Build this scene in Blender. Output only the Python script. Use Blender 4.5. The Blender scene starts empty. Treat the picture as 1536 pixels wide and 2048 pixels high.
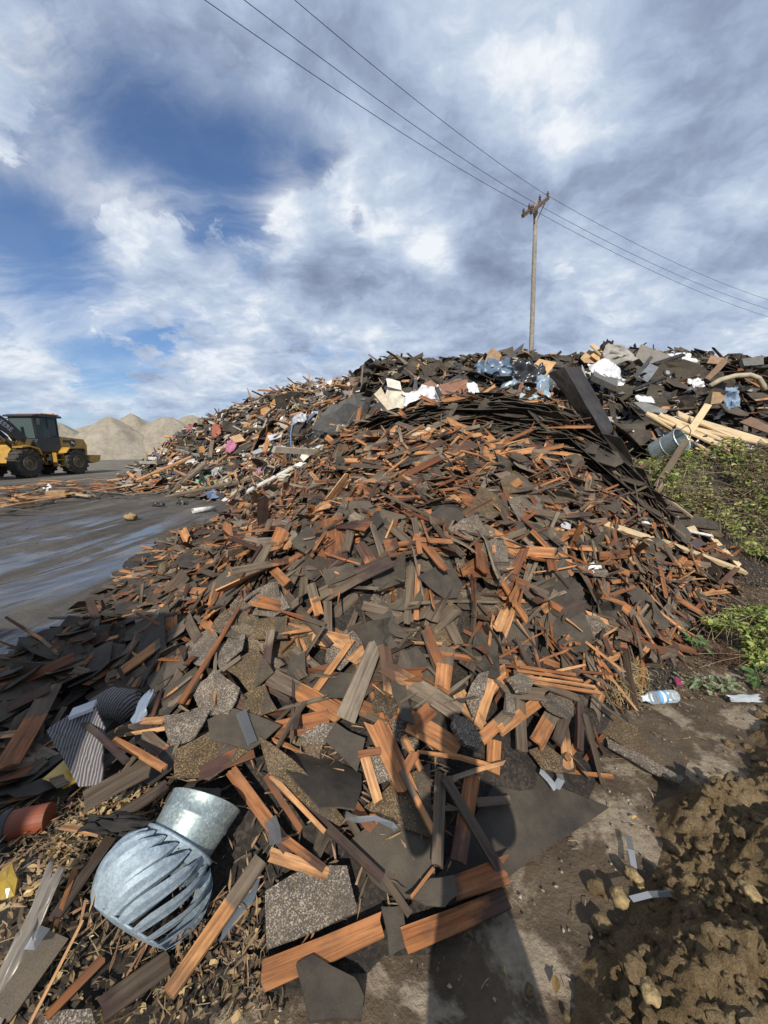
import bpy, bmesh, math, random
import numpy as np
from mathutils import Vector, Matrix, Euler

S = bpy.context.scene
COL = S.collection
R = math.radians

# ------------------------------------------------------------------ camera
CAM_H = 1.6
PITCH = R(9.5)
FPX = 769.0                       # focal length in photo pixels (2048 high)
cam = bpy.data.cameras.new('camera')
cam.sensor_fit = 'VERTICAL'
cam.sensor_height = 36.0
cam.lens = FPX / 2048.0 * 36.0
cam.clip_start = 0.02
cam.clip_end = 3000.0
camo = bpy.data.objects.new('camera', cam)
COL.objects.link(camo)
camo.location = (0, 0, CAM_H)
camo.rotation_euler = (R(90) - PITCH, 0, 0)
S.camera = camo

# ------------------------------------------------------------------ sun, view
SUN_EL = R(36.5)
SUN_AZ = R(4.0)                   # shadows run along +Y, this much towards +X
sun = bpy.data.lights.new('sun', 'SUN')
sun.energy = 5.0
sun.angle = R(0.5)
sun.color = (1.0, 0.93, 0.83)
suno = bpy.data.objects.new('sun', sun)
COL.objects.link(suno)
sd = Vector((math.sin(SUN_AZ) * math.cos(SUN_EL), math.cos(SUN_AZ) * math.cos(SUN_EL), -math.sin(SUN_EL)))
suno.rotation_euler = sd.to_track_quat('-Z', 'Y').to_euler()
suno.location = (-2, -20, 20)
S.view_settings.view_transform = 'Standard'
S.view_settings.look = 'None'
S.view_settings.exposure = 0.0
S.view_settings.gamma = 1.0
S.view_settings.use_curve_mapping = False
S.cycles.use_denoising = True
S.cycles.max_bounces = 6
S.cycles.transparent_max_bounces = 8

# ------------------------------------------------------------------ node helper
class NT:
    def __init__(s, tree):
        s.t = tree; s.n = tree.nodes; s.l = tree.links
    def node(s, typ, **kw):
        n = s.n.new(typ)
        for k, v in kw.items(): setattr(n, k, v)
        return n
    def put(s, sock, v):
        if v is None: return
        if isinstance(v, bpy.types.NodeSocket): s.l.new(v, sock)
        elif isinstance(v, (tuple, list)):
            d = sock.default_value
            if len(d) == 4 and len(v) == 3: v = (*v, 1.0)
            sock.default_value = v
        else: sock.default_value = v
    def math(s, op, a, b=None, c=None, clamp=False):
        n = s.node('ShaderNodeMath', operation=op, use_clamp=clamp)
        s.put(n.inputs[0], a); s.put(n.inputs[1], b); s.put(n.inputs[2], c)
        return n.outputs[0]
    def vmath(s, op, a, b=None, out=0):
        n = s.node('ShaderNodeVectorMath', operation=op)
        s.put(n.inputs[0], a); s.put(n.inputs[1], b)
        return n.outputs[out]
    def mix(s, f, a, b, mode='MIX'):
        n = s.node('ShaderNodeMix', data_type='RGBA', blend_type=mode, clamp_factor=True)
        s.put(n.inputs[0], f); s.put(n.inputs[6], a); s.put(n.inputs[7], b)
        return n.outputs[2]
    def rng(s, v, a, b, c=0.0, d=1.0, smooth=False):
        n = s.node('ShaderNodeMapRange', interpolation_type='SMOOTHSTEP' if smooth else 'LINEAR', clamp=True)
        s.put(n.inputs[0], v); s.put(n.inputs[1], a); s.put(n.inputs[2], b); s.put(n.inputs[3], c); s.put(n.inputs[4], d)
        return n.outputs[0]
    def noise(s, vec, scale, detail=3, rough=0.55, dist=0.0, out=0, lac=2.0):
        n = s.node('ShaderNodeTexNoise')
        s.put(n.inputs['Vector'], vec); n.inputs['Scale'].default_value = scale
        n.inputs['Detail'].default_value = detail; n.inputs['Roughness'].default_value = rough
        n.inputs['Distortion'].default_value = dist; n.inputs['Lacunarity'].default_value = lac
        return n.outputs[out]
    def vor(s, vec, scale, feat='F1', out='Distance'):
        n = s.node('ShaderNodeTexVoronoi', feature=feat)
        s.put(n.inputs['Vector'], vec); n.inputs['Scale'].default_value = scale
        return n.outputs[out]
    def map(s, vec, scale=(1, 1, 1), loc=(0, 0, 0), rot=(0, 0, 0)):
        n = s.node('ShaderNodeMapping')
        s.put(n.inputs[0], vec); n.inputs[1].default_value = loc; n.inputs[2].default_value = rot; n.inputs[3].default_value = scale
        return n.outputs[0]
    def sep(s, v):
        n = s.node('ShaderNodeSeparateXYZ'); s.put(n.inputs[0], v); return n.outputs
    def comb(s, x, y, z):
        n = s.node('ShaderNodeCombineXYZ'); s.put(n.inputs[0], x); s.put(n.inputs[1], y); s.put(n.inputs[2], z); return n.outputs[0]
    def ramp(s, f, stops, interp='LINEAR'):
        n = s.node('ShaderNodeValToRGB'); cr = n.color_ramp; cr.interpolation = interp
        while len(cr.elements) < len(stops): cr.elements.new(0.5)
        for e, (p, c) in zip(cr.elements, stops):
            e.position = p; e.color = (*c, 1.0) if len(c) == 3 else c
        s.put(n.inputs[0], f)
        return n.outputs[0]

# ------------------------------------------------------------------ pixel <-> space
CP, SP = math.cos(PITCH), math.sin(PITCH)
def ray(u, v):
    a = (u - 768.0) / FPX; b = (1024.0 - v) / FPX
    return np.array([a, CP + b * SP, b * CP - SP])
def P_y(u, v, Y):
    d = ray(u, v); t = Y / d[1]
    return (d[0] * t, Y, CAM_H + d[2] * t)
def P_z(u, v, z):
    d = ray(u, v); t = (z - CAM_H) / d[2]
    return (d[0] * t, d[1] * t, z)
def proj(p):
    p = np.asarray(p, float); x, y, z = p[..., 0], p[..., 1], p[..., 2] - CAM_H
    dep = y * CP - z * SP; up = y * SP + z * CP
    dep = np.where(dep < 0.02, 0.02, dep)
    return 768 + FPX * x / dep, 1024 - FPX * up / dep, dep

# ------------------------------------------------------------------ world
W = bpy.data.worlds.new('World'); S.world = W; W.use_nodes = True
wt = NT(W.node_tree); wt.n.clear()
sky = wt.node('ShaderNodeTexSky', sky_type='NISHITA')
sky.sun_disc = False
sky.sun_elevation = SUN_EL
sky.sun_rotation = R(180) + SUN_AZ
sky.air_density = 1.0; sky.dust_density = 0.6; sky.ozone_density = 1.6
tc = wt.node('ShaderNodeTexCoord')
D = wt.vmath('NORMALIZE', tc.outputs['Generated'])
dx, dy, dz = wt.sep(D)
zc = wt.math('ADD', wt.math('MAXIMUM', dz, 0.0), 0.32)
cp_ = wt.comb(wt.math('DIVIDE', dx, zc), wt.math('DIVIDE', dy, zc), 0.0)
def blob(u, v, deg):
    d = ray(u, v); d = d / np.linalg.norm(d)
    k = 1.0 / (1.0 - math.cos(R(deg)))
    dt = wt.vmath('DOT_PRODUCT', D, tuple(float(q) for q in d), out=1)
    return wt.math('EXPONENT', wt.math('MULTIPLY', wt.math('SUBTRACT', dt, 1.0), k))
def wsum(items):
    tot = None
    for (u, v, deg, w) in items:
        b = wt.math('MULTIPLY', blob(u, v, deg), w)
        tot = b if tot is None else wt.math('ADD', tot, b)
    return tot
# puffy layer
wp = wt.vmath('ADD', cp_, wt.vmath('MULTIPLY', wt.vmath('SUBTRACT', wt.noise(cp_, 2.2, 5, 0.6, out=1), (0.5, 0.5, 0.5)), (0.22, 0.22, 0.0)))
n1 = wt.noise(wt.map(wp, (1.0, 1.0, 1), (3.1, 1.7, 0.0)), 4.6, 13, 0.64)
# streaked high layer
st = wt.map(wp, (0.55, 1.7, 1), (0.4, 2.0, 4.0), (0, 0, R(-40)))
n2 = wt.noise(st, 2.0, 9, 0.60, 0.5)
gaps = wsum([(235, 215, 6.5, -0.22), (330, 280, 6.5, -0.22), (440, 285, 5.5, -0.20), (520, 345, 5, -0.24), (640, 325, 3.4, -0.34), (715, 440, 2.8, -0.34), (570, 285, 5, -0.15), (735, 300, 2.8, -0.3),
             (30, 525, 6, -0.30), (150, 555, 5, -0.26), (230, 705, 4.5, -0.20), (120, 700, 4, -0.16), (330, 700, 4, -.12), (1120, 548, 2.4, -0.42), (650, 690, 3, -0.14), (560, 600, 4, -0.14), (70, 330, 7, -.10), (420,560,4,-.08)])
adds = wsum([(950, 470, 16, 0.22), (1250, 250, 26, 0.26), (1000, 100, 18, 0.20), (560, 390, 4.0, 0.16), (640, 420, 3.5, .14), (100, 90, 10, 0.16), (300, 470, 6, 0.14), (640, 560, 7, 0.16), (400, 90, 9, 0.10), (60, 420, 5, .06), (1300, 620, 14, .15), (420, 640, 6, .08), (100, 620, 5, .10), (700,200,8,.12), (200, 630, 5, .20), (60, 740, 5, .22), (350, 760, 6, .18), (560, 650, 5, .18), (250, 480, 5, .12)])
cov = wt.math('ADD', gaps, adds)
dens1 = wt.rng(wt.math('ADD', wt.math('MULTIPLY', n1, 1.25), cov), 0.62, 0.74, smooth=True)
dens2 = wt.rng(wt.math('ADD', n2, wt.math('MULTIPLY', cov, 0.75)), 0.27, 0.70, 0.06, 0.95, smooth=True)
dens = wt.math('SUBTRACT', 1.0, wt.math('MULTIPLY', wt.math('SUBTRACT', 1.0, dens1), wt.math('SUBTRACT', 1.0, dens2)))
# shade inside clouds: thick parts are grey, edges bright
n3 = wt.noise(wt.map(wp, (1, 1.2, 1), (8.3, 0.4, 2.0)), 3.4, 11, 0.60, 0.1)
n4 = wt.noise(wt.map(wp, (1, 1.1, 1), (1.3, 5.4, 7.0)), 8.5, 9, 0.60, 0.1)
shade = wsum([(960, 470, 5, -0.16), (820, 590, 5, -0.20), (1000, 545, 5, -0.08), (1320, 190, 7, -0.15), (1420, 560, 8, -0.08), (690, 560, 4, -0.12), (880, 350, 5, -.06),
              (300, 130, 7, -0.14), (470, 130, 7, -0.10), (1480, 60, 8, -0.10), (870, 505, 3.0, 0.26), (1130, 265, 3.5, 0.20), (560, 390, 4, 0.20), (1100, 690, 6, -.05), (1350, 640, 5, -.10),
              (700, 390, 4, 0.14), (1250, 630, 3, 0.18), (1390, 605, 3.5, 0.16), (1500, 400, 5, 0.10), (250, 450, 5, 0.14), (780, 670, 5, 0.12), (90, 130, 8, 0.05), (1000, 200, 8, 0.06), (410, 505, 2.4, -0.26), (515, 540, 2.2, -0.22), (620, 570, 2.2, -0.2), (100, 660, 6, .12), (400, 640, 6, .10)])
sh = wt.math('ADD', wt.math('ADD', wt.math('MULTIPLY', n3, 1.12), wt.math('MULTIPLY', n4, 0.50)), wt.math('ADD', shade, -0.20))
sh = wt.math('ADD', sh, wt.math('MULTIPLY', wt.math('SUBTRACT', 1.0, dens1), 0.13))
ccol = wt.ramp(wt.rng(sh, 0.20, 0.86), [(0.0, (0.20, 0.245, 0.37)), (0.30, (0.30, 0.365, 0.51)), (0.52, (0.41, 0.50, 0.665)), (0.76, (0.57, 0.66, 0.80)), (1.0, (0.88, 0.92, 0.97))])
SKY_STR = 0.10
cl = wt.mix(1.0, ccol, (1 / SKY_STR,) * 3, 'MULTIPLY')
hz = wt.math('EXPONENT', wt.math('MULTIPLY', wt.math('MAXIMUM', dz, 0.0), -8.0))
skyc = wt.mix(1.0, sky.outputs[0], (0.58, 0.82, 1.12), 'MULTIPLY')
base = wt.mix(dens, skyc, cl)
base = wt.mix(wt.math('MULTIPLY', hz, 0.45), base, (4.2, 5.2, 6.8))
bg = wt.node('ShaderNodeBackground'); wt.put(bg.inputs[0], base); bg.inputs[1].default_value = SKY_STR
wo = wt.node('ShaderNodeOutputWorld'); wt.l.new(bg.outputs[0], wo.inputs[0])

# ------------------------------------------------------------------ numpy noise
def _hash(ix, iy, seed):
    h = (ix.astype(np.int64) * 374761393 + iy.astype(np.int64) * 668265263 + seed * 1442695041) & 0x7fffffff
    h = ((h ^ (h >> 13)) * 1274126177) & 0x7fffffff
    return ((h ^ (h >> 16)) & 0xffff) / 65535.0
def vnoise(x, y, seed=0):
    x = np.asarray(x, float); y = np.asarray(y, float)
    ix = np.floor(x); iy = np.floor(y); fx = x - ix; fy = y - iy
    fx = fx * fx * (3 - 2 * fx); fy = fy * fy * (3 - 2 * fy)
    a = _hash(ix, iy, seed); b = _hash(ix + 1, iy, seed); c = _hash(ix, iy + 1, seed); d = _hash(ix + 1, iy + 1, seed)
    return (a * (1 - fx) + b * fx) * (1 - fy) + (c * (1 - fx) + d * fx) * fy
def fbm(x, y, seed=0, octs=4, gain=0.5):
    s = 0; a = 1; n = 0
    for k in range(octs):
        s = s + a * vnoise(x * 2 ** k + 17.3 * k, y * 2 ** k - 9.1 * k, seed + k); n += a; a *= gain
    return s / n

# ------------------------------------------------------------------ mesh helpers
def tag(o, label=None, cat=None, group=None, kind=None):
    if label: o['label'] = label
    if cat: o['category'] = cat
    if group: o['group'] = group
    if kind: o['kind'] = kind
    return o
def link(o, parent=None):
    COL.objects.link(o)
    if parent is not None: o.parent = parent
    return o
def empty(name, loc=(0, 0, 0), rz=0.0, label=None, cat=None, group=None):
    o = bpy.data.objects.new(name, None); o.empty_display_size = 0.1
    o.location = loc; o.rotation_euler = (0, 0, rz); link(o)
    return tag(o, label, cat, group)
class Acc:
    """collects pieces: verts, faces, per vertex uv and rgba tone"""
    def __init__(s): s.V = []; s.F = []; s.U = []; s.T = []; s.n = 0
    def add(s, V, F, U=None, T=None, M=None):
        V = np.asarray(V, float).reshape(-1, 3)
        if M is not None: V = V @ M[:3, :3].T + M[:3, 3]
        k = len(V)
        s.V.append(V); s.F.extend([tuple(i + s.n for i in f) for f in F])
        s.U.append(np.zeros((k, 2)) if U is None else np.asarray(U, float))
        if T is None: T = np.array([[0.5, 0.5, 0.5, 1.0]] * k)
        T = np.asarray(T, float)
        if T.ndim == 1: T = np.repeat(T[None, :], k, 0)
        s.T.append(T); s.n += k
    def mesh(s, name, mat, smooth=False):
        me = bpy.data.meshes.new(name)
        V = np.concatenate(s.V); U = np.concatenate(s.U); T = np.concatenate(s.T)
        me.from_pydata(V.tolist(), [], s.F)
        li = np.empty(len(me.loops), np.int32); me.loops.foreach_get('vertex_index', li)
        uv = me.uv_layers.new(name='UVMap'); uv.data.foreach_set('uv', U[li].astype(np.float32).ravel())
        at = me.color_attributes.new('tone', 'FLOAT_COLOR', 'POINT'); at.data.foreach_set('color', T.astype(np.float32).ravel())
        for m in (mat if isinstance(mat, (list, tuple)) else [mat]): me.materials.append(m)
        if smooth: me.polygons.foreach_set('use_smooth', [True] * len(me.polygons))
        me.update()
        return me
    def obj(s, name, mat, parent=None, smooth=False, M=None):
        o = bpy.data.objects.new(name, s.mesh(name, mat, smooth)); link(o, parent)
        if M is not None: o.matrix_world = Matrix(M.tolist())
        return o
def box(sx, sy, sz, c=(0, 0, 0)):
    V = np.array([(x, y, z) for x in (-.5, .5) for y in (-.5, .5) for z in (-.5, .5)]) * (sx, sy, sz) + np.array(c)
    F = [(0, 1, 3, 2), (4, 6, 7, 5), (0, 4, 5, 1), (2, 3, 7, 6), (0, 2, 6, 4), (1, 5, 7, 3)]
    return V, F
def bevbox(sx, sy, sz, c=(0, 0, 0), b=0.02):
    bm = bmesh.new(); bmesh.ops.create_cube(bm, size=1.0)
    for v in bm.verts: v.co = Vector((v.co.x * sx, v.co.y * sy, v.co.z * sz))
    bmesh.ops.bevel(bm, geom=bm.edges[:], offset=b, segments=2, affect='EDGES', profile=0.5)
    bm.verts.index_update()
    V = np.array([v.co[:] for v in bm.verts]) + np.array(c); F = [tuple(v.index for v in f.verts) for f in bm.faces]
    bm.free(); return V, F
def prism(pts, y0, y1):
    """extrude a polygon in xz along y"""
    n = len(pts)
    V = [(x, y0, z) for x, z in pts] + [(x, y1, z) for x, z in pts]
    F = [tuple(range(n)), tuple(range(2 * n - 1, n - 1, -1))] + [(i, i + n, (i + 1) % n + n, (i + 1) % n) for i in range(n)]
    return np.array(V), F
def frame(d, up=(0, 0, 1)):
    d = Vector(d).normalized(); up = Vector(up)
    s_ = up.cross(d)
    if s_.length < 1e-4: s_ = Vector((1, 0, 0)).cross(d)
    s_.normalize(); n = d.cross(s_)
    return d, s_, n
def tube(pts, rad, n=8, caps=True, flat=1.0):
    pts = [Vector(p) for p in pts]; m = len(pts)
    if not isinstance(rad, (list, tuple)): rad = [rad] * m
    V = []; F = []; U = []
    L = 0.0
    for i, p in enumerate(pts):
        d = (pts[min(i + 1, m - 1)] - pts[max(i - 1, 0)])
        if i: L += (p - pts[i - 1]).length
        d, s_, nn = frame(d)
        for k in range(n):
            a = 2 * math.pi * k / n
            V.append(tuple(p + s_ * (math.cos(a) * rad[i]) + nn * (math.sin(a) * rad[i] * flat))); U.append((L, k / n * 6.28 * rad[i]))
    for i in range(m - 1):
        for k in range(n):
            F.append((i * n + k, i * n + (k + 1) % n, (i + 1) * n + (k + 1) % n, (i + 1) * n + k))
    if caps:
        F.append(tuple(range(n - 1, -1, -1))); F.append(tuple((m - 1) * n + k for k in range(n)))
    return np.array(V), F, np.array(U)
def lathe(prof, n=24, cap0=False, cap1=False):
    V = []; F = []; m = len(prof)
    for r, z in prof:
        for k in range(n):
            a = 2 * math.pi * k / n; V.append((r * math.cos(a), r * math.sin(a), z))
    for i in range(m - 1):
        for k in range(n):
            F.append((i * n + k, i * n + (k + 1) % n, (i + 1) * n + (k + 1) % n, (i + 1) * n + k))
    if cap0: F.append(tuple(range(n - 1, -1, -1)))
    if cap1: F.append(tuple((m - 1) * n + k for k in range(n)))
    return np.array(V), F
def mat4(x, y, z, p):
    M = np.eye(4); M[:3, 0] = x; M[:3, 1] = y; M[:3, 2] = z; M[:3, 3] = p
    return M
# ------------------------------------------------------------------ materials
def new_mat(name):
    m = bpy.data.materials.new(name); m.use_nodes = True
    t = NT(m.node_tree); b = t.n['Principled BSDF']
    return m, t, b
def attr(t):
    a = t.node('ShaderNodeAttribute', attribute_name='tone')
    s = t.node('ShaderNodeSeparateColor'); t.l.new(a.outputs['Color'], s.inputs[0])
    return s.outputs[0], s.outputs[1], s.outputs[2], a.outputs['Alpha'], a.outputs['Color']
def bump(t, b, h, strength, dist=0.01):
    n = t.node('ShaderNodeBump'); n.inputs['Strength'].default_value = strength; n.inputs['Distance'].default_value = dist
    t.put(n.inputs['Height'], h); t.l.new(n.outputs[0], b.inputs['Normal'])
def uvn(t): return t.node('ShaderNodeTexCoord').outputs['UV']
def objc(t): return t.node('ShaderNodeTexCoord').outputs['Object']
def wpos(t): return t.node('ShaderNodeNewGeometry').outputs['Position']
def dust(t, col, amt=0.35, c=(0.13, 0.10, 0.07), scale=6.0):
    n = t.noise(wpos(t), scale, 5, 0.65)
    return t.mix(t.math('MULTIPLY', t.rng(n, 0.42, 0.72), amt), col, c)

def m_wood():
    m, t, b = new_mat('cedar_wood')
    r, g, st, a, _ = attr(t)
    uv = uvn(t)
    gr = t.noise(t.map(uv, (3.0, 70.0, 1)), 1.0, 4, 0.6, 0.6)
    gr2 = t.noise(t.map(uv, (1.2, 16.0, 1)), 1.0, 4, 0.6, 1.2)
    blot = t.noise(t.map(uv, (7.0, 18.0, 1)), 1.0, 4, 0.6)
    fresh = t.ramp(r, [(0.0, (0.16, 0.062, 0.028)), (0.25, (0.28, 0.115, 0.045)), (0.5, (0.42, 0.185, 0.070)), (0.75, (0.55, 0.275, 0.112)), (1.0, (0.62, 0.37, 0.18))])
    fresh = t.mix(t.rng(gr2, 0.35, 0.7), fresh, t.mix(1.0, fresh, (0.62, 0.50, 0.42), 'MULTIPLY'))
    weath = t.ramp(t.math('ADD', t.math('MULTIPLY', r, 0.6), t.math('MULTIPLY', gr2, 0.45)), [(0.15, (0.055, 0.040, 0.029)), (0.5, (0.128, 0.096, 0.064)), (0.9, (0.25, 0.205, 0.15))])
    thr = t.math('ADD', g, t.math('MULTIPLY', t.math('SUBTRACT', blot, 0.5), 0.12))
    wm = t.rng(t.math('SUBTRACT', thr, a), -0.015, 0.015)
    col = t.mix(wm, fresh, weath)
    # dark weather stain creeping in from one end and in blotches
    e = t.math('ADD', a, t.math('MULTIPLY', t.math('SUBTRACT', blot, 0.5), 0.9))
    sm = t.rng(t.math('ADD', e, st), 0.95, 1.2)
    col = t.mix(t.math('MULTIPLY', sm, 0.88), col, (0.040, 0.023, 0.022))
    bl2 = t.rng(t.noise(t.map(uv, (5, 15, 1)), 1.0, 5, 0.65), 0.50, 0.68)
    col = t.mix(t.math('MULTIPLY', bl2, 0.62), col, (0.075, 0.04, 0.028))
    col = t.mix(1.0, col, t.ramp(gr, [(0.28, (0.42, 0.38, 0.36)), (0.58, (1.08, 1.08, 1.08))]), 'MULTIPLY')
    col = dust(t, col, 0.45, (0.085, 0.065, 0.048), 9.0)
    t.put(b.inputs['Base Color'], col); b.inputs['Roughness'].default_value = 0.75
    b.inputs['Specular IOR Level'].default_value = 0.25
    bump(t, b, gr, 0.55, 0.004)
    return m
def m_shingle():
    m, t, b = new_mat('asphalt_shingle')
    r, g, st, a, _ = attr(t)
    uv = uvn(t)
    n = t.noise(uv, 14.0, 5, 0.65)
    felt = t.ramp(t.math('ADD', t.math('MULTIPLY', r, 0.7), t.math('MULTIPLY', t.math('SUBTRACT', n, 0.5), 0.7)), [(0.0, (0.027, 0.024, 0.021)), (0.4, (0.060, 0.050, 0.038)), (0.75, (0.108, 0.087, 0.062)), (1.0, (0.155, 0.124, 0.086))])
    fine = t.noise(uv, 260.0, 2, 0.5)
    felt = t.mix(1.0, felt, t.ramp(fine, [(0.3, (0.72, 0.72, 0.72)), (0.7, (1.25, 1.25, 1.25))]), 'MULTIPLY')
    vc = t.vor(uv, 300.0, out='Color')
    vr = t.node('ShaderNodeSeparateColor'); t.l.new(vc, vr.inputs[0])
    patch = t.noise(uv, 9.0, 3, 0.6)
    k = t.math('ADD', vr.outputs[0], t.math('MULTIPLY', t.math('SUBTRACT', patch, 0.5), 0.9))
    gran = t.ramp(k, [(0.0, (0.06, 0.053, 0.047)), (0.4, (0.095, 0.080, 0.066)), (0.66, (0.145, 0.115, 0.085)), (0.84, (0.25, 0.20, 0.145)), (1.0, (0.38, 0.33, 0.265))])
    gran = t.mix(t.rng(r, 0.3, 0.7), gran, t.mix(1.0, gran, (0.72, 0.60, 0.42), 'MULTIPLY'))
    band = t.math('MULTIPLY', t.rng(t.math('ABSOLUTE', t.math('SUBTRACT', a, st)), 0.10, 0.13, 1.0, 0.0), 0.6)
    gran = t.mix(band, gran, (0.05, 0.045, 0.04))
    col = t.mix(t.rng(g, 0.45, 0.55), felt, gran)
    col = dust(t, col, 0.50, (0.13, 0.102, 0.070), 4.0)
    t.put(b.inputs['Base Color'], col)
    t.put(b.inputs['Roughness'], t.rng(g, 0.4, 0.6, 0.72, 0.9)); b.inputs['Specular IOR Level'].default_value = 0.25
    bump(t, b, t.mix(t.rng(g, 0.45, 0.55), n, vr.outputs[0]), 0.5, 0.004)
    return m
def m_paint(name='painted_scrap', rough=0.6, dirt=0.45, metal=0.0, spec=0.4):
    """base colour comes from the piece itself"""
    m, t, b = new_mat(name)
    *_, c = attr(t)
    col = dust(t, c, dirt, (0.12, 0.095, 0.07), 7.0)
    n = t.noise(objc(t), 9.0, 4, 0.6)
    col = t.mix(1.0, col, t.ramp(n, [(0.3, (0.75, 0.75, 0.75)), (0.7, (1.08, 1.08, 1.08))]), 'MULTIPLY')
    t.put(b.inputs['Base Color'], col); b.inputs['Roughness'].default_value = rough; b.inputs['Metallic'].default_value = metal
    b.inputs['Specular IOR Level'].default_value = spec
    bump(t, b, n, 0.25, 0.01)
    return m
def m_lumber():
    m, t, b = new_mat('pale_lumber')
    r, g, st, a, _ = attr(t); uv = uvn(t)
    gr = t.noise(t.map(uv, (2.0, 45.0, 1)), 1.0, 4, 0.6, 0.8)
    col = t.ramp(t.math('ADD', t.math('MULTIPLY', r, 0.55), t.math('MULTIPLY', gr, 0.5)), [(0.15, (0.33, 0.21, 0.10)), (0.5, (0.55, 0.41, 0.23)), (0.9, (0.68, 0.56, 0.37))])
    kn = t.rng(t.vor(t.map(uv, (2.2, 9.0, 1)), 1.0), 0.05, 0.14)
    col = t.mix(kn, (0.22, 0.11, 0.05), col)
    col = dust(t, col, 0.3, (0.16, 0.12, 0.08), 5.0)
    t.put(b.inputs['Base Color'], col); b.inputs['Roughness'].default_value = 0.65; bump(t, b, gr, 0.3, 0.003)
    return m
def m_galv():
    m, t, b = new_mat('galvanised_steel')
    o = objc(t)
    v = t.vor(t.vmath('ADD', o, t.vmath('MULTIPLY', t.noise(o, 30, 3, 0.6, out=1), (0.02, 0.02, 0.02))), 130.0, out='Color')
    vs = t.node('ShaderNodeSeparateColor'); t.l.new(v, vs.inputs[0])
    cl = t.noise(o, 14.0, 5, 0.7)
    k = t.math('ADD', t.math('MULTIPLY', vs.outputs[0], 0.45), t.math('MULTIPLY', cl, 0.7))
    col = t.ramp(k, [(0.25, (0.20, 0.245, 0.245)), (0.62, (0.30, 0.36, 0.36)), (0.76, (0.38, 0.44, 0.44)), (0.90, (0.62, 0.67, 0.65))])
    dr = t.rng(t.noise(o, 11.0, 6, 0.7), 0.58, 0.70)
    col = t.mix(t.math('MULTIPLY', dr, 0.4), col, (0.16, 0.13, 0.10))
    t.put(b.inputs['Base Color'], col); b.inputs['Metallic'].default_value = 0.55
    t.put(b.inputs['Roughness'], t.rng(cl, 0.3, 0.7, 0.38, 0.6)); bump(t, b, cl, 0.12, 0.01)
    return m
def m_vane():
    m, t, b = new_mat('aged_vane_metal')
    o = objc(t)
    n = t.noise(t.map(o, (1, 1, 1)), 30.0, 5, 0.7); n2 = t.noise(o, 120.0, 3, 0.6)
    col = t.ramp(t.math('ADD', t.math('MULTIPLY', n, 0.7), t.math('MULTIPLY', n2, 0.3)), [(0.3, (0.17, 0.22, 0.265)), (0.5, (0.28, 0.35, 0.40)), (0.7, (0.41, 0.48, 0.54))])
    t.put(b.inputs['Base Color'], col); b.inputs['Metallic'].default_value = 0.35; b.inputs['Roughness'].default_value = 0.62
    bump(t, b, n2, 0.12, 0.003)
    return m
def m_plain(name, c, rough=0.6, metal=0.0, var=0.3, scale=8.0, dirt=0.25, spec=0.5, bmp=0.2, dcol=(0.12, 0.09, 0.06)):
    m, t, b = new_mat(name)
    o = objc(t); n = t.noise(o, scale, 5, 0.62)
    lo = tuple(x * (1 - var) for x in c); hi = tuple(min(1, x * (1 + var)) for x in c)
    col = t.ramp(n, [(0.3, lo), (0.7, hi)])
    if dirt: col = dust(t, col, dirt, dcol, 5.0)
    t.put(b.inputs['Base Color'], col); b.inputs['Roughness'].default_value = rough; b.inputs['Metallic'].default_value = metal
    b.inputs['Specular IOR Level'].default_value = spec
    if bmp: bump(t, b, n, bmp, 0.01)
    return m
def m_clear(name, c=(0.9, 0.95, 0.97), rough=0.05, mixf=0.75):
    m, t, b = new_mat(name)
    b.inputs['Base Color'].default_value = (*c, 1); b.inputs['Roughness'].default_value = rough; b.inputs['IOR'].default_value = 1.45; b.inputs['Specular IOR Level'].default_value = 0.3
    tr = t.node('ShaderNodeBsdfTransparent'); tr.inputs[0].default_value = (*c, 1)
    mx = t.node('ShaderNodeMixShader')
    fr = t.node('ShaderNodeFresnel'); fr.inputs[0].default_value = 1.45
    t.put(mx.inputs[0], t.rng(fr.outputs[0], 0.0, 1.0, mixf, 0.0))
    t.l.new(b.outputs[0], mx.inputs[1]); t.l.new(tr.outputs[0], mx.inputs[2])
    t.l.new(mx.outputs[0], t.n['Material Output'].inputs[0])
    return m
def m_leaf(name='leaf'):
    m, t, b = new_mat(name)
    *_, c = attr(t)
    n = t.noise(wpos(t), 25.0, 3, 0.6)
    col = t.mix(1.0, c, t.ramp(n, [(0.3, (0.7, 0.7, 0.7)), (0.7, (1.15, 1.15, 1.1))]), 'MULTIPLY')
    t.put(b.inputs['Base Color'], col); b.inputs['Roughness'].default_value = 0.5
    tl = t.node('ShaderNodeBsdfTranslucent'); t.put(tl.inputs[0], col)
    mx = t.node('ShaderNodeMixShader'); mx.inputs[0].default_value = 0.3
    t.l.new(b.outputs[0], mx.inputs[1]); t.l.new(tl.outputs[0], mx.inputs[2]); t.l.new(mx.outputs[0], t.n['Material Output'].inputs[0])
    return m
def m_soil():
    m, t, b = new_mat('clod_soil')
    p = wpos(t)
    n = t.noise(p, 9.0, 6, 0.75); f = t.noise(p, 140.0, 5, 0.75)
    k = t.math('ADD', t.math('MULTIPLY', n, 0.6), t.math('MULTIPLY', f, 0.4))
    col = t.ramp(k, [(0.33, (0.085, 0.058, 0.032)), (0.48, (0.215, 0.152, 0.082)), (0.60, (0.35, 0.262, 0.148)), (0.72, (0.52, 0.43, 0.28))])
    t.put(b.inputs['Base Color'], col); b.inputs['Roughness'].default_value = 0.95; b.inputs['Specular IOR Level'].default_value = 0.1
    bump(t, b, f, 1.0, 0.02)
    return m
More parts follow.
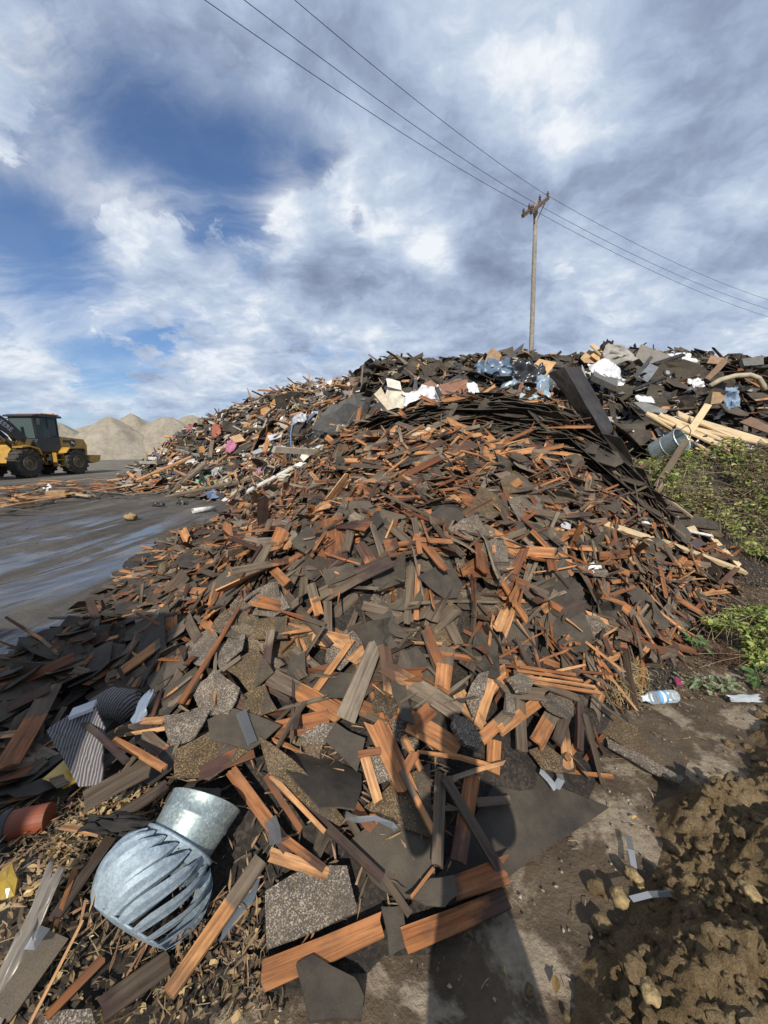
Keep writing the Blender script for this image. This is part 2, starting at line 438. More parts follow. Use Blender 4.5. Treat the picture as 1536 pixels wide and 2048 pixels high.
def m_mound():
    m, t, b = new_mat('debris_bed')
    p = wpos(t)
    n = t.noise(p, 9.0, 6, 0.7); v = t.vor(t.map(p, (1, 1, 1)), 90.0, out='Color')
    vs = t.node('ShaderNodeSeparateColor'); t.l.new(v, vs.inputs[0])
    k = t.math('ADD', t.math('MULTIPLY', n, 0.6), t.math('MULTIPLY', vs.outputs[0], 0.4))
    col = t.ramp(k, [(0.3, (0.012, 0.010, 0.009)), (0.5, (0.024, 0.019, 0.014)), (0.7, (0.05, 0.036, 0.025))])  # near-black bed paints deeper shade into the gaps between pieces
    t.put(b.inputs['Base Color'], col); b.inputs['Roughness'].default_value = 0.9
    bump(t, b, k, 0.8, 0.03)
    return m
def m_ground():
    m, t, b = new_mat('wet_yard_ground')
    p = wpos(t); x, y, z = t.sep(p)
    # tracks run away from the camera, a little to the right
    tr = t.map(p, (1.0, 0.16, 1.0), rot=(0, 0, R(20)))
    n_tr = t.noise(tr, 2.2, 6, 0.62, 0.5)
    n_b = t.noise(p, 0.55, 5, 0.6, 0.3); n_f = t.noise(p, 26.0, 5, 0.7); n_m = t.noise(p, 4.0, 6, 0.65)
    # ---- wet yard on the left
    mud = t.ramp(t.math('ADD', t.math('MULTIPLY', n_tr, 0.7), t.math('MULTIPLY', n_m, 0.3)), [(0.35, (0.050, 0.044, 0.038)), (0.5, (0.090, 0.080, 0.068)), (0.66, (0.16, 0.14, 0.115))])
    # drier, paler far away
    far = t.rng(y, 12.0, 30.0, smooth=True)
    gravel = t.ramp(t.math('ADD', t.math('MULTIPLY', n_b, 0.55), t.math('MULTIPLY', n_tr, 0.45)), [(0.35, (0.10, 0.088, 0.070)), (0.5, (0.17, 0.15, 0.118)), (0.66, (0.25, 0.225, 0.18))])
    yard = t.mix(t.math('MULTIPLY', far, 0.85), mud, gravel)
    wetzone = t.math('MULTIPLY', t.rng(y, 1.2, 2.6, smooth=True), t.rng(y, 7.5, 11.5, 1.0, 0.0, smooth=True))
    wn = t.math('ADD', t.math('MULTIPLY', n_tr, 0.55), t.math('MULTIPLY', n_b, 0.45))
    wet = t.math('MULTIPLY', t.rng(wn, 0.45, 0.52, smooth=True), wetzone)
    # ---- trodden dirt on the right and round the camera
    dry = t.rng(t.math('ADD', t.noise(p, 3.2, 6, 0.68, 0.4), 0.0), 0.50, 0.60, smooth=True)
    dirt = t.mix(dry, t.ramp(n_m, [(0.35, (0.065, 0.048, 0.033)), (0.65, (0.125, 0.094, 0.063))]), t.ramp(n_f, [(0.3, (0.19, 0.15, 0.105)), (0.7, (0.31, 0.255, 0.185))]))
    peb = t.rng(t.vor(p, 55.0), 0.10, 0.20, 1.0, 0.0)
    peb = t.math('MULTIPLY', peb, t.rng(t.noise(p, 9.0, 2), 0.5, 0.6))
    dirt = t.mix(t.math('MULTIPLY', peb, 0.6), dirt, (0.30, 0.25, 0.18))
    side = t.math('SUBTRACT', x, t.math('MULTIPLY', t.math('SUBTRACT', n_m, 0.5), 0.7))
    isd = t.math('MULTIPLY', t.rng(side, -1.5, -0.9), t.rng(y, 7.0, 9.0, 1.0, 0.0))
    isd = t.math('MAXIMUM', isd, t.rng(y, 1.0, 1.6, 1.0, 0.0))
    col = t.mix(isd, yard, dirt)
    wet = t.math('MULTIPLY', wet, t.math('SUBTRACT', 1.0, isd))
    col = t.mix(wet, col, t.mix(1.0, col, (0.55, 0.55, 0.56), 'MULTIPLY'))
    t.put(b.inputs['Base Color'], col)
    damp = t.math('MULTIPLY', wetzone, t.math('SUBTRACT', 1.0, isd))
    rg = t.math('SUBTRACT', 0.95, t.math('MULTIPLY', damp, 0.38))
    t.put(b.inputs['Roughness'], t.math('SUBTRACT', t.math('ADD', rg, 0.22), t.math('MULTIPLY', wet, 0.68)))
    t.put(b.inputs['Specular IOR Level'], t.math('ADD', 0.2, t.math('MULTIPLY', wet, 0.55)))
    h = t.math('ADD', t.math('MULTIPLY', n_f, 0.5), t.math('ADD', t.math('MULTIPLY', n_m, 0.6), t.math('MULTIPLY', n_tr, 1.2)))
    n = t.node('ShaderNodeBump'); n.inputs['Distance'].default_value = 0.035
    t.put(n.inputs['Strength'], t.math('SUBTRACT', 0.80, t.math('MULTIPLY', wet, 0.74)))
    t.put(n.inputs['Height'], h); t.l.new(n.outputs[0], b.inputs['Normal'])
    return m
def m_sand():
    m, t, b = new_mat('stockpile_sand')
    p = wpos(t)
    n = t.noise(p, 0.35, 6, 0.65); f = t.noise(t.map(p, (1, 1, 0.25)), 1.6, 6, 0.7)
    k = t.math('ADD', t.math('MULTIPLY', n, 0.5), t.math('MULTIPLY', f, 0.5))
    col = t.ramp(k, [(0.34, (0.20, 0.175, 0.135)), (0.5, (0.285, 0.25, 0.195)), (0.66, (0.36, 0.32, 0.25))])
    t.put(b.inputs['Base Color'], col); b.inputs['Roughness'].default_value = 0.95; b.inputs['Specular IOR Level'].default_value = 0.1
    bump(t, b, f, 0.7, 0.25)
    return m
def m_ribbed():
    m, t, b = new_mat('ribbed_carpet')
    uv = uvn(t)
    w = t.node('ShaderNodeTexWave', wave_type='BANDS', bands_direction='Y'); t.put(w.inputs['Vector'], uv)
    w.inputs['Scale'].default_value = 44.0; w.inputs['Distortion'].default_value = 3.0; w.inputs['Detail'].default_value = 2.0; w.inputs['Detail Scale'].default_value = 1.2
    col = t.ramp(w.outputs[1], [(0.2, (0.07, 0.062, 0.066)), (0.6, (0.17, 0.157, 0.155)), (1.0, (0.26, 0.245, 0.24))])
    col = dust(t, col, 0.3)
    t.put(b.inputs['Base Color'], col); b.inputs['Roughness'].default_value = 0.9; bump(t, b, w.outputs[1], 0.8, 0.006)
    return m
M_WOOD = m_wood(); M_SHIN = m_shingle(); M_PAINT = m_paint(); M_LUM = m_lumber(); M_GALV = m_galv(); M_VANE = m_vane()
M_PLAST = m_paint('plastic_film', 0.28, 0.25, 0.0, 0.6); M_CLOTH = m_paint('cloth', 0.9, 0.3, 0.0, 0.1); M_METAL = m_paint('painted_metal', 0.42, 0.3, 0.5, 0.5)
M_LEAF = m_leaf(); M_SOIL = m_soil(); M_MOUND = m_mound(); M_GROUND = m_ground(); M_SAND = m_sand(); M_RIB = m_ribbed()
M_CLEAR = m_clear('clear_plastic', (0.9, 0.95, 0.97), 0.05, 0.88); M_TAPE = m_clear('clear_tape', (0.26, 0.275, 0.29), 0.35, 0.72)
M_GLASS = m_clear('cab_glass', (0.22, 0.29, 0.29), 0.02, 0.72)
M_YEL = m_plain('yellow_machine_paint', (0.42, 0.24, 0.035), 0.45, 0.0, 0.25, 2.0, 0.45)
M_BLK = m_plain('black_machine_paint', (0.022, 0.024, 0.026), 0.45, 0.0, 0.3, 3.0, 0.2)
M_TYRE = m_plain('tyre_rubber', (0.045, 0.043, 0.040), 0.85, 0.0, 0.3, 6.0, 0.5, 0.2)
M_RIM = m_plain('worn_rim', (0.16, 0.12, 0.07), 0.6, 0.2, 0.4, 5.0, 0.4)
M_CHROME = m_plain('bright_metal', (0.55, 0.55, 0.53), 0.3, 0.8, 0.2, 5.0, 0.1)
M_ORG = m_plain('orange_machine_paint', (0.50, 0.22, 0.05), 0.55, 0.0, 0.25, 1.0, 0.3)
M_POLE = m_plain('weathered_pole_wood', (0.25, 0.225, 0.185), 0.85, 0.0, 0.3, 7.0, 0.0, 0.2, 0.4)
M_ARM = m_plain('dark_crossarm_wood', (0.12, 0.09, 0.07), 0.85, 0.0, 0.3, 7.0, 0.0, 0.2)
M_PORC = m_plain('insulator_porcelain', (0.10, 0.07, 0.06), 0.3, 0.0, 0.2, 7.0, 0.0)
M_WIRE = m_plain('wire', (0.05, 0.05, 0.055), 0.6, 0.5, 0.1, 3.0, 0.0)
M_DARKMET = m_plain('tarred_metal', (0.030, 0.026, 0.023), 0.50, 0.25, 0.35, 5.0, 0.35)
M_STONE = m_plain('pale_stone', (0.30, 0.22, 0.11), 0.95, 0.0, 0.55, 45.0, 0.3, 0.1, 1.0)
# ------------------------------------------------------------------ relief of the debris
CT = []
def cz(*a): CT.extend(P_z(*q) for q in a)
def cy(*a): CT.extend(P_y(*q) for q in a)
# near pile: foot
cz((540, 2005, .02), (760, 1965, .01), (900, 1905, .01), (1010, 1800, .01), (1100, 1690, .01), (1210, 1600, .01), (1200, 1500, .03), (1260, 1400, .02),
   (1340, 1285, .02), (1470, 1165, .02), (330, 1096, 0.20), (240, 1188, 0.20), (450, 1054, 0.14), (130, 1292, .18), (0, 1348, .16), (480, 1012, .08), (190, 1238, .19), (330, 1070, 0.0), (240, 1150, 0.0), (450, 1040, 0.0), (130, 1250, 0), (0, 1310, 0), (190, 1195, 0))
# near pile: body
cz((640, 1830, .06), (860, 1740, .07), (1000, 1640, .06), (720, 1650, .16), (950, 1560, .16), (1100, 1500, .12), (600, 1480, .32), (800, 1450, .35), (1000, 1430, .30), (1150, 1400, .17),
   (460, 1420, .36), (380, 1330, .36), (350, 1500, .25), (520, 1280, .50), (750, 1290, .47), (980, 1280, .45), (1150, 1270, .33), (1280, 1230, .20),
   (470, 1160, .60), (390, 1230, .36), (330, 1190, .18), (330, 1300, .26), (330, 1420, .16), (250, 1420, .03), (180, 1330, .06), (120, 1450, .02), (60, 1420, .06),
   (700, 1110, .92), (900, 1110, .92), (1100, 1110, .80), (1250, 1110, .55), (1380, 1130, .22), (560, 1080, .85), (450, 1090, .45), (390, 1120, .25))
# hump at lower left with the straw, the vent lies on it
cz((150, 1700, .24), (60, 1780, .26), (260, 1640, .20), (180, 1860, .22), (330, 1780, .12), (60, 1960, .18), (250, 1990, .08), (420, 1880, .04), (200, 1580, .12), (40, 1620, .10), (480, 1700, .10), (420, 1990, .02))
cy((760, 985, 3.75), (950, 985, 3.7), (1080, 1010, 3.5), (1180, 1020, 3.55), (640, 1000, 4.3), (560, 1020, 5.0), (820, 905, 4.35), (960, 900, 4.35), (1060, 940, 4.1), (1150, 970, 4.0), (1250, 1030, 4.0), (740, 900, 4.7),
   (760, 850, 5.05), (880, 850, 4.72), (1000, 855, 4.6), (1100, 880, 4.45), (1190, 940, 4.25))
# ridge
cy((700, 868, 5.7), (760, 832, 5.45), (880, 800, 5.2), (1000, 797, 5.1), (1100, 812, 4.95), (1190, 880, 4.75), (1260, 950, 4.6), (1320, 1020, 4.5), (1440, 1062, 4.65), (640, 930, 6.2), (560, 982, 6.9), (490, 1003, 7.6))
# behind the ridge
CT += [(0, 6.3, 1.75), (1.5, 6.2, 1.75), (2.8, 5.7, 1.1), (-1.2, 6.9, 1.0), (-2.4, 8.2, .4), (3.6, 5.3, .55), (-1.5, 8.0, .9), (-.8, 7.4, 1.2)]
# far pile: foot on the yard, faces, crest
cz((270, 972, 0), (330, 984, 0), (250, 958, 0), (400, 996, 0), (470, 1003, 0.0))
cy((300, 922, 17.5), (340, 890, 17.5), (380, 862, 17.5), (440, 835, 17), (500, 808, 16.5), (560, 793, 16), (600, 782, 15.5), (660, 775, 15), (700, 768, 14), (740, 742, 13), (765, 727, 12.5), (820, 733, 12.2), (870, 738, 12), (960, 724, 11.5), (1010, 715, 11.2),
   (1060, 722, 11), (1110, 732, 11), (1180, 722, 11), (1270, 712, 11), (1340, 712, 11), (1420, 724, 11), (1536, 732, 11),
   (450, 905, 15), (400, 940, 15), (560, 870, 13), (520, 930, 12.5), (600, 935, 10), (650, 820, 12.2), (660, 890, 9.6), (720, 800, 11), (730, 850, 8.5), (800, 790, 9.5), (800, 815, 8), (900, 765, 9.6), (900, 790, 7.8), (1000, 790, 7.6), (1000, 752, 9.5), (1100, 790, 7.6),
   (1200, 800, 8.4), (1400, 800, 8.6), (1300, 760, 9.6), (1500, 790, 9), (1250, 858, 7.6), (1440, 872, 7.8), (1350, 900, 6.9), (1536, 850, 8))
# weedy bank on the right
cy((1290, 940, 6.0), (1400, 935, 6.2), (1500, 925, 6.4), (1400, 1000, 5.7), (1320, 1000, 5.4), (1500, 1010, 5.6), (1480, 1090, 5.1), (1536, 1130, 4.9))
CT += [(4.6, 4.3, 0.02), (5.6, 4.4, .04), (7.5, 5.4, .4), (8.5, 7, 1.6), (10, 9, 2.4), (11, 11, 3.6), (5, 3, -.05), (9, 4, 0)]
# back side and surroundings
CT += [(x, 22 + abs(x) * .2, 1.2) for x in (-4, 0, 4, 8, 12)] + [(x, 26, -.1) for x in (-9, -4, 0, 4, 8, 13)] + [(-10, 21, .3), (-13, 19, -.15), (-12, 15, -.15), (-9.5, 12, -.15), (-7, 10.5, -.12), (-5.2, 9, -.1), (-5, 7, -.12),
       (-4.4, 5, -.12), (-3.8, 3.2, -.12), (-3.6, 1.5, -.1), (-3, 0, -.1), (-1, -.6, -.05), (0.3, .4, -.05), (1.2, .6, -.05), (1.6, 1.5, -.04), (2.2, 2.2, -.05), (3.2, 3.1, -.05), (-1.2, .4, .12), (-.7, .35, .08), (3, .5, -.05), (15, 14, 3), (15, 8, 1)]
CT = np.array(CT)
def _rbf_fit(P):
    d = np.hypot(P[:, None, 0] - P[None, :, 0], P[:, None, 1] - P[None, :, 1])
    n = len(P); A = np.zeros((n + 1, n + 1)); A[:n, :n] = -np.sqrt(d * d + 0.0016) - np.eye(n) * (-0.02); A[:n, n] = 1; A[n, :n] = 1
    return np.linalg.solve(A, np.append(P[:, 2], 0))
_CW = _rbf_fit(CT)
def H0(x, y):
    x = np.asarray(x, float); y = np.asarray(y, float); sh = x.shape; x = x.ravel(); y = y.ravel(); out = np.empty(len(x))
    for i in range(0, len(x), 20000):
        d = np.sqrt((x[i:i + 20000, None] - CT[None, :, 0]) ** 2 + (y[i:i + 20000, None] - CT[None, :, 1]) ** 2 + 0.0016)
        out[i:i + 20000] = -d @ _CW[:-1] + _CW[-1]
    return out.reshape(sh)
def Hs(x, y): return np.maximum(H0(x, y), 0.0)
def normal_at(x, y, e=0.08):
    dx_ = (Hs(x + e, y) - Hs(x - e, y)) / (2 * e); dy_ = (Hs(x, y + e) - Hs(x, y - e)) / (2 * e)
    n = np.stack([-dx_, -dy_, np.ones_like(dx_)], -1)
    return n / np.linalg.norm(n, axis=-1, keepdims=True)
_ts = np.concatenate([np.arange(0.6, 8, 0.02), np.arange(8, 30, 0.08)])
def hit(u, v, lift=0.0):
    d = ray(u, v); X = d[0] * _ts; Y = d[1] * _ts; Z = CAM_H + d[2] * _ts
    below = Z < Hs(X, Y) + lift
    i = int(np.argmax(below)) if below.any() else len(_ts) - 1
    t = _ts[i]
    if i > 0:
        lo, hi = _ts[i - 1], _ts[i]
        for _ in range(8):
            md = (lo + hi) / 2
            if CAM_H + d[2] * md < Hs(np.array([d[0] * md]), np.array([d[1] * md]))[0] + lift: hi = md
            else: lo = md
        t = hi
    return np.array([d[0] * t, d[1] * t, CAM_H + d[2] * t])
def mask_poly(u, v, poly):
    c = np.zeros(np.shape(u), bool); n = len(poly)
    for i in range(n):
        x1, y1 = poly[i]; x2, y2 = poly[(i + 1) % n]
        if y1 == y2: continue
        cross = ((y1 > v) != (y2 > v)) & (u < (x2 - x1) * (v - y1) / (y2 - y1) + x1)
        c ^= cross
    return c

# ------------------------------------------------------------------ ground sheet
def nonuni(a, b, step, far, grow=1.25):
    c = list(np.arange(a, b + 1e-6, step)); s = step; x = b
    while x < far: s *= grow; x += s; c.append(x)
    s = step; x = a; lo = []
    while x > -far: s *= grow; x -= s; lo.append(x)
    return np.array(lo[::-1] + c)
gx = nonuni(-9, 6, 0.05, 900); gy = nonuni(-0.5, 13, 0.05, 1500)
GX, GY = np.meshgrid(gx, gy)
def ground_z(x, y):
    a = R(20); xr = x * math.cos(a) - y * math.sin(a); yr = x * math.sin(a) + y * math.cos(a)
    fade = np.clip(1.3 - np.hypot(x, y) / 60, 0.05, 1)
    rut = np.maximum((fbm(xr * 2.4, yr * 0.30, 5, 4) - 0.5) * 0.11, -.004) + (fbm(xr * 9, yr * 1.4, 9, 3) - 0.5) * 0.008
    rough = (fbm(x * 2.2, y * 2.2, 3, 5) - 0.5) * 0.05
    yard = np.clip((-0.6 - x) / 1.2, 0, 1)
    z = (rut * yard + rough * (0.12 + 0.73 * (1 - yard))) * fade
    return z - 0.012
GZ = ground_z(GX, GY)
far_ = np.hypot(GX, GY) > 70; GZ = np.where(far_, -0.02, GZ)
nx, ny = len(gx), len(gy)
idx = np.arange(nx * ny).reshape(ny, nx)
F = np.stack([idx[:-1, :-1], idx[:-1, 1:], idx[1:, 1:], idx[1:, :-1]], -1).reshape(-1, 4)
me = bpy.data.meshes.new('ground'); me.from_pydata(np.stack([GX, GY, GZ], -1).reshape(-1, 3).tolist(), [], F.tolist())
me.polygons.foreach_set('use_smooth', [True] * len(me.polygons)); me.materials.append(M_GROUND)
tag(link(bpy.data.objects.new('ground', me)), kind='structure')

# ------------------------------------------------------------------ debris bed (relief under the loose pieces)
mx = nonuni(-4, 5, 0.05, 15.5, 1.08); my = np.concatenate([np.arange(0.3, 7, 0.05), np.arange(7, 27, 0.16)])
MX, MY = np.meshgrid(mx, my); MZ = H0(MX, MY)
MZ = np.where(MZ > 0.02, MZ - 0.02 + (fbm(MX * 6, MY * 6, 21, 4) - 0.5) * 0.09 * np.clip(MZ * 3, 0, 1), -0.15)
nx, ny = len(mx), len(my); idx = np.arange(nx * ny).reshape(ny, nx)
Fq = np.stack([idx[:-1, :-1], idx[:-1, 1:], idx[1:, 1:], idx[1:, :-1]], -1).reshape(-1, 4)
keep = (MZ.ravel()[Fq] > -0.1).any(1)
me = bpy.data.meshes.new('debris_mound'); me.from_pydata(np.stack([MX, MY, MZ], -1).reshape(-1, 3).tolist(), [], Fq[keep].tolist())
me.materials.append(M_MOUND)
tag(link(bpy.data.objects.new('debris_mound', me)), kind='structure')

# ------------------------------------------------------------------ sand stockpiles in the distance
def stockpile(u, v, Y, label, seed, slope=0.62, rt=1.2, sx=1.0):
    px, py, pz = P_y(u, v, Y); r = pz / slope + rt
    a = Acc(); rings, n = 22, 56; V = [(0, 0, pz)]; 
    for i in range(1, rings + 1):
        q = i / rings * r * 1.03
        for k in range(n):
            th = 2 * math.pi * k / n
            h = pz - slope * (math.sqrt(q * q + rt * rt) - rt) * 1.04
            g = float(fbm(np.array(math.cos(th) * 4 + seed), np.array(math.sin(th) * 4 + q * .15), seed, 4)) - 0.5
            g2 = float(fbm(np.array(math.cos(th) * 2.2 + seed * 3), np.array(math.sin(th) * 2.2 + q * .5), seed + 9, 3)) - 0.5
            h += (g * .9 + g2 * .8) * min(1, q / 4) * min(1, max(0, h) / 2 + .05)
            V.append((q * math.cos(th) * sx, q * math.sin(th), max(h, -0.3)))
    F = [(0, 1 + k, 1 + (k + 1) % n) for k in range(n)]
    for i in range(rings - 1):
        b0 = 1 + i * n; b1 = b0 + n
        F += [(b0 + k, b1 + k, b1 + (k + 1) % n, b0 + (k + 1) % n) for k in range(n)]
    a.add(V, F)
    o = a.obj('sand_stockpile', M_SAND, smooth=True); o.location = (px, py, 0)
    tag(o, label, 'sand pile', 'sand stockpiles beyond the yard')
stockpile(219, 833, 60, 'large pale sand stockpile with an eroded scarp below its peak, nearest of the heaps', 3, 0.70, .45)
stockpile(262, 827, 72, 'tall sharp-peaked sand stockpile just right of the large front heap', 7, 0.72, .3)
stockpile(334, 834, 66, 'round-topped sand stockpile beside the left end of the debris', 11, 0.72, 1.7)
stockpile(383, 830, 70, 'sand stockpile half hidden behind the debris slope, rightmost of the heaps', 15, 0.72, 1.2)
stockpile(110, 844, 80, 'sand stockpile partly hidden behind the cab of the wheel loader', 19, 0.62, .8)
stockpile(186, 850, 86, 'small low sand stockpile peeking out left of the large front heap', 23, 0.6, 1.5)
stockpile(-15, 884, 140, 'low sand stockpile at the far left edge behind the loader boom', 29, 0.3, 3.0, 2.0)

# ------------------------------------------------------------------ utility pole and wires
PB = P_y(1062, 722, 18.0); PT = P_y(1072, 404, 18.15)
pole = empty('utility_pole', (PB[0], PB[1], 0), label='tall weathered wooden utility pole with double crossarm behind the debris', cat='utility pole')
top = Vector(PT) - Vector((PB[0], PB[1], 0))
basev = top * (0.0) + Vector((0, 0, -0.2))
dirp = (Vector(PT) - Vector(PB)).normalized(); basev = top - dirp * (top.z / dirp.z)
def tube_obj(name, pts, rad, mat, parent=None, n=8, flat=1.0):
    a = Acc(); V, F, U = tube(pts, rad, n, True, flat); a.add(V, F, U); return a.obj(name, mat, parent, smooth=n > 6)
tube_obj('pole_shaft', [basev + (top - basev) * k / 6 for k in range(7)], [0.122 - 0.007 * k for k in range(7)], M_POLE, pole, 12)
# crossarm direction from the picture
A1 = Vector(P_y(1052, 421, 17.55)); A2 = Vector(P_y(1087, 392, 18.75))
adir = (A2 - A1).normalized(); off = Vector((adir.y, -adir.x, 0)).normalized() * 0.17
o0 = Vector((PB[0], PB[1], 0))
ins = []
for sgn in (-1, 1):
    a = Acc(); V, F = box(1, 1, 1); ln = (A2 - A1).length
    c = top + Vector((0, 0, -0.18)) + off * sgn
    x_, y_, z_ = frame(adir)
    M = mat4(np.array(x_) * ln, np.array(y_) * 0.10, np.array(z_) * 0.13, c); a.add(V, F, None, None, M)
    a.obj('crossarm', M_ARM, pole)
for q in (-0.47, -0.16, 0.46):
    for sgn in ((-1, 1) if q != -0.16 else (-1,)):
        c = top + off * sgn + adir * (ln * q) + Vector((0, 0, -0.11))
        a = Acc(); V, F = lathe([(0.02, 0), (0.05, .03), (0.035, .07), (0.06, .10), (0.04, .15), (0.03, .20)], 10, True, True); V = V + np.array(c); a.add(V, F)
        a.obj('insulator', M_PORC, pole)
    ins.append(o0 + top + adir * (ln * q) + Vector((0, 0, 0.08)))
for sgn in (-1, 1):
    a = Acc(); V, F, U = tube([top + Vector((0, 0, -0.9)) , top + adir * sgn * 0.75 + off + Vector((0, 0, -0.22))], 0.02, 5); a.add(V, F, U); a.obj('brace', M_ARM, pole)
def wire(p, q, sag, label):
    p = Vector(p); q = Vector(q); pts = []
    for k in range(41):
        s_ = k / 40; w = p.lerp(q, s_); w.z -= sag * 4 * s_ * (1 - s_); pts.append(tuple(w))
    o = tube_obj('power_line', pts, 0.0075, M_WIRE, None, 5)
    tag(o, label, 'power line', 'power lines on the utility pole')
def beyond(p, u, v, z, k):
    e = Vector(P_z(u, v, z)); p = Vector(p); return p + (e - p) * k
for (q, (ul, vl), (ur, vr), nm) in zip((0, 1, 2), ((460, 0), (533, 0), (627, 0)), ((1536, 606), (1536, 590), (1536, 572)), ('lowest and leftmost', 'middle', 'topmost and rightmost')):
    s0 = ins[q]
    wire(s0, beyond(s0, ul, vl, s0.z - 0.7, 1.5), 0.35, f'thin power line overhead left of the pole, {nm} of the three there')
    nm2 = ('lowest', 'middle', 'topmost')[q]
    wire(s0, beyond(s0, ur, vr, s0.z - 1.0, 1.6), 0.8, f'thin power line running off to the right of the pole, {nm2} of the three there')
# short post with cross bar behind the left crest
b = Vector(P_y(640, 783, 30)); t_ = Vector(P_y(640, 758, 30)); h1 = Vector(P_y(630, 756, 30)); h2 = Vector(P_y(650, 760, 30))
tp = empty('crossbar_post', (b.x, b.y, 0), label='dark distant T-shaped post showing above the left crest of the debris', cat='post'); o0 = Vector((b.x, b.y, 0))
tube_obj('post_shaft', [Vector((0, 0, 0)), t_ - o0], 0.07, M_ARM, tp, 6); tube_obj('crossbar', [h1 - o0, h2 - o0], 0.07, M_ARM, tp, 6)
# ------------------------------------------------------------------ wheel loader (x forward, y left, z up)
fr_ = Vector(P_z(47, 957, 0)); rr_ = Vector(P_z(152, 948, 0))
LX, LY = -20.3, 20.9
loader = empty('wheel_loader', (0, 0, 0), label='yellow and black wheel loader parked on the yard in front of the sand heaps', cat='wheel loader')
def part(name, mat, pieces, parent=None, smooth=False):
    a = Acc()
    for V, F in pieces: a.add(V, F)
    return a.obj(name, mat, parent or loader, smooth)
def wheel(x, y, rad=0.74, w=0.58):
    prof = [(0.36, -w/2), (rad * .93, -w/2), (rad, -w/2 + .05), (rad, w/2 - .05), (rad * .93, w/2), (0.36, w/2)]
    V, F = lathe(prof, 32); Rm = np.array(Matrix.Rotation(R(-90), 3, 'X')); V = V @ Rm.T
    a = Acc(); a.add(V, F)
    for k in range(16):          # tread lugs
        th = 2 * math.pi * k / 16
        B, Fb = box(0.10, w * 1.02, 0.06, (0, 0, rad + .005)); Q = np.array(Matrix.Rotation(th, 3, 'Y')); a.add(B @ Q.T, Fb)
    s = 1 if y > 0 else -1
    ty = a.obj('tyre', M_TYRE, None)
    hub = empty('wheel'); hub.parent = loader; hub.location = (x, y, rad + .02); ty.parent = hub
    for k in range(12):          # black blocks painted in as the dark of the solid tyre's relief holes
        th = 2 * math.pi * (k + .5) / 12
        B, Fb = bevbox(0.11, 0.03, 0.05, (0, s * (w/2 + .0), rad * .78), 0.01); Q = np.array(Matrix.Rotation(th, 3, 'Y')); h = Acc(); h.add(B @ Q.T, Fb)
        if k == 0: hole = h
        else: hole.add(B @ Q.T, Fb)
    hole.obj('tyre_hole_dark', M_BLK, hub)
    V, F = lathe([(0.0, .02), (.10, .03), (.12, .10), (.22, .06), (.30, .05), (.33, .14), (.37, .16), (.37, .0)], 24); V = V @ Rm.T; V[:, 1] *= s
    V[:, 1] += s * (w/2 - .13); part('rim', M_RIM, [(V, F)], hub, False)
WB = 3.05
for x in (0, WB):
    for y in (-1.0, 1.0): wheel(x, y)
rear, front = 0.0, WB
# engine hood
part('engine_hood', M_YEL, [prism([(-1.45, 1.05), (-1.50, 1.75), (-1.30, 2.12), (0.35, 2.25), (0.55, 2.2), (0.55, 1.35), (-.75, 1.35), (-0.95, 1.05)], -.62, .62)])
part('hood_grille', M_BLK, [bevbox(.03, .9, .6, (-1.52, 0, 1.5), .01), bevbox(.5, 1.27, .16, (-.05, 0, 1.98), .02)])
part('counterweight', M_YEL, [prism([(-1.9, .85), (-1.95, 1.12), (-1.2, 1.15), (-.95, .8), (-1.3, .62), (-1.75, .7)], -1.1, 1.1)])
for y0, y1 in ((-1.28, -.62), (.62, 1.28)): part('rear_fender', M_YEL, [prism([(-.75, 1.35), (-.55, 1.62), (.5, 1.62), (.8, 1.3), (.72, 1.3), (.46, 1.55), (-.5, 1.55), (-.68, 1.35)], y0, y1)])
part('chassis', M_YEL, [prism([(-1.1, .75), (-1.1, 1.35), (1.35, 1.35), (1.45, .9), (1.2, .62), (-.6, .62)], -.45, .45), prism([(1.7, .7), (1.7, 1.4), (2.2, 1.6), (2.95, 1.75), (3.3, 1.35), (3.5, .8), (3.1, .6)], -.42, .42)])
part('articulation_joint', M_BLK, [bevbox(.6, .5, .75, (1.5, 0, 1.0), .04)])
for y0, y1 in ((-.62, -.46), (.46, .62)): part('front_tower', M_YEL, [prism([(2.3, 1.2), (2.2, 1.9), (2.45, 2.15), (2.75, 2.1), (3.1, 1.5), (3.2, 1.1)], y0, y1)])
for y0, y1 in ((-1.25, -.66), (.66, 1.25)): part('front_fender', M_YEL, [prism([(WB - .85, 1.2), (WB - .7, 1.58), (WB - .2, 1.72), (WB + .25, 1.66), (WB + .25, 1.6), (WB - .2, 1.65), (WB - .62, 1.5), (WB - .78, 1.2)], y0, y1)])
for y in (-.98, .98): part('step_ladder', M_YEL, [box(.45, .25, .04, (1.0, y, .55)), box(.45, .25, .04, (1.0, y, .9)), box(.5, .25, .05, (1.0, y, 1.25)), box(.04, .25, .8, (.76, y, .92)), box(.04, .25, .8, (1.24, y, .92))])
for y in (.72, -.72): part('fuel_tank', M_BLK, [bevbox(.8, .3, .55, (1.0, y, .95), .04)])
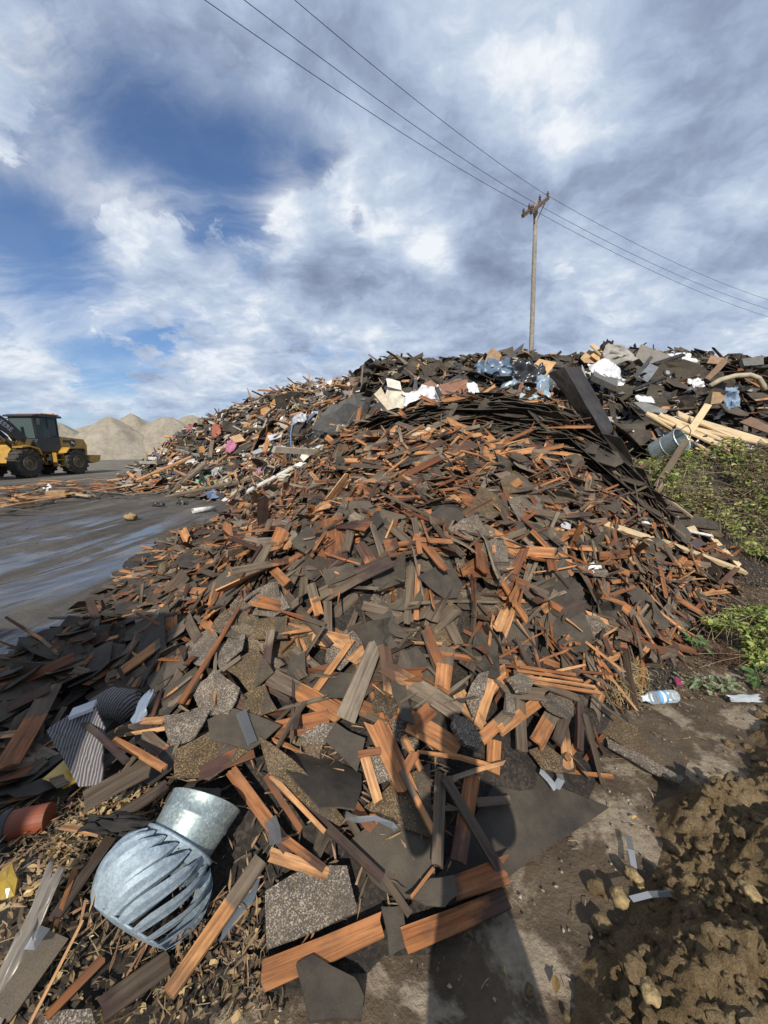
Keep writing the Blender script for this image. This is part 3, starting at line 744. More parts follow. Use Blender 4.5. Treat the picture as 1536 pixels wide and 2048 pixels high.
# cab
part('cab_base', M_BLK, [prism([(.55, 1.35), (.55, 2.25), (.75, 2.25), (1.9, 2.1), (2.0, 1.9), (1.85, 1.38)], -.78, .78)])
part('cab_roof', M_BLK, [prism([(.35, 3.30), (.4, 3.42), (1.85, 3.45), (2.15, 3.38), (2.15, 3.30)], -.88, .88)])
part('roof_cap', M_ORG, [bevbox(1.15, 1.5, .07, (.95, 0, 3.485), .02)])
pil = [((.60, .74), (.62, .74)), ((.60, -.74), (.62, -.74)), ((1.86, .70), (1.98, .70)), ((1.86, -.70), (1.98, -.70)), ((1.22, .76), (1.22, .76)), ((1.22, -.76), (1.22, -.76))]
for (x0, y0), (x1, y1) in pil:
    V, F, U = tube([(x0, y0, 2.15), (x1, y1, 3.32)], .055, 6); part('cab_pillar', M_BLK, [(V, F)])
def pane(c, P): 
    a = Acc(); n = Vector(P[1]) - Vector(P[0]); m_ = Vector(P[3]) - Vector(P[0]); nn = n.cross(m_).normalized() * .006
    V = [tuple(Vector(p) + nn) for p in P] + [tuple(Vector(p) - nn) for p in P]
    a.add(V, [(0, 1, 2, 3), (7, 6, 5, 4)] + [(i, i + 4, (i + 1) % 4 + 4, (i + 1) % 4) for i in range(4)]); a.obj(c, M_GLASS, loader)
for s in (-1, 1):
    pane('side_window', [(.68, s * .755, 2.28), (1.18, s * .765, 2.28), (1.18, s * .765, 3.28), (.69, s * .755, 3.28)])
    pane('side_window', [(1.27, s * .765, 1.75), (1.85, s * .72, 2.12), (1.92, s * .71, 3.28), (1.27, s * .765, 3.28)])
pane('windscreen', [(1.93, -.66, 2.12), (1.93, .66, 2.12), (2.02, .66, 3.28), (2.02, -.66, 3.28)])
pane('rear_window', [(.60, -.68, 2.28), (.60, .68, 2.28), (.61, .68, 3.28), (.61, -.68, 3.28)])
part('driver_seat', M_BLK, [bevbox(.5, .5, .15, (1.05, 0, 2.2), .04), bevbox(.14, .48, .75, (.82, 0, 2.6), .04)])
V, F, U = tube([(1.55, 0, 2.1), (1.45, 0, 2.55)], .03, 6); V2, F2 = lathe([(.17, -.015), (.2, 0), (.17, .015)], 16); V2 = V2 + np.array((1.45, 0, 2.56)); part('steering_wheel', M_BLK, [(V, F), (V2, F2)])
part('exhaust_stack', M_CHROME, [tube([(.15, -.1, 2.2), (.15, -.1, 2.75), (.05, -.1, 2.98), (-.08, -.1, 3.05)], .075, 10)[:2]])
part('air_intake', M_BLK, [lathe([(.0, 2.2), (.13, 2.2), (.13, 2.5), (.17, 2.52), (.17, 2.62), (0, 2.66)], 12)])
for s in (-1, 1): part('mirror', M_BLK, [bevbox(.06, .2, .34, (2.05, s * 1.08, 3.0), .02), tube([(1.95, s * .8, 3.2), (2.05, s * 1.08, 3.18)], .02, 5)[:2]])
part('beacon', M_ORG, [lathe([(0.07, 3.52), (.07, 3.62), (.0, 3.66)], 10)])
# raised boom, cylinders, grapple bucket
for s in (-1, 1):
    part('boom_arm', M_BLK, [prism([(2.35, 2.15), (2.55, 1.80), (3.3, 2.3), (4.3, 3.0), (5.0, 2.9), (5.3, 2.2), (5.55, 2.25), (5.35, 3.1), (4.6, 3.55), (3.9, 3.45), (3.1, 2.9)], s * .55 - .07, s * .55 + .07)])
    part('lift_cylinder', M_BLK, [tube([(2.75, s * .38, 1.3), (3.4, s * .42, 1.95)], .09, 10)[:2]]); part('cylinder_rod', M_CHROME, [tube([(3.4, s * .42, 1.95), (4.2, s * .47, 2.75)], .05, 10)[:2]])
part('boom_crossbeam', M_BLK, [tube([(4.0, -.55, 3.1), (4.0, .55, 3.1)], .16, 12)[:2]])
part('tilt_linkage', M_BLK, [prism([(3.4, 3.0), (3.55, 3.9), (4.0, 4.05), (5.2, 3.7), (5.3, 3.5), (4.0, 3.75), (3.8, 3.65), (3.65, 2.95)], -.10, .10)])
part('tilt_cylinder', M_BLK, [tube([(2.5, 0, 2.0), (3.1, 0, 2.9)], .10, 10)[:2]]); part('tilt_rod', M_CHROME, [tube([(3.1, 0, 2.9), (3.55, 0, 3.7)], .055, 10)[:2]])
part('bucket', M_RIM, [prism([(5.3, 1.2), (5.5, 2.2), (5.62, 2.2), (5.5, 1.25), (6.0, .62), (7.0, .5), (7.0, .42), (5.9, .5)], -1.35, 1.35), prism([(5.35, 1.2), (5.55, 2.2), (6.9, .6), (7.0, .45), (5.95, .55)], -1.38, -1.34), prism([(5.35, 1.2), (5.55, 2.2), (6.9, .6), (7.0, .45), (5.95, .55)], 1.34, 1.38)])
# round black badge with a pale leaping animal, pale boom lettering
for s in (-1, 1):
    V, F = lathe([(0, 0), (.21, 0), (.23, -.01)], 20); Q = np.array(Matrix.Rotation(R(-90 * s), 3, 'X')); V = V @ Q.T + np.array((-.45, s * .632, 1.88)); part('badge', M_BLK, [(V, F)])
    dz_ = [(-.16, -.02), (-.12, .05), (-.02, .04), (.04, .10), (.02, .16), (.06, .13), (.10, .15), (.09, .09), (.15, .06), (.07, .03), (.12, -.06), (.04, -.01), (-.05, -.02), (-.14, -.09), (-.12, -.02)]
    V, F = prism([(-.45 + x, 1.87 + z) for x, z in dz_], s * .640, s * .646); part('badge_emblem', M_CHROME, [(V, F)])
    cu = bpy.data.curves.new('boom_lettering', 'FONT'); cu.body = 'DEERE'; cu.size = .34; cu.extrude = .002; cu.align_x = 'CENTER'
    to = bpy.data.objects.new('tmp', cu); COL.objects.link(to); dg = bpy.context.evaluated_depsgraph_get(); mt = bpy.data.meshes.new_from_object(to.evaluated_get(dg)); bpy.data.objects.remove(to)
    mt.materials.clear(); mt.materials.append(M_CHROME)
    lo = link(bpy.data.objects.new('boom_lettering', mt), loader); lo.location = (3.55, s * .625, 2.72); lo.rotation_euler = (R(90), R(-40) if s < 0 else R(40), R(180) if s > 0 else 0)
# stand it on the yard
hd = Vector((fr_.x - rr_.x, fr_.y - rr_.y, 0)); hang = math.atan2(hd.y, hd.x)
LS = hd.length / WB
hang = R(-94); LS = 1.0
side = Vector((math.cos(hang + R(90)), math.sin(hang + R(90)), 0))
org = Vector((rr_.x, rr_.y, 0)) - side * 1.0
loader.location = org; loader.rotation_euler = (0, 0, hang)
# ------------------------------------------------------------------ second machine, hidden behind the loader
bx_ = Vector(P_z(8, 915, 0))
tr = empty('dump_truck', (-47, 45, 0), R(-60), label='orange ribbed dump truck body seen behind the boom of the wheel loader', cat='dump truck')
def tpart(name, mat, pieces):
    a = Acc()
    for V, F in pieces: a.add(V, F)
    return a.obj(name, mat, tr)
tpart('dump_body', M_ORG, [prism([(-3, 1.0), (-3, 2.6), (2.4, 2.7), (2.7, 1.2), (2.4, 1.0)], -1.3, 1.3)] + [box(.14, 2.76, 1.5, (-2.6 + .62 * k, 0, 1.85)) for k in range(9)])
tpart('truck_cab', M_ORG, [prism([(2.9, .8), (2.9, 2.7), (4.2, 2.75), (4.6, 1.9), (4.9, 1.8), (4.9, .8)], -1.2, 1.2)])
tpart('cab_window', M_BLK, [box(.9, 2.44, .6, (3.6, 0, 2.3))])
for x in (-2, -.7, 3.8):
    for y in (-1.05, 1.05):
        V, F = lathe([(0, -.2), (.5, -.2), (.55, -.15), (.55, .15), (.5, .2), (0, .2)], 20); Q = np.array(Matrix.Rotation(R(90), 3, 'X')); tpart('wheel', M_TYRE, [(V @ Q.T + np.array((x, y, .55)), F)])
# ------------------------------------------------------------------ loose pieces: shapes
rs = np.random.RandomState(7)
def shake(L, Wd, th, rng=rs, jag=0.25, bow=0.02, tone=None):
    """split wooden shake: thick at one end, broken at the other"""
    nx_, ny_ = 2, 3
    xs = np.linspace(-.5, .5, nx_ + 1); ys = np.linspace(-.5, .5, ny_ + 1)
    sk = rng.uniform(-.12, .12); tap = rng.uniform(.75, 1.0)
    e0 = rng.uniform(-jag, jag * .3, ny_ + 1) * (rng.rand() < .6); e1 = rng.uniform(-jag * .3, jag, ny_ + 1) * (rng.rand() < .8)
    b = rng.uniform(-bow, bow); tw = rng.uniform(-.06, .06)
    V = []; U = []; T = []
    u0, v0 = rng.uniform(0, 50, 2)
    if tone is None: tone = (rng.rand(), 0, 0)
    for zt in (1, 0):
        for i, x in enumerate(xs):
            for j, y in enumerate(ys):
                xx = x + (e0[j] * Wd / L * .6 if i == 0 else e1[j] * Wd / L * .6 if i == nx_ else 0)
                yy = y * (tap + (1 - tap) * (1 - (x + .5))) + sk * x * Wd / L
                t_ = th * (0.35 + 0.65 * (x + .5))
                z = b * L * (1 - 4 * x * x) * 2 + tw * x * y * Wd * 4 + (t_ if zt else 0)
                V.append((xx * L, yy * Wd, z)); U.append((u0 + xx * L, v0 + yy * Wd + (0 if zt else th))); T.append((*tone, x + .5))
    m = (nx_ + 1) * (ny_ + 1); g = lambda i, j: i * (ny_ + 1) + j
    F = []
    for i in range(nx_):
        for j in range(ny_):
            q = (g(i, j), g(i + 1, j), g(i + 1, j + 1), g(i, j + 1)); F.append(q); F.append(tuple(m + k for k in q[::-1]))
    rim = [g(i, 0) for i in range(nx_)] + [g(nx_, j) for j in range(ny_)] + [g(i, ny_) for i in range(nx_, 0, -1)] + [g(0, j) for j in range(ny_, 0, -1)]
    for a, c in zip(rim, rim[1:] + rim[:1]): F.append((a, a + m, c + m, c))
    return np.array(V), F, np.array(U), np.array(T)
def stick(L, Wd, th, rng=rs, tone=None):
    tone = tone or (rng.rand(), 0, 0)
    xs = (-.5, 0, .5); b = rng.uniform(-.03, .03); b2 = rng.uniform(-.02, .02); V = []; U = []; T = []; u0, v0 = rng.uniform(0, 50, 2)
    for x in xs:
        w = Wd * (1 if x < .4 else rng.uniform(.3, 1)); h = th * (1 if x < .4 else rng.uniform(.4, 1))
        for (y, z) in ((-.5, 0), (.5, 0), (.5, 1), (-.5, 1)):
            V.append((x * L + (rng.uniform(-.03, .03) if x else 0), y * w + b * L * (1 - 4 * x * x), z * h + b2 * L * (1 - 4 * x * x))); U.append((u0 + x * L, v0 + y * Wd + z * th)); T.append((*tone, x + .5))
    F = [(0, 1, 2, 3)[::-1], (8, 9, 10, 11)]
    for i in (0, 4):
        for k in range(4): F.append((i + k, i + (k + 1) % 4, i + 4 + (k + 1) % 4, i + 4 + k))
    return np.array(V), F, np.array(U), np.array(T)
def ringsheet(out, th, warp=0.0, rng=rs, tone=(.5, 0, .5), crease=0.0):
    """irregular sheet from its outline (xy), with thickness and a bent surface"""
    out = np.asarray(out, float); n = len(out); c = out.mean(0); ext = np.abs(out - c).max() + 1e-6
    P = np.concatenate([out, c + (out - c) * .55, c[None]]); q = (P - c) / ext
    a1, a2, a3 = rng.uniform(-1, 1, 3)
    z = warp * ext * (a1 * q[:, 0] ** 2 + a2 * q[:, 0] * q[:, 1] + a3 * q[:, 1] ** 2 * .7) + rng.uniform(-.5, .5, len(P)) * warp * ext * .35
    if crease:
        th_ = rng.uniform(0, math.pi); dd = q[:, 0] * math.cos(th_) + q[:, 1] * math.sin(th_) - rng.uniform(-.3, .3); z = z + np.maximum(dd, 0) * crease * ext
    V = np.concatenate([np.c_[P, z + th], np.c_[P, z]]); m = len(P); F = []
    for i in range(n):
        j = (i + 1) % n
        F += [(i, j, n + j, n + i), (n + i, n + j, 2 * n), (m + j, m + i, m + n + i, m + n + j), (m + n + j, m + n + i, m + 2 * n), (i, i + m, j + m, j)]
    sgn = np.sum(out[:, 0] * np.roll(out[:, 1], -1) - np.roll(out[:, 0], -1) * out[:, 1])
    if sgn < 0: F = [f[::-1] for f in F]
    u0 = rng.uniform(0, 50, 2); U = np.concatenate([P, P]) + u0
    T = np.array([(*tone, a) for a in np.tile((q[:, 0] + 1) / 2, 2)])
    return V, F, U, T
def torn(L, Wd, rng=rs, n=9, j=.16, square=.5):
    """torn outline, part rectangle part ragged"""
    pts = []
    for k in range(n):
        a = 2 * math.pi * (k + rng.uniform(-.25, .25)) / n; ca, sa = math.cos(a), math.sin(a)
        r1 = 1 / max(abs(ca), abs(sa)); r = (1 - square) * 1.0 + square * r1
        r *= 1 + rng.uniform(-j, j)
        pts.append((ca * r * L / 2, sa * r * Wd / 2))
    return np.array(pts)
def crumple(L, Wd, rng=rs, n=7, amp=.25, seed=None):
    seed = int(rng.randint(9999)) if seed is None else seed
    g = np.linspace(-.5, .5, n); X, Y = np.meshgrid(g, g, indexing='ij')
    Z = (fbm(X * 4 + 9, Y * 4 + seed * .37, seed, 3) - .5) * 2 * amp * min(L, Wd)
    fold = np.abs(fbm(X * 3 + 3, Y * 3 + 7 + seed * .21, seed + 3, 2) - .5) * 2
    Z = Z + fold * amp * .9 * min(L, Wd); edge = np.maximum(np.abs(X), np.abs(Y)); Z = Z + (1 - (edge * 2) ** 2) * amp * min(L, Wd) * .5
    jx = (fbm(X * 5 + 1, Y * 5 + seed, seed + 5, 2) - .5) * .35; jy = (fbm(X * 5 + 4, Y * 5 + seed, seed + 8, 2) - .5) * .35
    V = np.stack([(X + jx) * L, (Y + jy) * Wd, Z], -1).reshape(-1, 3); V = np.concatenate([V, V - (0, 0, .004)]); m = n * n
    F = []
    for i in range(n - 1):
        for j in range(n - 1):
            q = (i * n + j, (i + 1) * n + j, (i + 1) * n + j + 1, i * n + j + 1); F.append(q); F.append(tuple(m + k for k in q[::-1]))
    rim = [i * n for i in range(n - 1)] + [(n - 1) * n + j for j in range(n - 1)] + [i * n + n - 1 for i in range(n - 1, 0, -1)] + [j for j in range(n - 1, 0, -1)]
    for a, c in zip(rim, rim[1:] + rim[:1]): F.append((a, a + m, c + m, c))
    return V, F, V[:, :2].copy(), None

# ------------------------------------------------------------------ loose pieces: where and which
NEAR = [(0, 1345), (130, 1288), (190, 1235), (245, 1180), (330, 1092), (450, 1050), (495, 1000), (560, 978), (640, 925), (700, 862), (760, 826), (880, 790), (1000, 786), (1110, 802), (1200, 872), (1270, 945), (1330, 1015), (1400, 1050), (1470, 1110), (1465, 1165), (1340, 1290), (1270, 1370),
        (1190, 1420), (1200, 1500), (1120, 1540), (1000, 1560), (960, 1640), (1000, 1760), (800, 1830), (560, 1900), (400, 1800), (300, 1560), (0, 1560)]
FAR = [(240, 975), (300, 920), (350, 880), (400, 845), (500, 802), (600, 776), (700, 760), (745, 728), (780, 716), (880, 728), (960, 716), (1010, 702), (1130, 725), (1280, 702), (1536, 722), (2300, 690), (2300, 900), (1536, 885), (1290, 915), (1190, 860), (1110, 800), (1000, 785), (880, 790), (760, 826), (700, 870), (640, 930), (560, 985), (420, 1010), (300, 990)]
def sample(n, x0, x1, y0, y1, poly, rng, dens=None):
    x = rng.uniform(x0, x1, n); y = rng.uniform(y0, y1, n); z = H0(x, y)
    u, v, dep = proj(np.stack([x, y, z], -1))
    ok = (z > 0.0) & mask_poly(u, v, poly)
    nn = normal_at(x, y); view = np.stack([-x, -y, CAM_H - z], -1); view /= np.linalg.norm(view, axis=-1, keepdims=True)
    ok &= (nn * view).sum(-1) > -0.05
    if dens is not None: ok &= rng.rand(n) < dens(u, v, x, y)
    return x[ok], y[ok], z[ok], u[ok], v[ok], dep[ok], nn[ok]
def basis(n, yaw, rng, tilt):
    n = n + rng.normal(0, tilt, 3); n /= np.linalg.norm(n)
    a = np.array([math.cos(yaw), math.sin(yaw), 0.0]); x = a - n * a.dot(n); x /= np.linalg.norm(x); y = np.cross(n, x)
    return x, y, n
ITEMS = []      # everything scattered: dict(kind, name, cat, mat, V,F,U,T, M, u,v, area, look)
SKU, SKV = [240, 300, 340, 380, 440, 500, 600, 700, 740, 765, 870, 960, 1010, 1110, 1180, 1270, 1420, 1536, 2400], [955, 915, 880, 852, 824, 796, 770, 754, 728, 714, 724, 712, 700, 718, 708, 698, 710, 718, 700]
def put(kind, shape, M, u, v, dep, size, look, mat):
    if kind in ('broken_board', 'roofing_scrap', 'plastic_scrap', 'panel_scrap', 'pale_strip') and u > 300:
        pu, pv, _ = proj(np.asarray(shape[0]) @ M[:3, :3].T + M[:3, 3]); over = (np.interp(pu, SKU, SKV) - pv).max()
        if over > (9 if size[1] > .12 else 22) * (.35 + 1.1 * ((u * 7.31) % 1.0)): return
    ITEMS.append(dict(kind=kind, s=shape, M=M, u=u, v=v, px=size[0] * size[1] * (FPX / dep) ** 2, L=size[0], W=size[1], look=look, mat=mat))
def wood_tone(rng, dark=0.0):
    k = rng.rand()
    if k < .44 - dark * .3: g = rng.uniform(.0, .15) - .1; nm = ('orange', 'tawny', 'honey-coloured')[rng.randint(3)]
    elif k < .64: g = rng.uniform(.3, .65); nm = 'half orange, half weathered'
    else: g = 1.2; nm = ('weathered brown', 'grey-brown', 'dull olive-brown')[rng.randint(3)]
    st = rng.uniform(.3, .8) if rng.rand() < .33 else -.3
    if st > 0: nm += (' dark-stained' if g != 1.2 else ' blackened')
    return (rng.rand(), g, st), nm
rg = np.random.RandomState(11)
# --- underlayer + main layer on the near pile
def near_layer(n, kinds, tilt, z0, z1, seed, dens=None):
    r_ = np.random.RandomState(seed)
    x, y, z, u, v, dep, nn = sample(n, -3.9, 4.9, 0.6, 9.5, NEAR, r_, dens)
    for i in range(len(x)):
        k = r_.rand(); acc = 0
        for kd, w in kinds:
            acc += w
            if k < acc: break
        right = np.clip((u[i] - 950) / 350, 0, 1) * np.clip((1400 - v[i]) / 200, 0, 1)
        dark = np.clip((250 - u[i]) / 250, 0, 1) + right * .4
        yaw = r_.uniform(0, 2 * math.pi)
        if v[i] < 1000 and r_.rand() < .5: yaw = r_.normal(0.25, .5)
        X, Y_, Z = basis(nn[i], yaw, r_, tilt)
        P = np.array([x[i], y[i], z[i]]) + nn[i] * r_.uniform(z0, z1)
        if kd == 'wood_shake':
            L = np.clip(r_.lognormal(math.log(.30), .45), .09, .62 if v[i] < 1200 else .40); Wd = np.clip(r_.lognormal(math.log(.049 - right * .020), .58), .012, .16 if v[i] < 1200 else .09)
            tone, nm = wood_tone(r_, dark); sh = shake(L, Wd, r_.uniform(.005, .014), r_, r_.uniform(.3, 1.1), .03, tone); mat = M_WOOD
        elif kd == 'wood_splinter':
            L = np.clip(r_.lognormal(math.log(.24), .45), .07, .75); Wd = r_.uniform(.008, .026); tone, nm = wood_tone(r_, dark); sh = stick(L, Wd, r_.uniform(.005, .014), r_, tone); mat = M_WOOD
        else:
            L = np.clip(r_.lognormal(math.log(.20 if v[i] < 1150 else .21), .42), .06, .36 if v[i] < 1380 else .26); Wd = L * r_.uniform(.4, .95)
            gpatch = fbm(np.array(x[i] * 1.5), np.array(y[i] * 1.5), 77, 2); gr = 1.0 if r_.rand() < np.clip((gpatch - .36) * 2.4, .06, .6) + (.30 if u[i] < 850 and 1180 < v[i] < 1580 else 0) * (.35 if v[i] < 1000 else 1) else 0.0
            tone = (r_.rand(), gr, r_.uniform(.0, 1.6)); nm = ('speckled grey', 'speckled tan', 'gritty mottled')[r_.randint(3)] if gr else ('dark brown', 'charcoal', 'black-brown', 'dull grey')[r_.randint(4)]
            sh = ringsheet(torn(L, Wd, r_, r_.randint(9, 16), .22, .65), r_.uniform(.003, .007), r_.uniform(.05, .32), r_, tone, r_.uniform(.1, .8) if r_.rand() < .35 else 0); mat = M_SHIN
        put(kd, sh, mat4(X, Y_, Z, P), u[i], v[i], dep[i], (L, Wd), nm, mat)
near_layer(3000, [('shingle_piece', .55), ('wood_shake', .45)], .16, -.02, .01, 1)
near_layer(8500, [('wood_shake', .55), ('shingle_piece', .24), ('wood_splinter', .21)], .32, .0, .06, 2)
near_layer(9500, [('wood_shake', .56), ('wood_splinter', .35), ('shingle_piece', .09)], .40, .03, .11, 3)
# extra thin splinters and slivers on the right flank
near_layer(5200, [('wood_splinter', .5), ('wood_shake', .42), ('shingle_piece', .08)], .25, .02, .08, 4, lambda u, v, x, y: (u > 950) & (v < 1330) & (v > 960))
# upper and distant part of the near pile needs more
near_layer(9000, [('wood_shake', .62), ('wood_splinter', .28), ('shingle_piece', .10)], .38, .01, .11, 5, lambda u, v, x, y: (v < 1130))
# --- the crest: sheets and shakes stacked edge-on, following the ridge down to the right
CREST = [(700, 868, 5.65), (760, 838, 5.40), (880, 806, 5.12), (1000, 803, 5.02), (1100, 818, 4.85), (1190, 884, 4.66), (1260, 954, 4.50), (1320, 1022, 4.40)]
cw = [np.array(P_y(*c)) for c in CREST]
BAND = [(720, 840), (800, 815), (880, 808), (1000, 806), (1100, 832), (1190, 895), (1285, 985), (1290, 1030), (1200, 985), (1100, 905), (1000, 866), (860, 864), (745, 872)]
r_ = np.random.RandomState(32)
m_ = mask_poly(np.array([q['u'] for q in ITEMS]), np.array([q['v'] for q in ITEMS]), BAND) & (r_.rand(len(ITEMS)) < .94)
ITEMS = [q for q, d_ in zip(ITEMS, m_) if not d_]
for k in range(280):
    s_ = r_.uniform(.3, len(cw) - 1.3); i = int(s_); f = s_ - i; p = cw[i] * (1 - f) + cw[i + 1] * f; d = cw[min(i + 1, len(cw) - 1)] - cw[i]; d /= np.linalg.norm(d)
    lev = r_.rand(); p = p + np.array([r_.normal(0, .08), -.02 - .22 * lev + r_.uniform(-.06, .06), -.02 - .36 * lev])
    dd = d + np.array([r_.normal(0, .10), r_.normal(0, .25), r_.normal(0, .06)]); dd /= np.linalg.norm(dd)
    nrm = np.array([r_.normal(0, .05), r_.uniform(-.02, .30), 1.0]); nrm -= dd * nrm.dot(dd); nrm /= np.linalg.norm(nrm); yv = np.cross(nrm, dd); u, v, dep = proj(p)
    if r_.rand() < .66:
        L = r_.uniform(.35, 1.0); Wd = r_.uniform(.25, .55); sh = ringsheet(torn(L, Wd, r_, 10, .14, .75), .006, r_.uniform(.03, .12), r_, (r_.rand() * .6, 0.0, .5)); put('shingle_piece', sh, mat4(dd, yv, nrm, p), u, v, dep, (L, Wd * .35), ('black-brown', 'charcoal')[r_.randint(2)], M_SHIN)
    else:
        L = r_.uniform(.4, 1.1); Wd = r_.uniform(.04, .12); tone, nm = wood_tone(r_, .6); sh = shake(L, Wd, r_.uniform(.008, .014), r_, .3, .02, tone); put('wood_shake', sh, mat4(dd, yv, nrm, p), u, v, dep, (L, Wd * .5), nm, M_WOOD)
r_ = np.random.RandomState(33)
for k in range(360):
    s_ = r_.uniform(0, len(cw) - 1.001); i = int(s_); f = s_ - i; p = cw[i] * (1 - f) + cw[i + 1] * f; d = cw[min(i + 1, len(cw) - 1)] - cw[i]; d /= np.linalg.norm(d)
    drop = r_.uniform(0, 1) ** .8
    down = np.array([-.05, -.50, -.50])
    p = p + down * drop * (.9 if s_ > 1 else .6) + np.array([r_.normal(0, .05), r_.uniform(-.12, .08), r_.uniform(-.03, .05)])
    dd = d + r_.normal(0, .16, 3); dd /= np.linalg.norm(dd)
    nrm = np.array([.0, -.25, 1.0]) + r_.normal(0, .16, 3); nrm -= dd * nrm.dot(dd); nrm /= np.linalg.norm(nrm); yv = np.cross(nrm, dd)
    L = r_.uniform(.3, .95); u, v, dep = proj(p)
    if r_.rand() < .55:
        Wd = r_.uniform(.12, .40); tone = (r_.rand() * .6, 0.0, .5); sh = ringsheet(torn(L, Wd, r_, 9, .14, .75), .006, r_.uniform(.03, .12), r_, tone); put('shingle_piece', sh, mat4(dd, yv, nrm, p), u, v, dep, (L, Wd * .5), ('black-brown', 'charcoal')[r_.randint(2)], M_SHIN)
    else:
        Wd = r_.uniform(.03, .12); tone, nm = wood_tone(r_, .8); sh = shake(L, Wd, r_.uniform(.006, .014), r_, .3, .02, tone); put('wood_shake', sh, mat4(dd, yv, nrm, p), u, v, dep, (L, Wd * .6), nm, M_WOOD)
# layered sheets on the left edge of the near pile
r_ = np.random.RandomState(34)
for k in range(240):
    q = r_.rand(); u0 = 250 + q * 260 + r_.normal(0, 18); v0 = 1190 - q * 150 + r_.uniform(-12, 45)
    p = hit(u0, v0) + np.array([r_.normal(0, .06), 0, r_.uniform(.0, .10)])
    yaw = r_.normal(R(12), .35); X, Y_, Z = basis(np.array([-.05, -.1, 1.0]), yaw, r_, .12); u, v, dep = proj(p); L = r_.uniform(.2, .6); Wd = r_.uniform(.1, .3)
    if r_.rand() < .75:
        sh = ringsheet(torn(L, Wd, r_, 9, .2, .6), .006, r_.uniform(.03, .10), r_, (r_.rand() * .6, 0, .5)); put('shingle_piece', sh, mat4(X, Y_, Z, p), u, v, dep, (L, Wd * .6), 'black-brown', M_SHIN)
    else:
        tone, nm = wood_tone(r_); sh = shake(L, Wd * .3, .01, r_, .3, .02, tone); put('wood_shake', sh, mat4(X, Y_, Z, p), u, v, dep, (L, Wd * .3), nm, M_WOOD)
# lower-left hollow: weathered boards running down left, black sheets standing in for its deep shade
r_ = np.random.RandomState(35)
HOL = [(0, 1345), (130, 1290), (240, 1185), (330, 1180), (360, 1300), (330, 1420), (330, 1560), (200, 1600), (0, 1600)]
x, y, z, u, v, dep, nn = sample(5200, -3.6, -.4, .8, 4.6, HOL, r_)
for i in range(len(x)):
    yaw = r_.normal(R(52), .40); X, Y_, Z = basis(nn[i], yaw, r_, .22); P = np.array([x[i], y[i], z[i] + r_.uniform(.0, .10)])
    if r_.rand() < .45:
        L = r_.uniform(.15, .55); Wd = r_.uniform(.03, .11); tone, nm = wood_tone(r_, 1.0); sh = shake(L, Wd, .01, r_, .3, .02, tone); put('wood_shake', sh, mat4(X, Y_, Z, P), u[i], v[i], dep[i], (L, Wd), nm, M_WOOD)
    else:
        L = r_.uniform(.15, .5); Wd = r_.uniform(.08, .3); sh = ringsheet(torn(L, Wd, r_, 9, .2, .5), .005, .1, r_, (r_.rand() * .5, 0, .5)); put('shingle_piece', sh, mat4(X, Y_, Z, P), u[i], v[i], dep[i], (L, Wd), ('black', 'charcoal')[r_.randint(2)], M_SHIN)

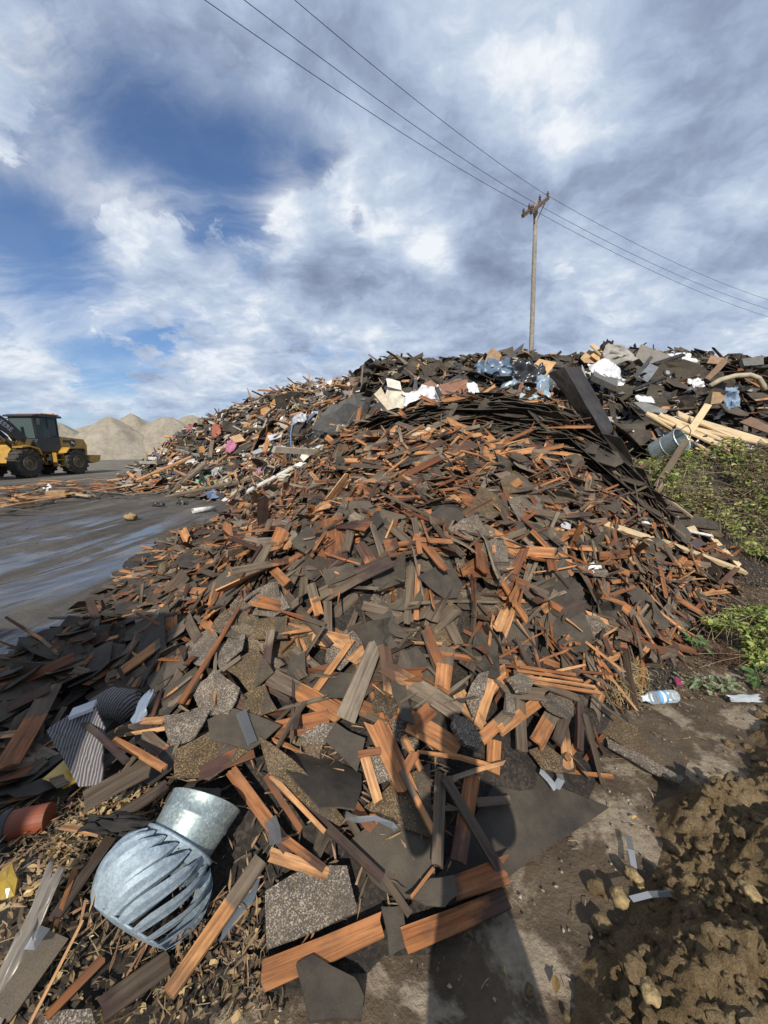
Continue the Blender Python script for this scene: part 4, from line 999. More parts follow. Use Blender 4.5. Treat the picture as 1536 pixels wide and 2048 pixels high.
# --- the far pile
PAL = dict(dark=[(.018, .019, .021), (.03, .03, .032), (.045, .043, .040), (.025, .028, .035), (.06, .055, .05)], brown=[(.15, .09, .055), (.10, .06, .04), (.20, .13, .08), (.12, .055, .035)],
           pale=[(.50, .48, .43), (.42, .38, .30), (.55, .53, .50), (.34, .32, .28), (.46, .38, .26)], grey=[(.20, .21, .23), (.13, .14, .15), (.28, .29, .30)], hue=[(.33, .10, .07), (.42, .20, .06), (.10, .16, .28), (.30, .13, .18), (.30, .25, .10), (.05, .25, .20)])
PNAME = dict(dark='black', brown='brown', pale='pale', grey='grey', hue='coloured')
def far_layer(n, seed, tilt, z0, z1, big=1.0, dens=None):
    r_ = np.random.RandomState(seed)
    x, y, z, u, v, dep, nn = sample(int(n * 1.15), -12, 16, 5.6, 19, FAR, r_, dens)
    for i in range(len(x)):
        L_ = u[i] < 720
        k = r_.rand(); P = np.array([x[i], y[i], z[i]]) + nn[i] * r_.uniform(z0, z1); yaw = r_.uniform(0, 6.28); sc = big * (dep[i] / 11) ** .35
        if L_ and r_.rand() < .5: yaw = r_.normal(R(25), .5)
        X, Y_, Z = basis(nn[i], yaw, r_, tilt)
        cut = (.44, .53, .64) if L_ else (.14, .70, .76)
        if L_ and r_.rand() < .09:                       # painted trim, siding, plasterboard
            L = np.clip(r_.lognormal(math.log(.7), .5), .2, 2.0) * sc; Wd = r_.uniform(.04, .16) * sc; c = PAL['pale'][r_.randint(5)]; sh = stick(L, Wd, r_.uniform(.01, .03), r_, (0, 0, 0)); put('pale_strip', (sh[0], sh[1], sh[2], np.array([*c, 1.])), mat4(X, Y_, Z, P), u[i], v[i], dep[i], (L, Wd), ('cream', 'off-white', 'pale grey')[r_.randint(3)], M_PAINT)
        elif k < cut[0]:                                   # boards and laths
            L = np.clip(r_.lognormal(math.log(.75), .5), .2, 2.2) * sc; Wd = r_.uniform(.025, .12) * sc; tone, nm = wood_tone(r_); kk = r_.rand()
            if kk < .38: tone = (r_.uniform(.9, 1), -.1, -.3); nm = 'pale tan'
            elif kk < .86: tone = (r_.rand(), 1.3, -.3 if r_.rand() < .6 else .6); nm = ('weathered brown', 'grey-brown', 'dull brown')[r_.randint(3)]
            sh = stick(L, Wd, r_.uniform(.015, .04), r_, tone); put('broken_board', sh, mat4(X, Y_, Z, P), u[i], v[i], dep[i], (L, Wd), nm, M_WOOD)
        elif k < cut[1]:                                 # roofing
            L = np.clip(r_.lognormal(math.log(.45), .45), .15, 1.3) * sc; Wd = L * r_.uniform(.35, .9); tone = (r_.rand() * (.4 if L_ else .8), 0.0, .5)
            sh = ringsheet(torn(L, Wd, r_, 8, .22, .6), .012, r_.uniform(.06, .28), r_, tone, r_.uniform(.2, .9) if r_.rand() < .4 else 0); put('roofing_scrap', sh, mat4(X, Y_, Z, P), u[i], v[i], dep[i], (L, Wd), ('black', 'charcoal', 'dark grey')[r_.randint(3)], M_SHIN)
        elif k < cut[2]:                                 # crumpled film and cloth
            pk = r_.choice(['dark', 'pale', 'grey', 'hue'], p=[.42, .34, .16, .08]); c = PAL[pk][r_.randint(len(PAL[pk]))]; L = r_.uniform(.15, .5) * sc; Wd = L * r_.uniform(.5, 1)
            V, F, U, _ = crumple(L, Wd, r_, 5, .3); put('plastic_scrap', (V, F, U, np.array([*c, 1.])), mat4(X, Y_, Z, P), u[i], v[i], dep[i], (L, Wd), PNAME[pk] + ' crumpled', M_PLAST)
        else:                                            # flat bits
            pk = r_.choice(['dark', 'brown', 'pale', 'grey', 'hue'], p=[.32, .22, .28, .10, .08] if L_ else [.62, .14, .10, .11, .03]); c = PAL[pk][r_.randint(len(PAL[pk]))]; L = np.clip(r_.lognormal(math.log(.32), .5), .08, .9) * sc; Wd = L * r_.uniform(.2, .8)
            sh = ringsheet(torn(L, Wd, r_, 6, .15, .8), .012, r_.uniform(.02, .15), r_, (0, 0, 0)); sh = (sh[0], sh[1], sh[2], np.array([*c, 1.])); put('panel_scrap', sh, mat4(X, Y_, Z, P), u[i], v[i], dep[i], (L, Wd), PNAME[pk], M_PAINT)
far_layer(9000, 51, .22, .0, .06, 1.15)
far_layer(11000, 52, .45, .02, .18, .95)
far_layer(6000, 53, .9, .05, .22, .8, lambda u, v, x, y: (u < 760))
far_layer(5000, 54, .8, .05, .2, .8, lambda u, v, x, y: (u > 760) & (v < 860))
# crest of the far pile, pieces sticking up
far_layer(9000, 55, .9, .03, .18, 1.0, lambda u, v, x, y: v < np.interp(u, [240, 300, 400, 500, 700, 765, 1000, 1536], [985, 940, 868, 825, 790, 745, 735, 745]))
# ------------------------------------------------------------------ pieces one can single out
LM = []
HP = []     # footprints in the picture, to keep loose pieces off them
rh = np.random.RandomState(5)
STY = dict(o=(.55, -.2, -.3), h=(.85, -.2, -.3), r=(.22, -.2, -.2), w=(.45, 1.3, -.3), wd=(.1, 1.3, .2), d=(.1, 1.3, .75), ow=(.6, .45, -.3), wo=(.6, .5, -.3), p=(.55, -.2, .45), dk=(.0, 1.3, .9), ro=(.4, -.2, .35), t=(.75, -.1, -.2), hw=(.8, .4, -.3))
def lm(u, v, name):
    if name: LM.append((u, v, name))
def width_m(P, wdir, wpx):
    u0, v0, _ = proj(P); u1, v1, _ = proj(P + wdir * .01); k = math.hypot(u1 - u0, v1 - v0) / .01
    return wpx / max(k, 1e-3)
def strip_frame(u1, v1, u2, v2, lift1, lift2, e=.15, roll=0.0):
    P1 = hit(u1, v1, lift1); P2 = hit(u2, v2, lift2); c = (P1 + P2) / 2; d = P2 - P1; L = np.linalg.norm(d); d = d / L
    n = normal_at(np.array([c[0]]), np.array([c[1]]), e)[0]; n = n - d * n.dot(d); n /= np.linalg.norm(n); y = np.cross(n, d)
    if roll: n, y = n * math.cos(roll) + y * math.sin(roll), y * math.cos(roll) - n * math.sin(roll)
    return c, d, y, n, L
def footprint(u1, v1, u2, v2, w):
    d = np.array([u2 - u1, v2 - v1], float); L = np.hypot(*d) + 1e-6; q = np.array([-d[1], d[0]]) / L * w * .6; a = np.array([u1, v1]); b = np.array([u2, v2])
    HP.append([tuple(a + q), tuple(b + q), tuple(b - q), tuple(a - q)])
def plank(u1, v1, u2, v2, w, sty, label, name=None, lift=.07, lift2=None, th=.012, jag=.3, kind='wooden_shake', cat='wood shake', group=None, mat=None, bow=.012, roll=0, wmax=.5, swap=False):
    lift2 = lift if lift2 is None else lift2
    c, d, y, n, L = strip_frame(u1, v1, u2, v2, lift, lift2, roll=roll)
    Wd = min(width_m(c, y, w), wmax); tone = STY[sty] if isinstance(sty, str) else sty
    tone = (np.clip(tone[0] + rh.uniform(-.08, .08), 0, 1), tone[1], tone[2])
    a = Acc(); a.add(*shake(L, Wd, th, rh, jag, bow, tone)); o = a.obj(kind, mat or M_WOOD, None, False, mat4(d, y, n, c - n * th * .6))
    footprint(u1, v1, u2, v2, w); lm((u1 + u2) / 2, (v1 + v2) / 2, name)
    return tag(o, label, cat, group)
def lumber(u1, v1, u2, v2, w, label, name=None, lift=.08, lift2=None, th=.035, mat=None, tone=(.5, 0, 0), kind='lumber', cat='lumber', group=None, y1=None, y2=None):
    if y1: P1 = np.array(P_y(u1, v1, y1)); P2 = np.array(P_y(u2, v2, y2)); c = (P1 + P2) / 2; d = P2 - P1; L = np.linalg.norm(d); d /= L; n = np.array([0, -.5, .87]); n -= d * n.dot(d); n /= np.linalg.norm(n); y = np.cross(n, d)
    else: c, d, y, n, L = strip_frame(u1, v1, u2, v2, lift, lift if lift2 is None else lift2)
    Wd = width_m(c, y, w); V, F = box(L, Wd, th); U = np.stack([V[:, 0], V[:, 1] + V[:, 2]], -1) + rh.uniform(0, 30, 2); T = np.c_[np.repeat([tone], 8, 0), V[:, 0] / L + .5]
    a = Acc(); a.add(V, F, U, T); o = a.obj(kind, mat or M_LUM, None, False, mat4(d, y, n, c)); footprint(u1, v1, u2, v2, w); lm((u1 + u2) / 2, (v1 + v2) / 2, name)
    return tag(o, label, cat, group)
def plane_pts(pts, lift, tilt=(0, 0), e=.18, Y=None, nrm=None):
    pts = np.array(pts, float); cu, cv = pts.mean(0)
    c = hit(cu, cv, lift) if Y is None else np.array(P_y(cu, cv, Y))
    n = normal_at(np.array([c[0]]), np.array([c[1]]), e)[0] if nrm is None else np.array(nrm, float)
    n = n + np.array([tilt[0], tilt[1], 0]); n /= np.linalg.norm(n)
    x = np.cross(np.array([0, 1.0, 0]), n); x /= np.linalg.norm(x); y = np.cross(n, x)
    out = []
    for u, v in pts:
        d = ray(u, v); o = np.array([0, 0, CAM_H]); t = (c - o).dot(n) / d.dot(n); q = o + d * t - c; out.append((q.dot(x), q.dot(y)))
    return np.array(out), mat4(x, y, n, c)
def rough(out, amt=.05, sub=1):
    out = np.asarray(out); ext = np.abs(out).max()
    for _ in range(sub):
        r = []
        for i in range(len(out)):
            a, b = out[i], out[(i + 1) % len(out)]; e = b - a; nn = np.array([-e[1], e[0]]); r += [a, (a + b) / 2 + nn * rh.uniform(-amt, amt) + e * rh.uniform(-.12, .12)]
        out = np.array(r)
    return out
def sheet(pts, look, label, name=None, lift=.06, tilt=(0, 0), th=.006, warp=.05, amt=.06, sub=1, kind='torn_roof_shingle', cat='roof shingle', group=None, mat=None, col=None, Y=None, nrm=None, crease=0):
    out, M = plane_pts(pts, lift, tilt, Y=Y, nrm=nrm); out = rough(out, amt, sub)
    tone = dict(felt=(.55, 0, .5), feltd=(.2, 0, .5), feltw=(.9, 0, .5), gran=(.2, 1, 2.), grant=(.9, 1, .75), granb=(.25, 1, .45)).get(look, (.5, 0, .5))
    V, F, U, T = ringsheet(out, th, warp, rh, tone, crease)
    if col is not None: T = np.array([*col, 1.0])
    a = Acc(); a.add(V, F, U, T); o = a.obj(kind, mat or M_SHIN, None, False, M); HP.append([tuple(p) for p in pts]); c = np.mean(pts, 0); lm(c[0], c[1], name)
    return tag(o, label, cat, group)
def rag(u, v, wpx, hpx, col, label, name=None, mat=None, kind='plastic_bag', cat='plastic bag', amp=.3, lift=.05, n=14, group=None, Y=None, seed=None, nrm=None):
    c = hit(u, v, lift) if Y is None else np.array(P_y(u, v, Y)); dep = proj(c)[2]
    nn = normal_at(np.array([c[0]]), np.array([c[1]]), .15)[0] if nrm is None else np.array(nrm, float)
    nn = nn + np.array([0, -.5, .1]); nn /= np.linalg.norm(nn); X, Yv, Z = basis(nn, 0.0, rh, .02); s = dep / FPX
    V, F, U, _ = crumple(wpx * s * 1.15, hpx * s * 1.25, rh, n, amp, seed); a = Acc(); a.add(V, F, U, np.array([*col, 1.])); o = a.obj(kind, mat or M_PLAST, None, True, mat4(X, Yv, Z, c)); lm(u, v, name)
    HP.append([(u - wpx * .4, v - hpx * .4), (u + wpx * .4, v - hpx * .4), (u + wpx * .4, v + hpx * .4), (u - wpx * .4, v + hpx * .4)])
    return tag(o, label, cat, group)

# ---- front edge of the near heap
plank(525, 1950, 763, 1850, 62, (.45, .0, -.3), 'wide wooden shake at the front, reddish left end and weathered right half', 'the wide front shake', .035)
plank(812, 1878, 1014, 1796, 52, 'p', 'wide orange shake at the front right with a purple-black right end', 'the wide dark-ended shake', .035)
plank(522, 1716, 338, 1986, 33, 'hw', 'long board leaning below the roof vent, pale orange top and grey lower half', 'the long leaning board', .05, .04, .02)
plank(548, 1556, 765, 1757, 24, 'd', 'long blackened wooden stake pointing down to the right above the speckled slab', 'the blackened stake', .11, .06, .02)
plank(542, 1550, 650, 1664, 13, 'h', 'pale narrow shake lying alongside the blackened stake', None, .125, .11)
plank(462, 1541, 583, 1706, 29, 'ro', 'brown and orange shake running down towards the vent neck', 'the brown shake by the vent', .09, .05)
plank(530, 1551, 602, 1660, 15, 'r', 'narrow reddish-brown shake between two longer shakes above the speckled slab', None, .1)
plank(540, 1708, 655, 1748, 30, 'h', 'short honey-coloured shake just above the speckled slab', 'the honey shake', .06)
plank(556, 1668, 648, 1738, 22, 'p', 'orange shake with dark stained tip beside the honey shake', None, .065)
plank(756, 1452, 808, 1568, 46, 'o', 'broad bright orange shake with a jagged top end', 'the jagged orange shake', .09, jag=.8)
plank(808, 1472, 842, 1540, 13, 'o', 'small narrow orange slat right of the jagged orange shake', None, .09)
plank(728, 1507, 756, 1602, 21, 'h', 'pale orange slat lying over the speckled shingle left of the jagged shake', None, .10)
plank(716, 1508, 760, 1502, 14, 'r', 'tiny reddish cross slat above the pale orange slat', None, .11)
plank(804, 1541, 867, 1665, 13, 'ow', 'thin two-tone slat resting over the granule-covered sheet', None, .10)
plank(882, 1545, 874, 1730, 26, 'w', 'weathered grey-brown plank standing straight up and down in the foreground', 'the upright grey plank', .10)
plank(892, 1556, 1002, 1743, 21, 'wd', 'long weathered dark lath slanting over the orange plank', 'the slanting dark lath', .12, .05)
plank(946, 1550, 916, 1722, 38, 'ro', 'orange plank with a deep red lower end under the slanting lath', 'the red-ended plank', .08)
plank(1010, 1738, 905, 1778, 60, (.35, -.2, .2), 'splintered reddish shake with a saw-toothed broken end', 'the saw-toothed shake', .06, jag=1.3, th=.016)
sheet([(810, 1795), (860, 1758), (908, 1750), (915, 1790), (890, 1815), (850, 1812)], 'felt', 'grey flat shingle scrap left of the saw-toothed shake', None, .065)
plank(868, 1735, 822, 1795, 8, 'o', 'thin orange splinter pointing up to the right beside the grey scrap', None, .07)
plank(955, 1604, 1020, 1600, 20, 'w', 'short grey lath lying level on the tar sheet', None, .05)
sheet([(531, 1786), (585, 1752), (626, 1737), (694, 1734), (716, 1825), (640, 1860), (535, 1900)], 'gran', 'big speckled grey asphalt slab at the front left of the heap', 'the speckled slab', .05, th=.012, warp=.015, amt=.03)
sheet([(592, 1935), (626, 1915), (709, 1961), (728, 1998), (723, 2044), (620, 2048)], 'feltd', 'thick dark slab scrap at the very bottom of the picture', 'the dark bottom slab', .02, th=.018, warp=.01, amt=.04)
sheet([(930, 1660), (1000, 1548), (1060, 1536), (1130, 1580), (1218, 1615), (1100, 1695), (985, 1780), (900, 1812), (850, 1800)], 'feltd', 'large flat black tar sheet with a pointed right corner on the dirt', 'the black tar sheet', .012, th=.004, warp=.004, amt=.015, kind='tar_sheet', cat='tar sheet')
sheet([(762, 1815), (805, 1812), (814, 1895), (778, 1916)], 'felt', 'narrow brown felt strip standing between the two wide front shakes', None, .02)
sheet([(700, 1680), (760, 1640), (870, 1665), (872, 1780), (800, 1800), (742, 1762)], 'felt', 'broad brown felt sheet with cracks in the middle foreground', 'the cracked felt sheet', .03, warp=.02)
sheet([(728, 1615), (790, 1560), (860, 1525), (868, 1680), (800, 1655)], 'grant', 'granule-covered tan shingle under the thin two-tone slat', 'the tan granule shingle', .05, warp=.05)
sheet([(545, 1500), (587, 1476), (723, 1551), (709, 1620), (640, 1618)], 'feltd', 'tilted black felt sheet with its face in deep shadow', 'the shadowed felt sheet', .10, (.15, .75), warp=.04)
sheet([(520, 1475), (545, 1490), (640, 1575), (690, 1640), (680, 1655), (600, 1600), (540, 1550)], 'grant', 'long curled shingle strip with a gritty edge below the shadowed felt sheet', None, .12, warp=.1)
sheet([(650, 1483), (672, 1446), (731, 1478), (714, 1545)], 'felt', 'squarish brown-grey felt piece left of the jagged orange shake', 'the squarish felt piece', .09)
sheet([(600, 1470), (640, 1448), (672, 1446), (650, 1490), (620, 1490)], 'gran', 'pale speckled corner next to the squarish felt piece', None, .08)
sheet([(735, 1495), (790, 1490), (792, 1560), (748, 1572), (730, 1540)], 'gran', 'speckled shingle square under the pale orange slat', None, .075)
plank(700, 1600, 745, 1660, 24, 'r', 'short red-brown shake peeking out under the granule shingle', None, .03)
# ---- fan of shakes right of the middle
plank(1042, 1400, 1044, 1500, 26, 'w', 'weathered plank at the lower right of the heap, upright with an orange cap end', 'the upright weathered plank', .10)
plank(1117, 1404, 1074, 1484, 36, 'wo', 'broad weathered shake fanning down to the left beside the dark post', 'the fanned shake', .10)
plank(1143, 1402, 1113, 1484, 26, 'wd', 'dark brown shake fanning beside the dark post', None, .09)
plank(1163, 1396, 1158, 1498, 17, 'dk', 'dark upright post casting a shadow at the right edge of the heap', 'the dark post', .14, .04, .03)
plank(1086, 1396, 1000, 1462, 28, 'o', 'orange shake slanting down to the left between speckled rolls', None, .11)
plank(1020, 1425, 962, 1478, 28, 'ow', 'half-weathered shake slanting left of the upright weathered plank', None, .11)
plank(985, 1362, 955, 1455, 24, 'h', 'pale orange shake standing just left of the upright weathered plank', None, .10)
plank(990, 1480, 985, 1545, 30, 'o', 'small bright orange shake lying below the fan of shakes', None, .05)
plank(1030, 1346, 1155, 1396, 16, 'w', 'long weathered lath lying across the top of the fan', 'the cross lath', .14)
for k, (a, b, c, d) in enumerate([(1035, 1340, 1165, 1362), (1045, 1352, 1190, 1374), (1060, 1362, 1200, 1386), (1080, 1350, 1170, 1330), (1040, 1332, 1150, 1350)]):
    plank(a, b, c, d, 6 + k % 3, 'oh'[k % 2], ('thin orange', 'thin pale', 'slender tawny', 'short thin', 'uppermost thin')[k] + ' lath spread above the cross lath at the right', None, .15, group='thin laths above the cross lath')
sheet([(905, 1432), (930, 1440), (960, 1480), (952, 1500), (925, 1492), (900, 1455)], 'gran', 'rolled speckled shingle lying below the middle of the heap', 'the speckled roll', .10, th=.03, warp=.25)
sheet([(1013, 1358), (1035, 1349), (1062, 1368), (1057, 1386), (1030, 1388)], 'gran', 'folded speckled shingle at the top of the fan of shakes', 'the folded speckled shingle', .16, th=.02, warp=.3)
plank(1022, 1388, 1020, 1428, 20, (.2, 1, 2.), 'rolled-up speckled shingle tube hanging below the folded one', None, .14, th=.03, mat=M_SHIN, kind='torn_roof_shingle', cat='roof shingle', jag=.1)
sheet([(930, 1400), (955, 1350), (975, 1345), (968, 1390), (945, 1440)], 'gran', 'speckled shingle standing left of the pale orange shake', None, .1, warp=.2)
plank(818, 1440, 915, 1498, 46, 'o', 'broad orange shake crossing below the middle, split along its length', 'the split orange shake', .09, jag=.7)
plank(822, 1455, 862, 1418, 32, 'r', 'squarish red-brown shake at the upper end of the split orange shake', None, .095)
plank(893, 1292, 884, 1380, 38, 'ow', 'orange and weathered broad shake standing upright at the middle', 'the broad middle shake', .09)
plank(540, 1352, 680, 1430, 38, (.62, .42, -.3), 'large two-tone shake, weathered left and orange right, in the left middle', 'the large two-tone shake', .09)
plank(632, 1378, 704, 1280, 13, 't', 'narrow tan stick pointing up to the right above the large two-tone shake', 'the tan stick', .11)
sheet([(606, 1365), (650, 1349), (719, 1349), (746, 1383), (719, 1401), (650, 1397)], 'felt', 'long dark oval felt piece above the large two-tone shake', 'the oval felt piece', .08)
sheet([(655, 1292), (700, 1255), (727, 1283), (680, 1342), (650, 1324)], 'gran', 'speckled shingle under the tan stick', None, .075)
plank(703, 1322, 752, 1280, 24, 'h', 'bright orange shake, one of two crossing at the middle left', None, .1)
plank(744, 1272, 752, 1312, 20, 'o', 'short orange shake crossing the bright one at the middle left', None, .1)
sheet([(858, 1292), (878, 1237), (897, 1203), (922, 1219), (901, 1292), (878, 1296)], 'grant', 'leaf-shaped gritty shingle pointing up near the middle', 'the leaf-shaped shingle', .08, warp=.1)
plank(892, 1234, 918, 1287, 22, 'w', 'small grey weathered shake resting on the leaf-shaped shingle', None, .11)
sheet([(796, 1310), (833, 1294), (851, 1315), (856, 1337), (828, 1351), (805, 1337)], 'felt', 'rounded brown-grey felt scrap left of the broad middle shake', 'the rounded felt scrap', .09)
sheet([(728, 1228), (769, 1200), (792, 1246), (837, 1283), (792, 1274)], 'felt', 'kite-shaped felt scrap with a long pointed tail', 'the kite-shaped felt', .09, warp=.08)
sheet([(770, 1335), (800, 1330), (815, 1400), (830, 1450), (800, 1440), (785, 1390)], 'felt', 'long torn felt strip hanging below the rounded felt scrap', None, .085, amt=.15)
plank(824, 1132, 814, 1247, 15, 'w', 'slim weathered shake standing straight up in the centre', None, .1)
plank(836, 1128, 832, 1240, 10, 't', 'slim tan shake right beside the slim weathered one', None, .1)
plank(663, 1034, 675, 1126, 46, 'ro', 'broad orange shake with a dark knotty top, standing at the upper left', 'the broad knotty shake', .10)
plank(706, 1040, 691, 1102, 21, 'w', 'weathered shake just right of the broad knotty shake', None, .1)
plank(776, 1180, 719, 1088, 28, 'p', 'orange shake with a purple-black upper end pointing up left', 'the purple-ended shake', .10)
plank(762, 1036, 828, 1094, 21, 'w', 'long weathered shake slanting down right at the upper middle', None, .1)
sheet([(835, 1153), (865, 1137), (897, 1121), (926, 1171), (915, 1196), (887, 1198), (860, 1178)], 'feltd', 'roundish black felt scrap in the centre of the heap', 'the black felt scrap', .10)
sheet([(951, 1114), (960, 1091), (997, 1082), (1010, 1105), (1001, 1150), (949, 1132)], 'gran', 'boxy folded speckled shingle right of the black felt scrap', 'the boxy speckled shingle', .11, th=.04, warp=.15)
plank(938, 1047, 1045, 1106, 30, (.6, .45, .1), 'broad split shake, orange at its lower right, in the upper right middle', 'the split upper shake', .10)
plank(1061, 1077, 1152, 1067, 14, 'w', 'level weathered lath right of the split upper shake', None, .1)
plank(1093, 1092, 1143, 1124, 18, 'h', 'pale orange shake pointing down right, below the level lath', None, .1)
plank(997, 1150, 1055, 1243, 9, 'o', 'long thin orange stick running down through the right middle', 'the long thin stick', .13)
plank(988, 1230, 978, 1290, 6, 'h', 'thin pale stick left of the long thin stick', None, .14)
sheet([(1097, 1200), (1115, 1164), (1133, 1150), (1156, 1173), (1170, 1187), (1161, 1223), (1124, 1238), (1097, 1219)], 'feltd', 'star-shaped black felt scrap at the right', 'the star-shaped felt', .10, amt=.14)
plank(573, 1189, 660, 1290, 18, 'wd', 'long dark weathered shake slanting down right in the left middle', None, .1)
plank(621, 1169, 638, 1229, 21, 'ow', 'orange-bottomed shake standing in the left middle', None, .1)
plank(655, 1202, 657, 1265, 17, 'w', 'upright grey shake beside the orange-bottomed one', None, .1)
plank(1170, 1226, 1265, 1264, 15, 'h', 'long pale-edged shake lying at the right foot of the heap', None, .1)
# ---- granule slabs high on the heap
sheet([(1000, 963), (1031, 941), (1072, 980), (1025, 1002)], 'grant', 'upper tan granule slab high on the right of the heap', 'the upper tan slab', .11, warp=.03)
sheet([(920, 1027), (959, 974), (1009, 997), (1022, 1025), (961, 1054)], 'grant', 'large tan granule slab just left of the upper one', 'the large tan slab', .11, warp=.03)
sheet([(1015, 1000), (1072, 982), (1086, 1028), (1040, 1042)], 'gran', 'speckled slab just below the upper tan slab', None, .12, warp=.04)
plank(962, 882, 982, 938, 18, 'o', 'orange shake standing upright below the dark crest', None, .1)
plank(905, 918, 958, 946, 16, 'o', 'bright orange shake pointing down right below the curved pipe', None, .1)
plank(700, 905, 706, 965, 14, 'o', 'tall orange shake at the upper left shoulder of the heap', None, .1)
# ---- left part of the heap
sheet([(394, 1196), (461, 1132), (512, 1149), (449, 1212)], 'feltw', 'smooth grey-brown felt parallelogram on the left shoulder of the heap', 'the felt parallelogram', .10, warp=.03)
plank(200, 1262, 178, 1196, 22, 'd', 'weathered shake sticking up at the left edge of the heap against the wet yard', 'the upright edge shake', .05, .25)
plank(211, 1240, 204, 1188, 9, 'd', 'thin shake sticking up right of the upright edge shake', None, .05, .22)
plank(302, 1234, 234, 1332, 23, 'w', 'weathered board slanting down left at the left flank', 'the left weathered board', .11)
plank(366, 1250, 236, 1348, 21, 'ow', 'long sunlit orange-brown board slanting down left at the left flank', 'the sunlit left board', .13)
plank(432, 1182, 365, 1178, 22, 'o', 'short orange shake on the left shoulder below the felt parallelogram', None, .1)
sheet([(312, 1310), (345, 1278), (369, 1330), (325, 1380)], 'feltw', 'curved brown felt piece at the left flank', 'the curved felt', .10, warp=.15)
sheet([(325, 1385), (395, 1333), (406, 1372), (330, 1426)], 'felt', 'square felt piece with a nail hole below the curved felt', 'the nail-hole felt', .09)
plank(475, 1216, 360, 1406, 10, 'r', 'long thin reddish stick crossing the left speckled shingles', 'the reddish stick', .15)
plank(372, 1230, 395, 1278, 22, 'w', 'short weathered shake at the top of the left speckled shingles', None, .11)
plank(393, 1226, 428, 1262, 22, 'wo', 'short weathered shake with an orange foot among the left speckled shingles', None, .11)
sheet([(372, 1290), (420, 1255), (440, 1280), (415, 1335), (378, 1320)], 'gran', 'upper left speckled shingle beside the reddish stick', None, .10, warp=.1)
sheet([(425, 1300), (455, 1280), (492, 1270), (485, 1300), (440, 1340)], 'gran', 'speckled shingle right of the reddish stick', None, .10, warp=.15)
sheet([(390, 1395), (440, 1353), (486, 1385), (458, 1430), (405, 1432)], 'gran', 'folded speckled shingle with a raised middle seam', 'the folded left shingle', .10, warp=.12, crease=.4)
sheet([(445, 1335), (512, 1298), (548, 1345), (500, 1388)], 'grant', 'brownish granule shingle right of the folded left shingle', 'the brownish shingle', .09)
sheet([(480, 1395), (530, 1368), (555, 1420), (505, 1440)], 'grant', 'brownish granule shingle below the brownish pair', None, .09)
sheet([(352, 1500), (430, 1458), (497, 1502), (418, 1562), (350, 1558)], 'grant', 'wide brown granule shingle sheet at the lower left of the heap', 'the wide brown sheet', .11, warp=.04)
sheet([(415, 1440), (470, 1418), (562, 1450), (500, 1502), (420, 1480)], 'felt', 'smooth dark felt sheet above the wide brown sheet', 'the smooth felt sheet', .115, warp=.05)
sheet([(335, 1440), (400, 1412), (425, 1430), (390, 1480), (340, 1490)], 'gran', 'crumpled speckled shingle left of the smooth felt sheet', None, .1, warp=.25)
sheet([(510, 1240), (575, 1235), (576, 1278), (510, 1280)], 'grant', 'square brown granule shingle in the left middle', None, .10)
sheet([(510, 1195), (560, 1180), (580, 1215), (545, 1235), (505, 1230)], 'gran', 'cracked speckled shingle above the square brown one', None, .10, warp=.15)
plank(277, 1440, 327, 1440, 19, 'h', 'short pale orange shake lying level at the left', None, .12)
plank(226, 1478, 328, 1536, 20, 't', 'orange shake lying across the ribbed carpet scrap', 'the shake on the carpet', .22, .15)
plank(158, 1436, 252, 1522, 15, 'd', 'dark narrow batten leaning over the ribbed carpet scrap', 'the dark batten', .27, .2)
plank(168, 1602, 290, 1536, 36, 'w', 'wide weathered board below the ribbed carpet scrap', 'the wide weathered board', .12, .14)
plank(105, 1368, 14, 1532, 52, (.3, .45, -.1), 'wide brown board at the far left edge, shade painted into its upper half', 'the wide left board', .14)  # weathered tone over the upper half paints in the cast shade
plank(230, 1634, 332, 1570, 20, 'wd', 'dark weathered batten above the roof vent', None, .10)
plank(222, 1672, 108, 1838, 24, 'wd', 'weathered lath left of the roof vent beside the wood chips', 'the lath by the chips', .06)
plank(205, 1916, 95, 2032, 20, 'r', 'narrow brown board at the bottom left', None, .05)
plank(335, 1922, 205, 2020, 52, 'wd', 'wide brown board at the bottom left under the vent', 'the wide bottom board', .04)
plank(112, 1866, 2, 2030, 56, (.9, 0, .5), 'wide grey rubbery strip in the bottom left corner', 'the grey corner strip', .07, mat=M_SHIN, kind='rubber_strip', cat='rubber strip')
plank(165, 1840, 60, 2048, 6, 'h', 'thin pale stick along the grey corner strip', None, .08)
plank(150, 1735, 112, 1850, 12, 'o', 'thin orange splinter beside the wood chips', None, .06)
plank(125, 1650, 200, 1665, 18, 'h', 'chipped pale wood piece in the middle of the wood chips', None, .08)
sheet([(330, 1602), (385, 1575), (442, 1578), (442, 1642), (350, 1625)], 'feltd', 'black felt scrap lying behind the vent neck', None, .12)
sheet([(78, 2038), (130, 2022), (182, 2020), (190, 2048), (80, 2050)], 'gran', 'small speckled shingle corner at the bottom edge', None, .03, th=.01)
sheet([(523, 1748), (510, 1800), (440, 1888), (448, 1850), (500, 1760)], 'felt', 'narrow blue-grey metal strip beside the long leaning board', 'the blue-grey strip', .03, mat=M_METAL, col=(.16, .20, .23), kind='metal_strip', cat='metal strip', warp=.01, amt=.01)
sheet([(1175, 1442), (1212, 1424), (1400, 1530), (1372, 1572), (1245, 1492)], 'grant', 'long flat granule sheet half buried in the dirt at the right', 'the half-buried sheet', .015, th=.006, warp=.01)
sheet([(1210, 1478), (1290, 1515), (1368, 1560), (1358, 1572), (1300, 1545), (1215, 1495)], 'gran', 'torn speckled edge strip along the half-buried sheet', None, .03, th=.012, warp=.04)
sheet([(1055, 1502), (1090, 1490), (1150, 1530), (1148, 1545), (1085, 1540)], 'grant', 'gritty shingle strip at the front foot of the fan of shakes', None, .05, warp=.05)
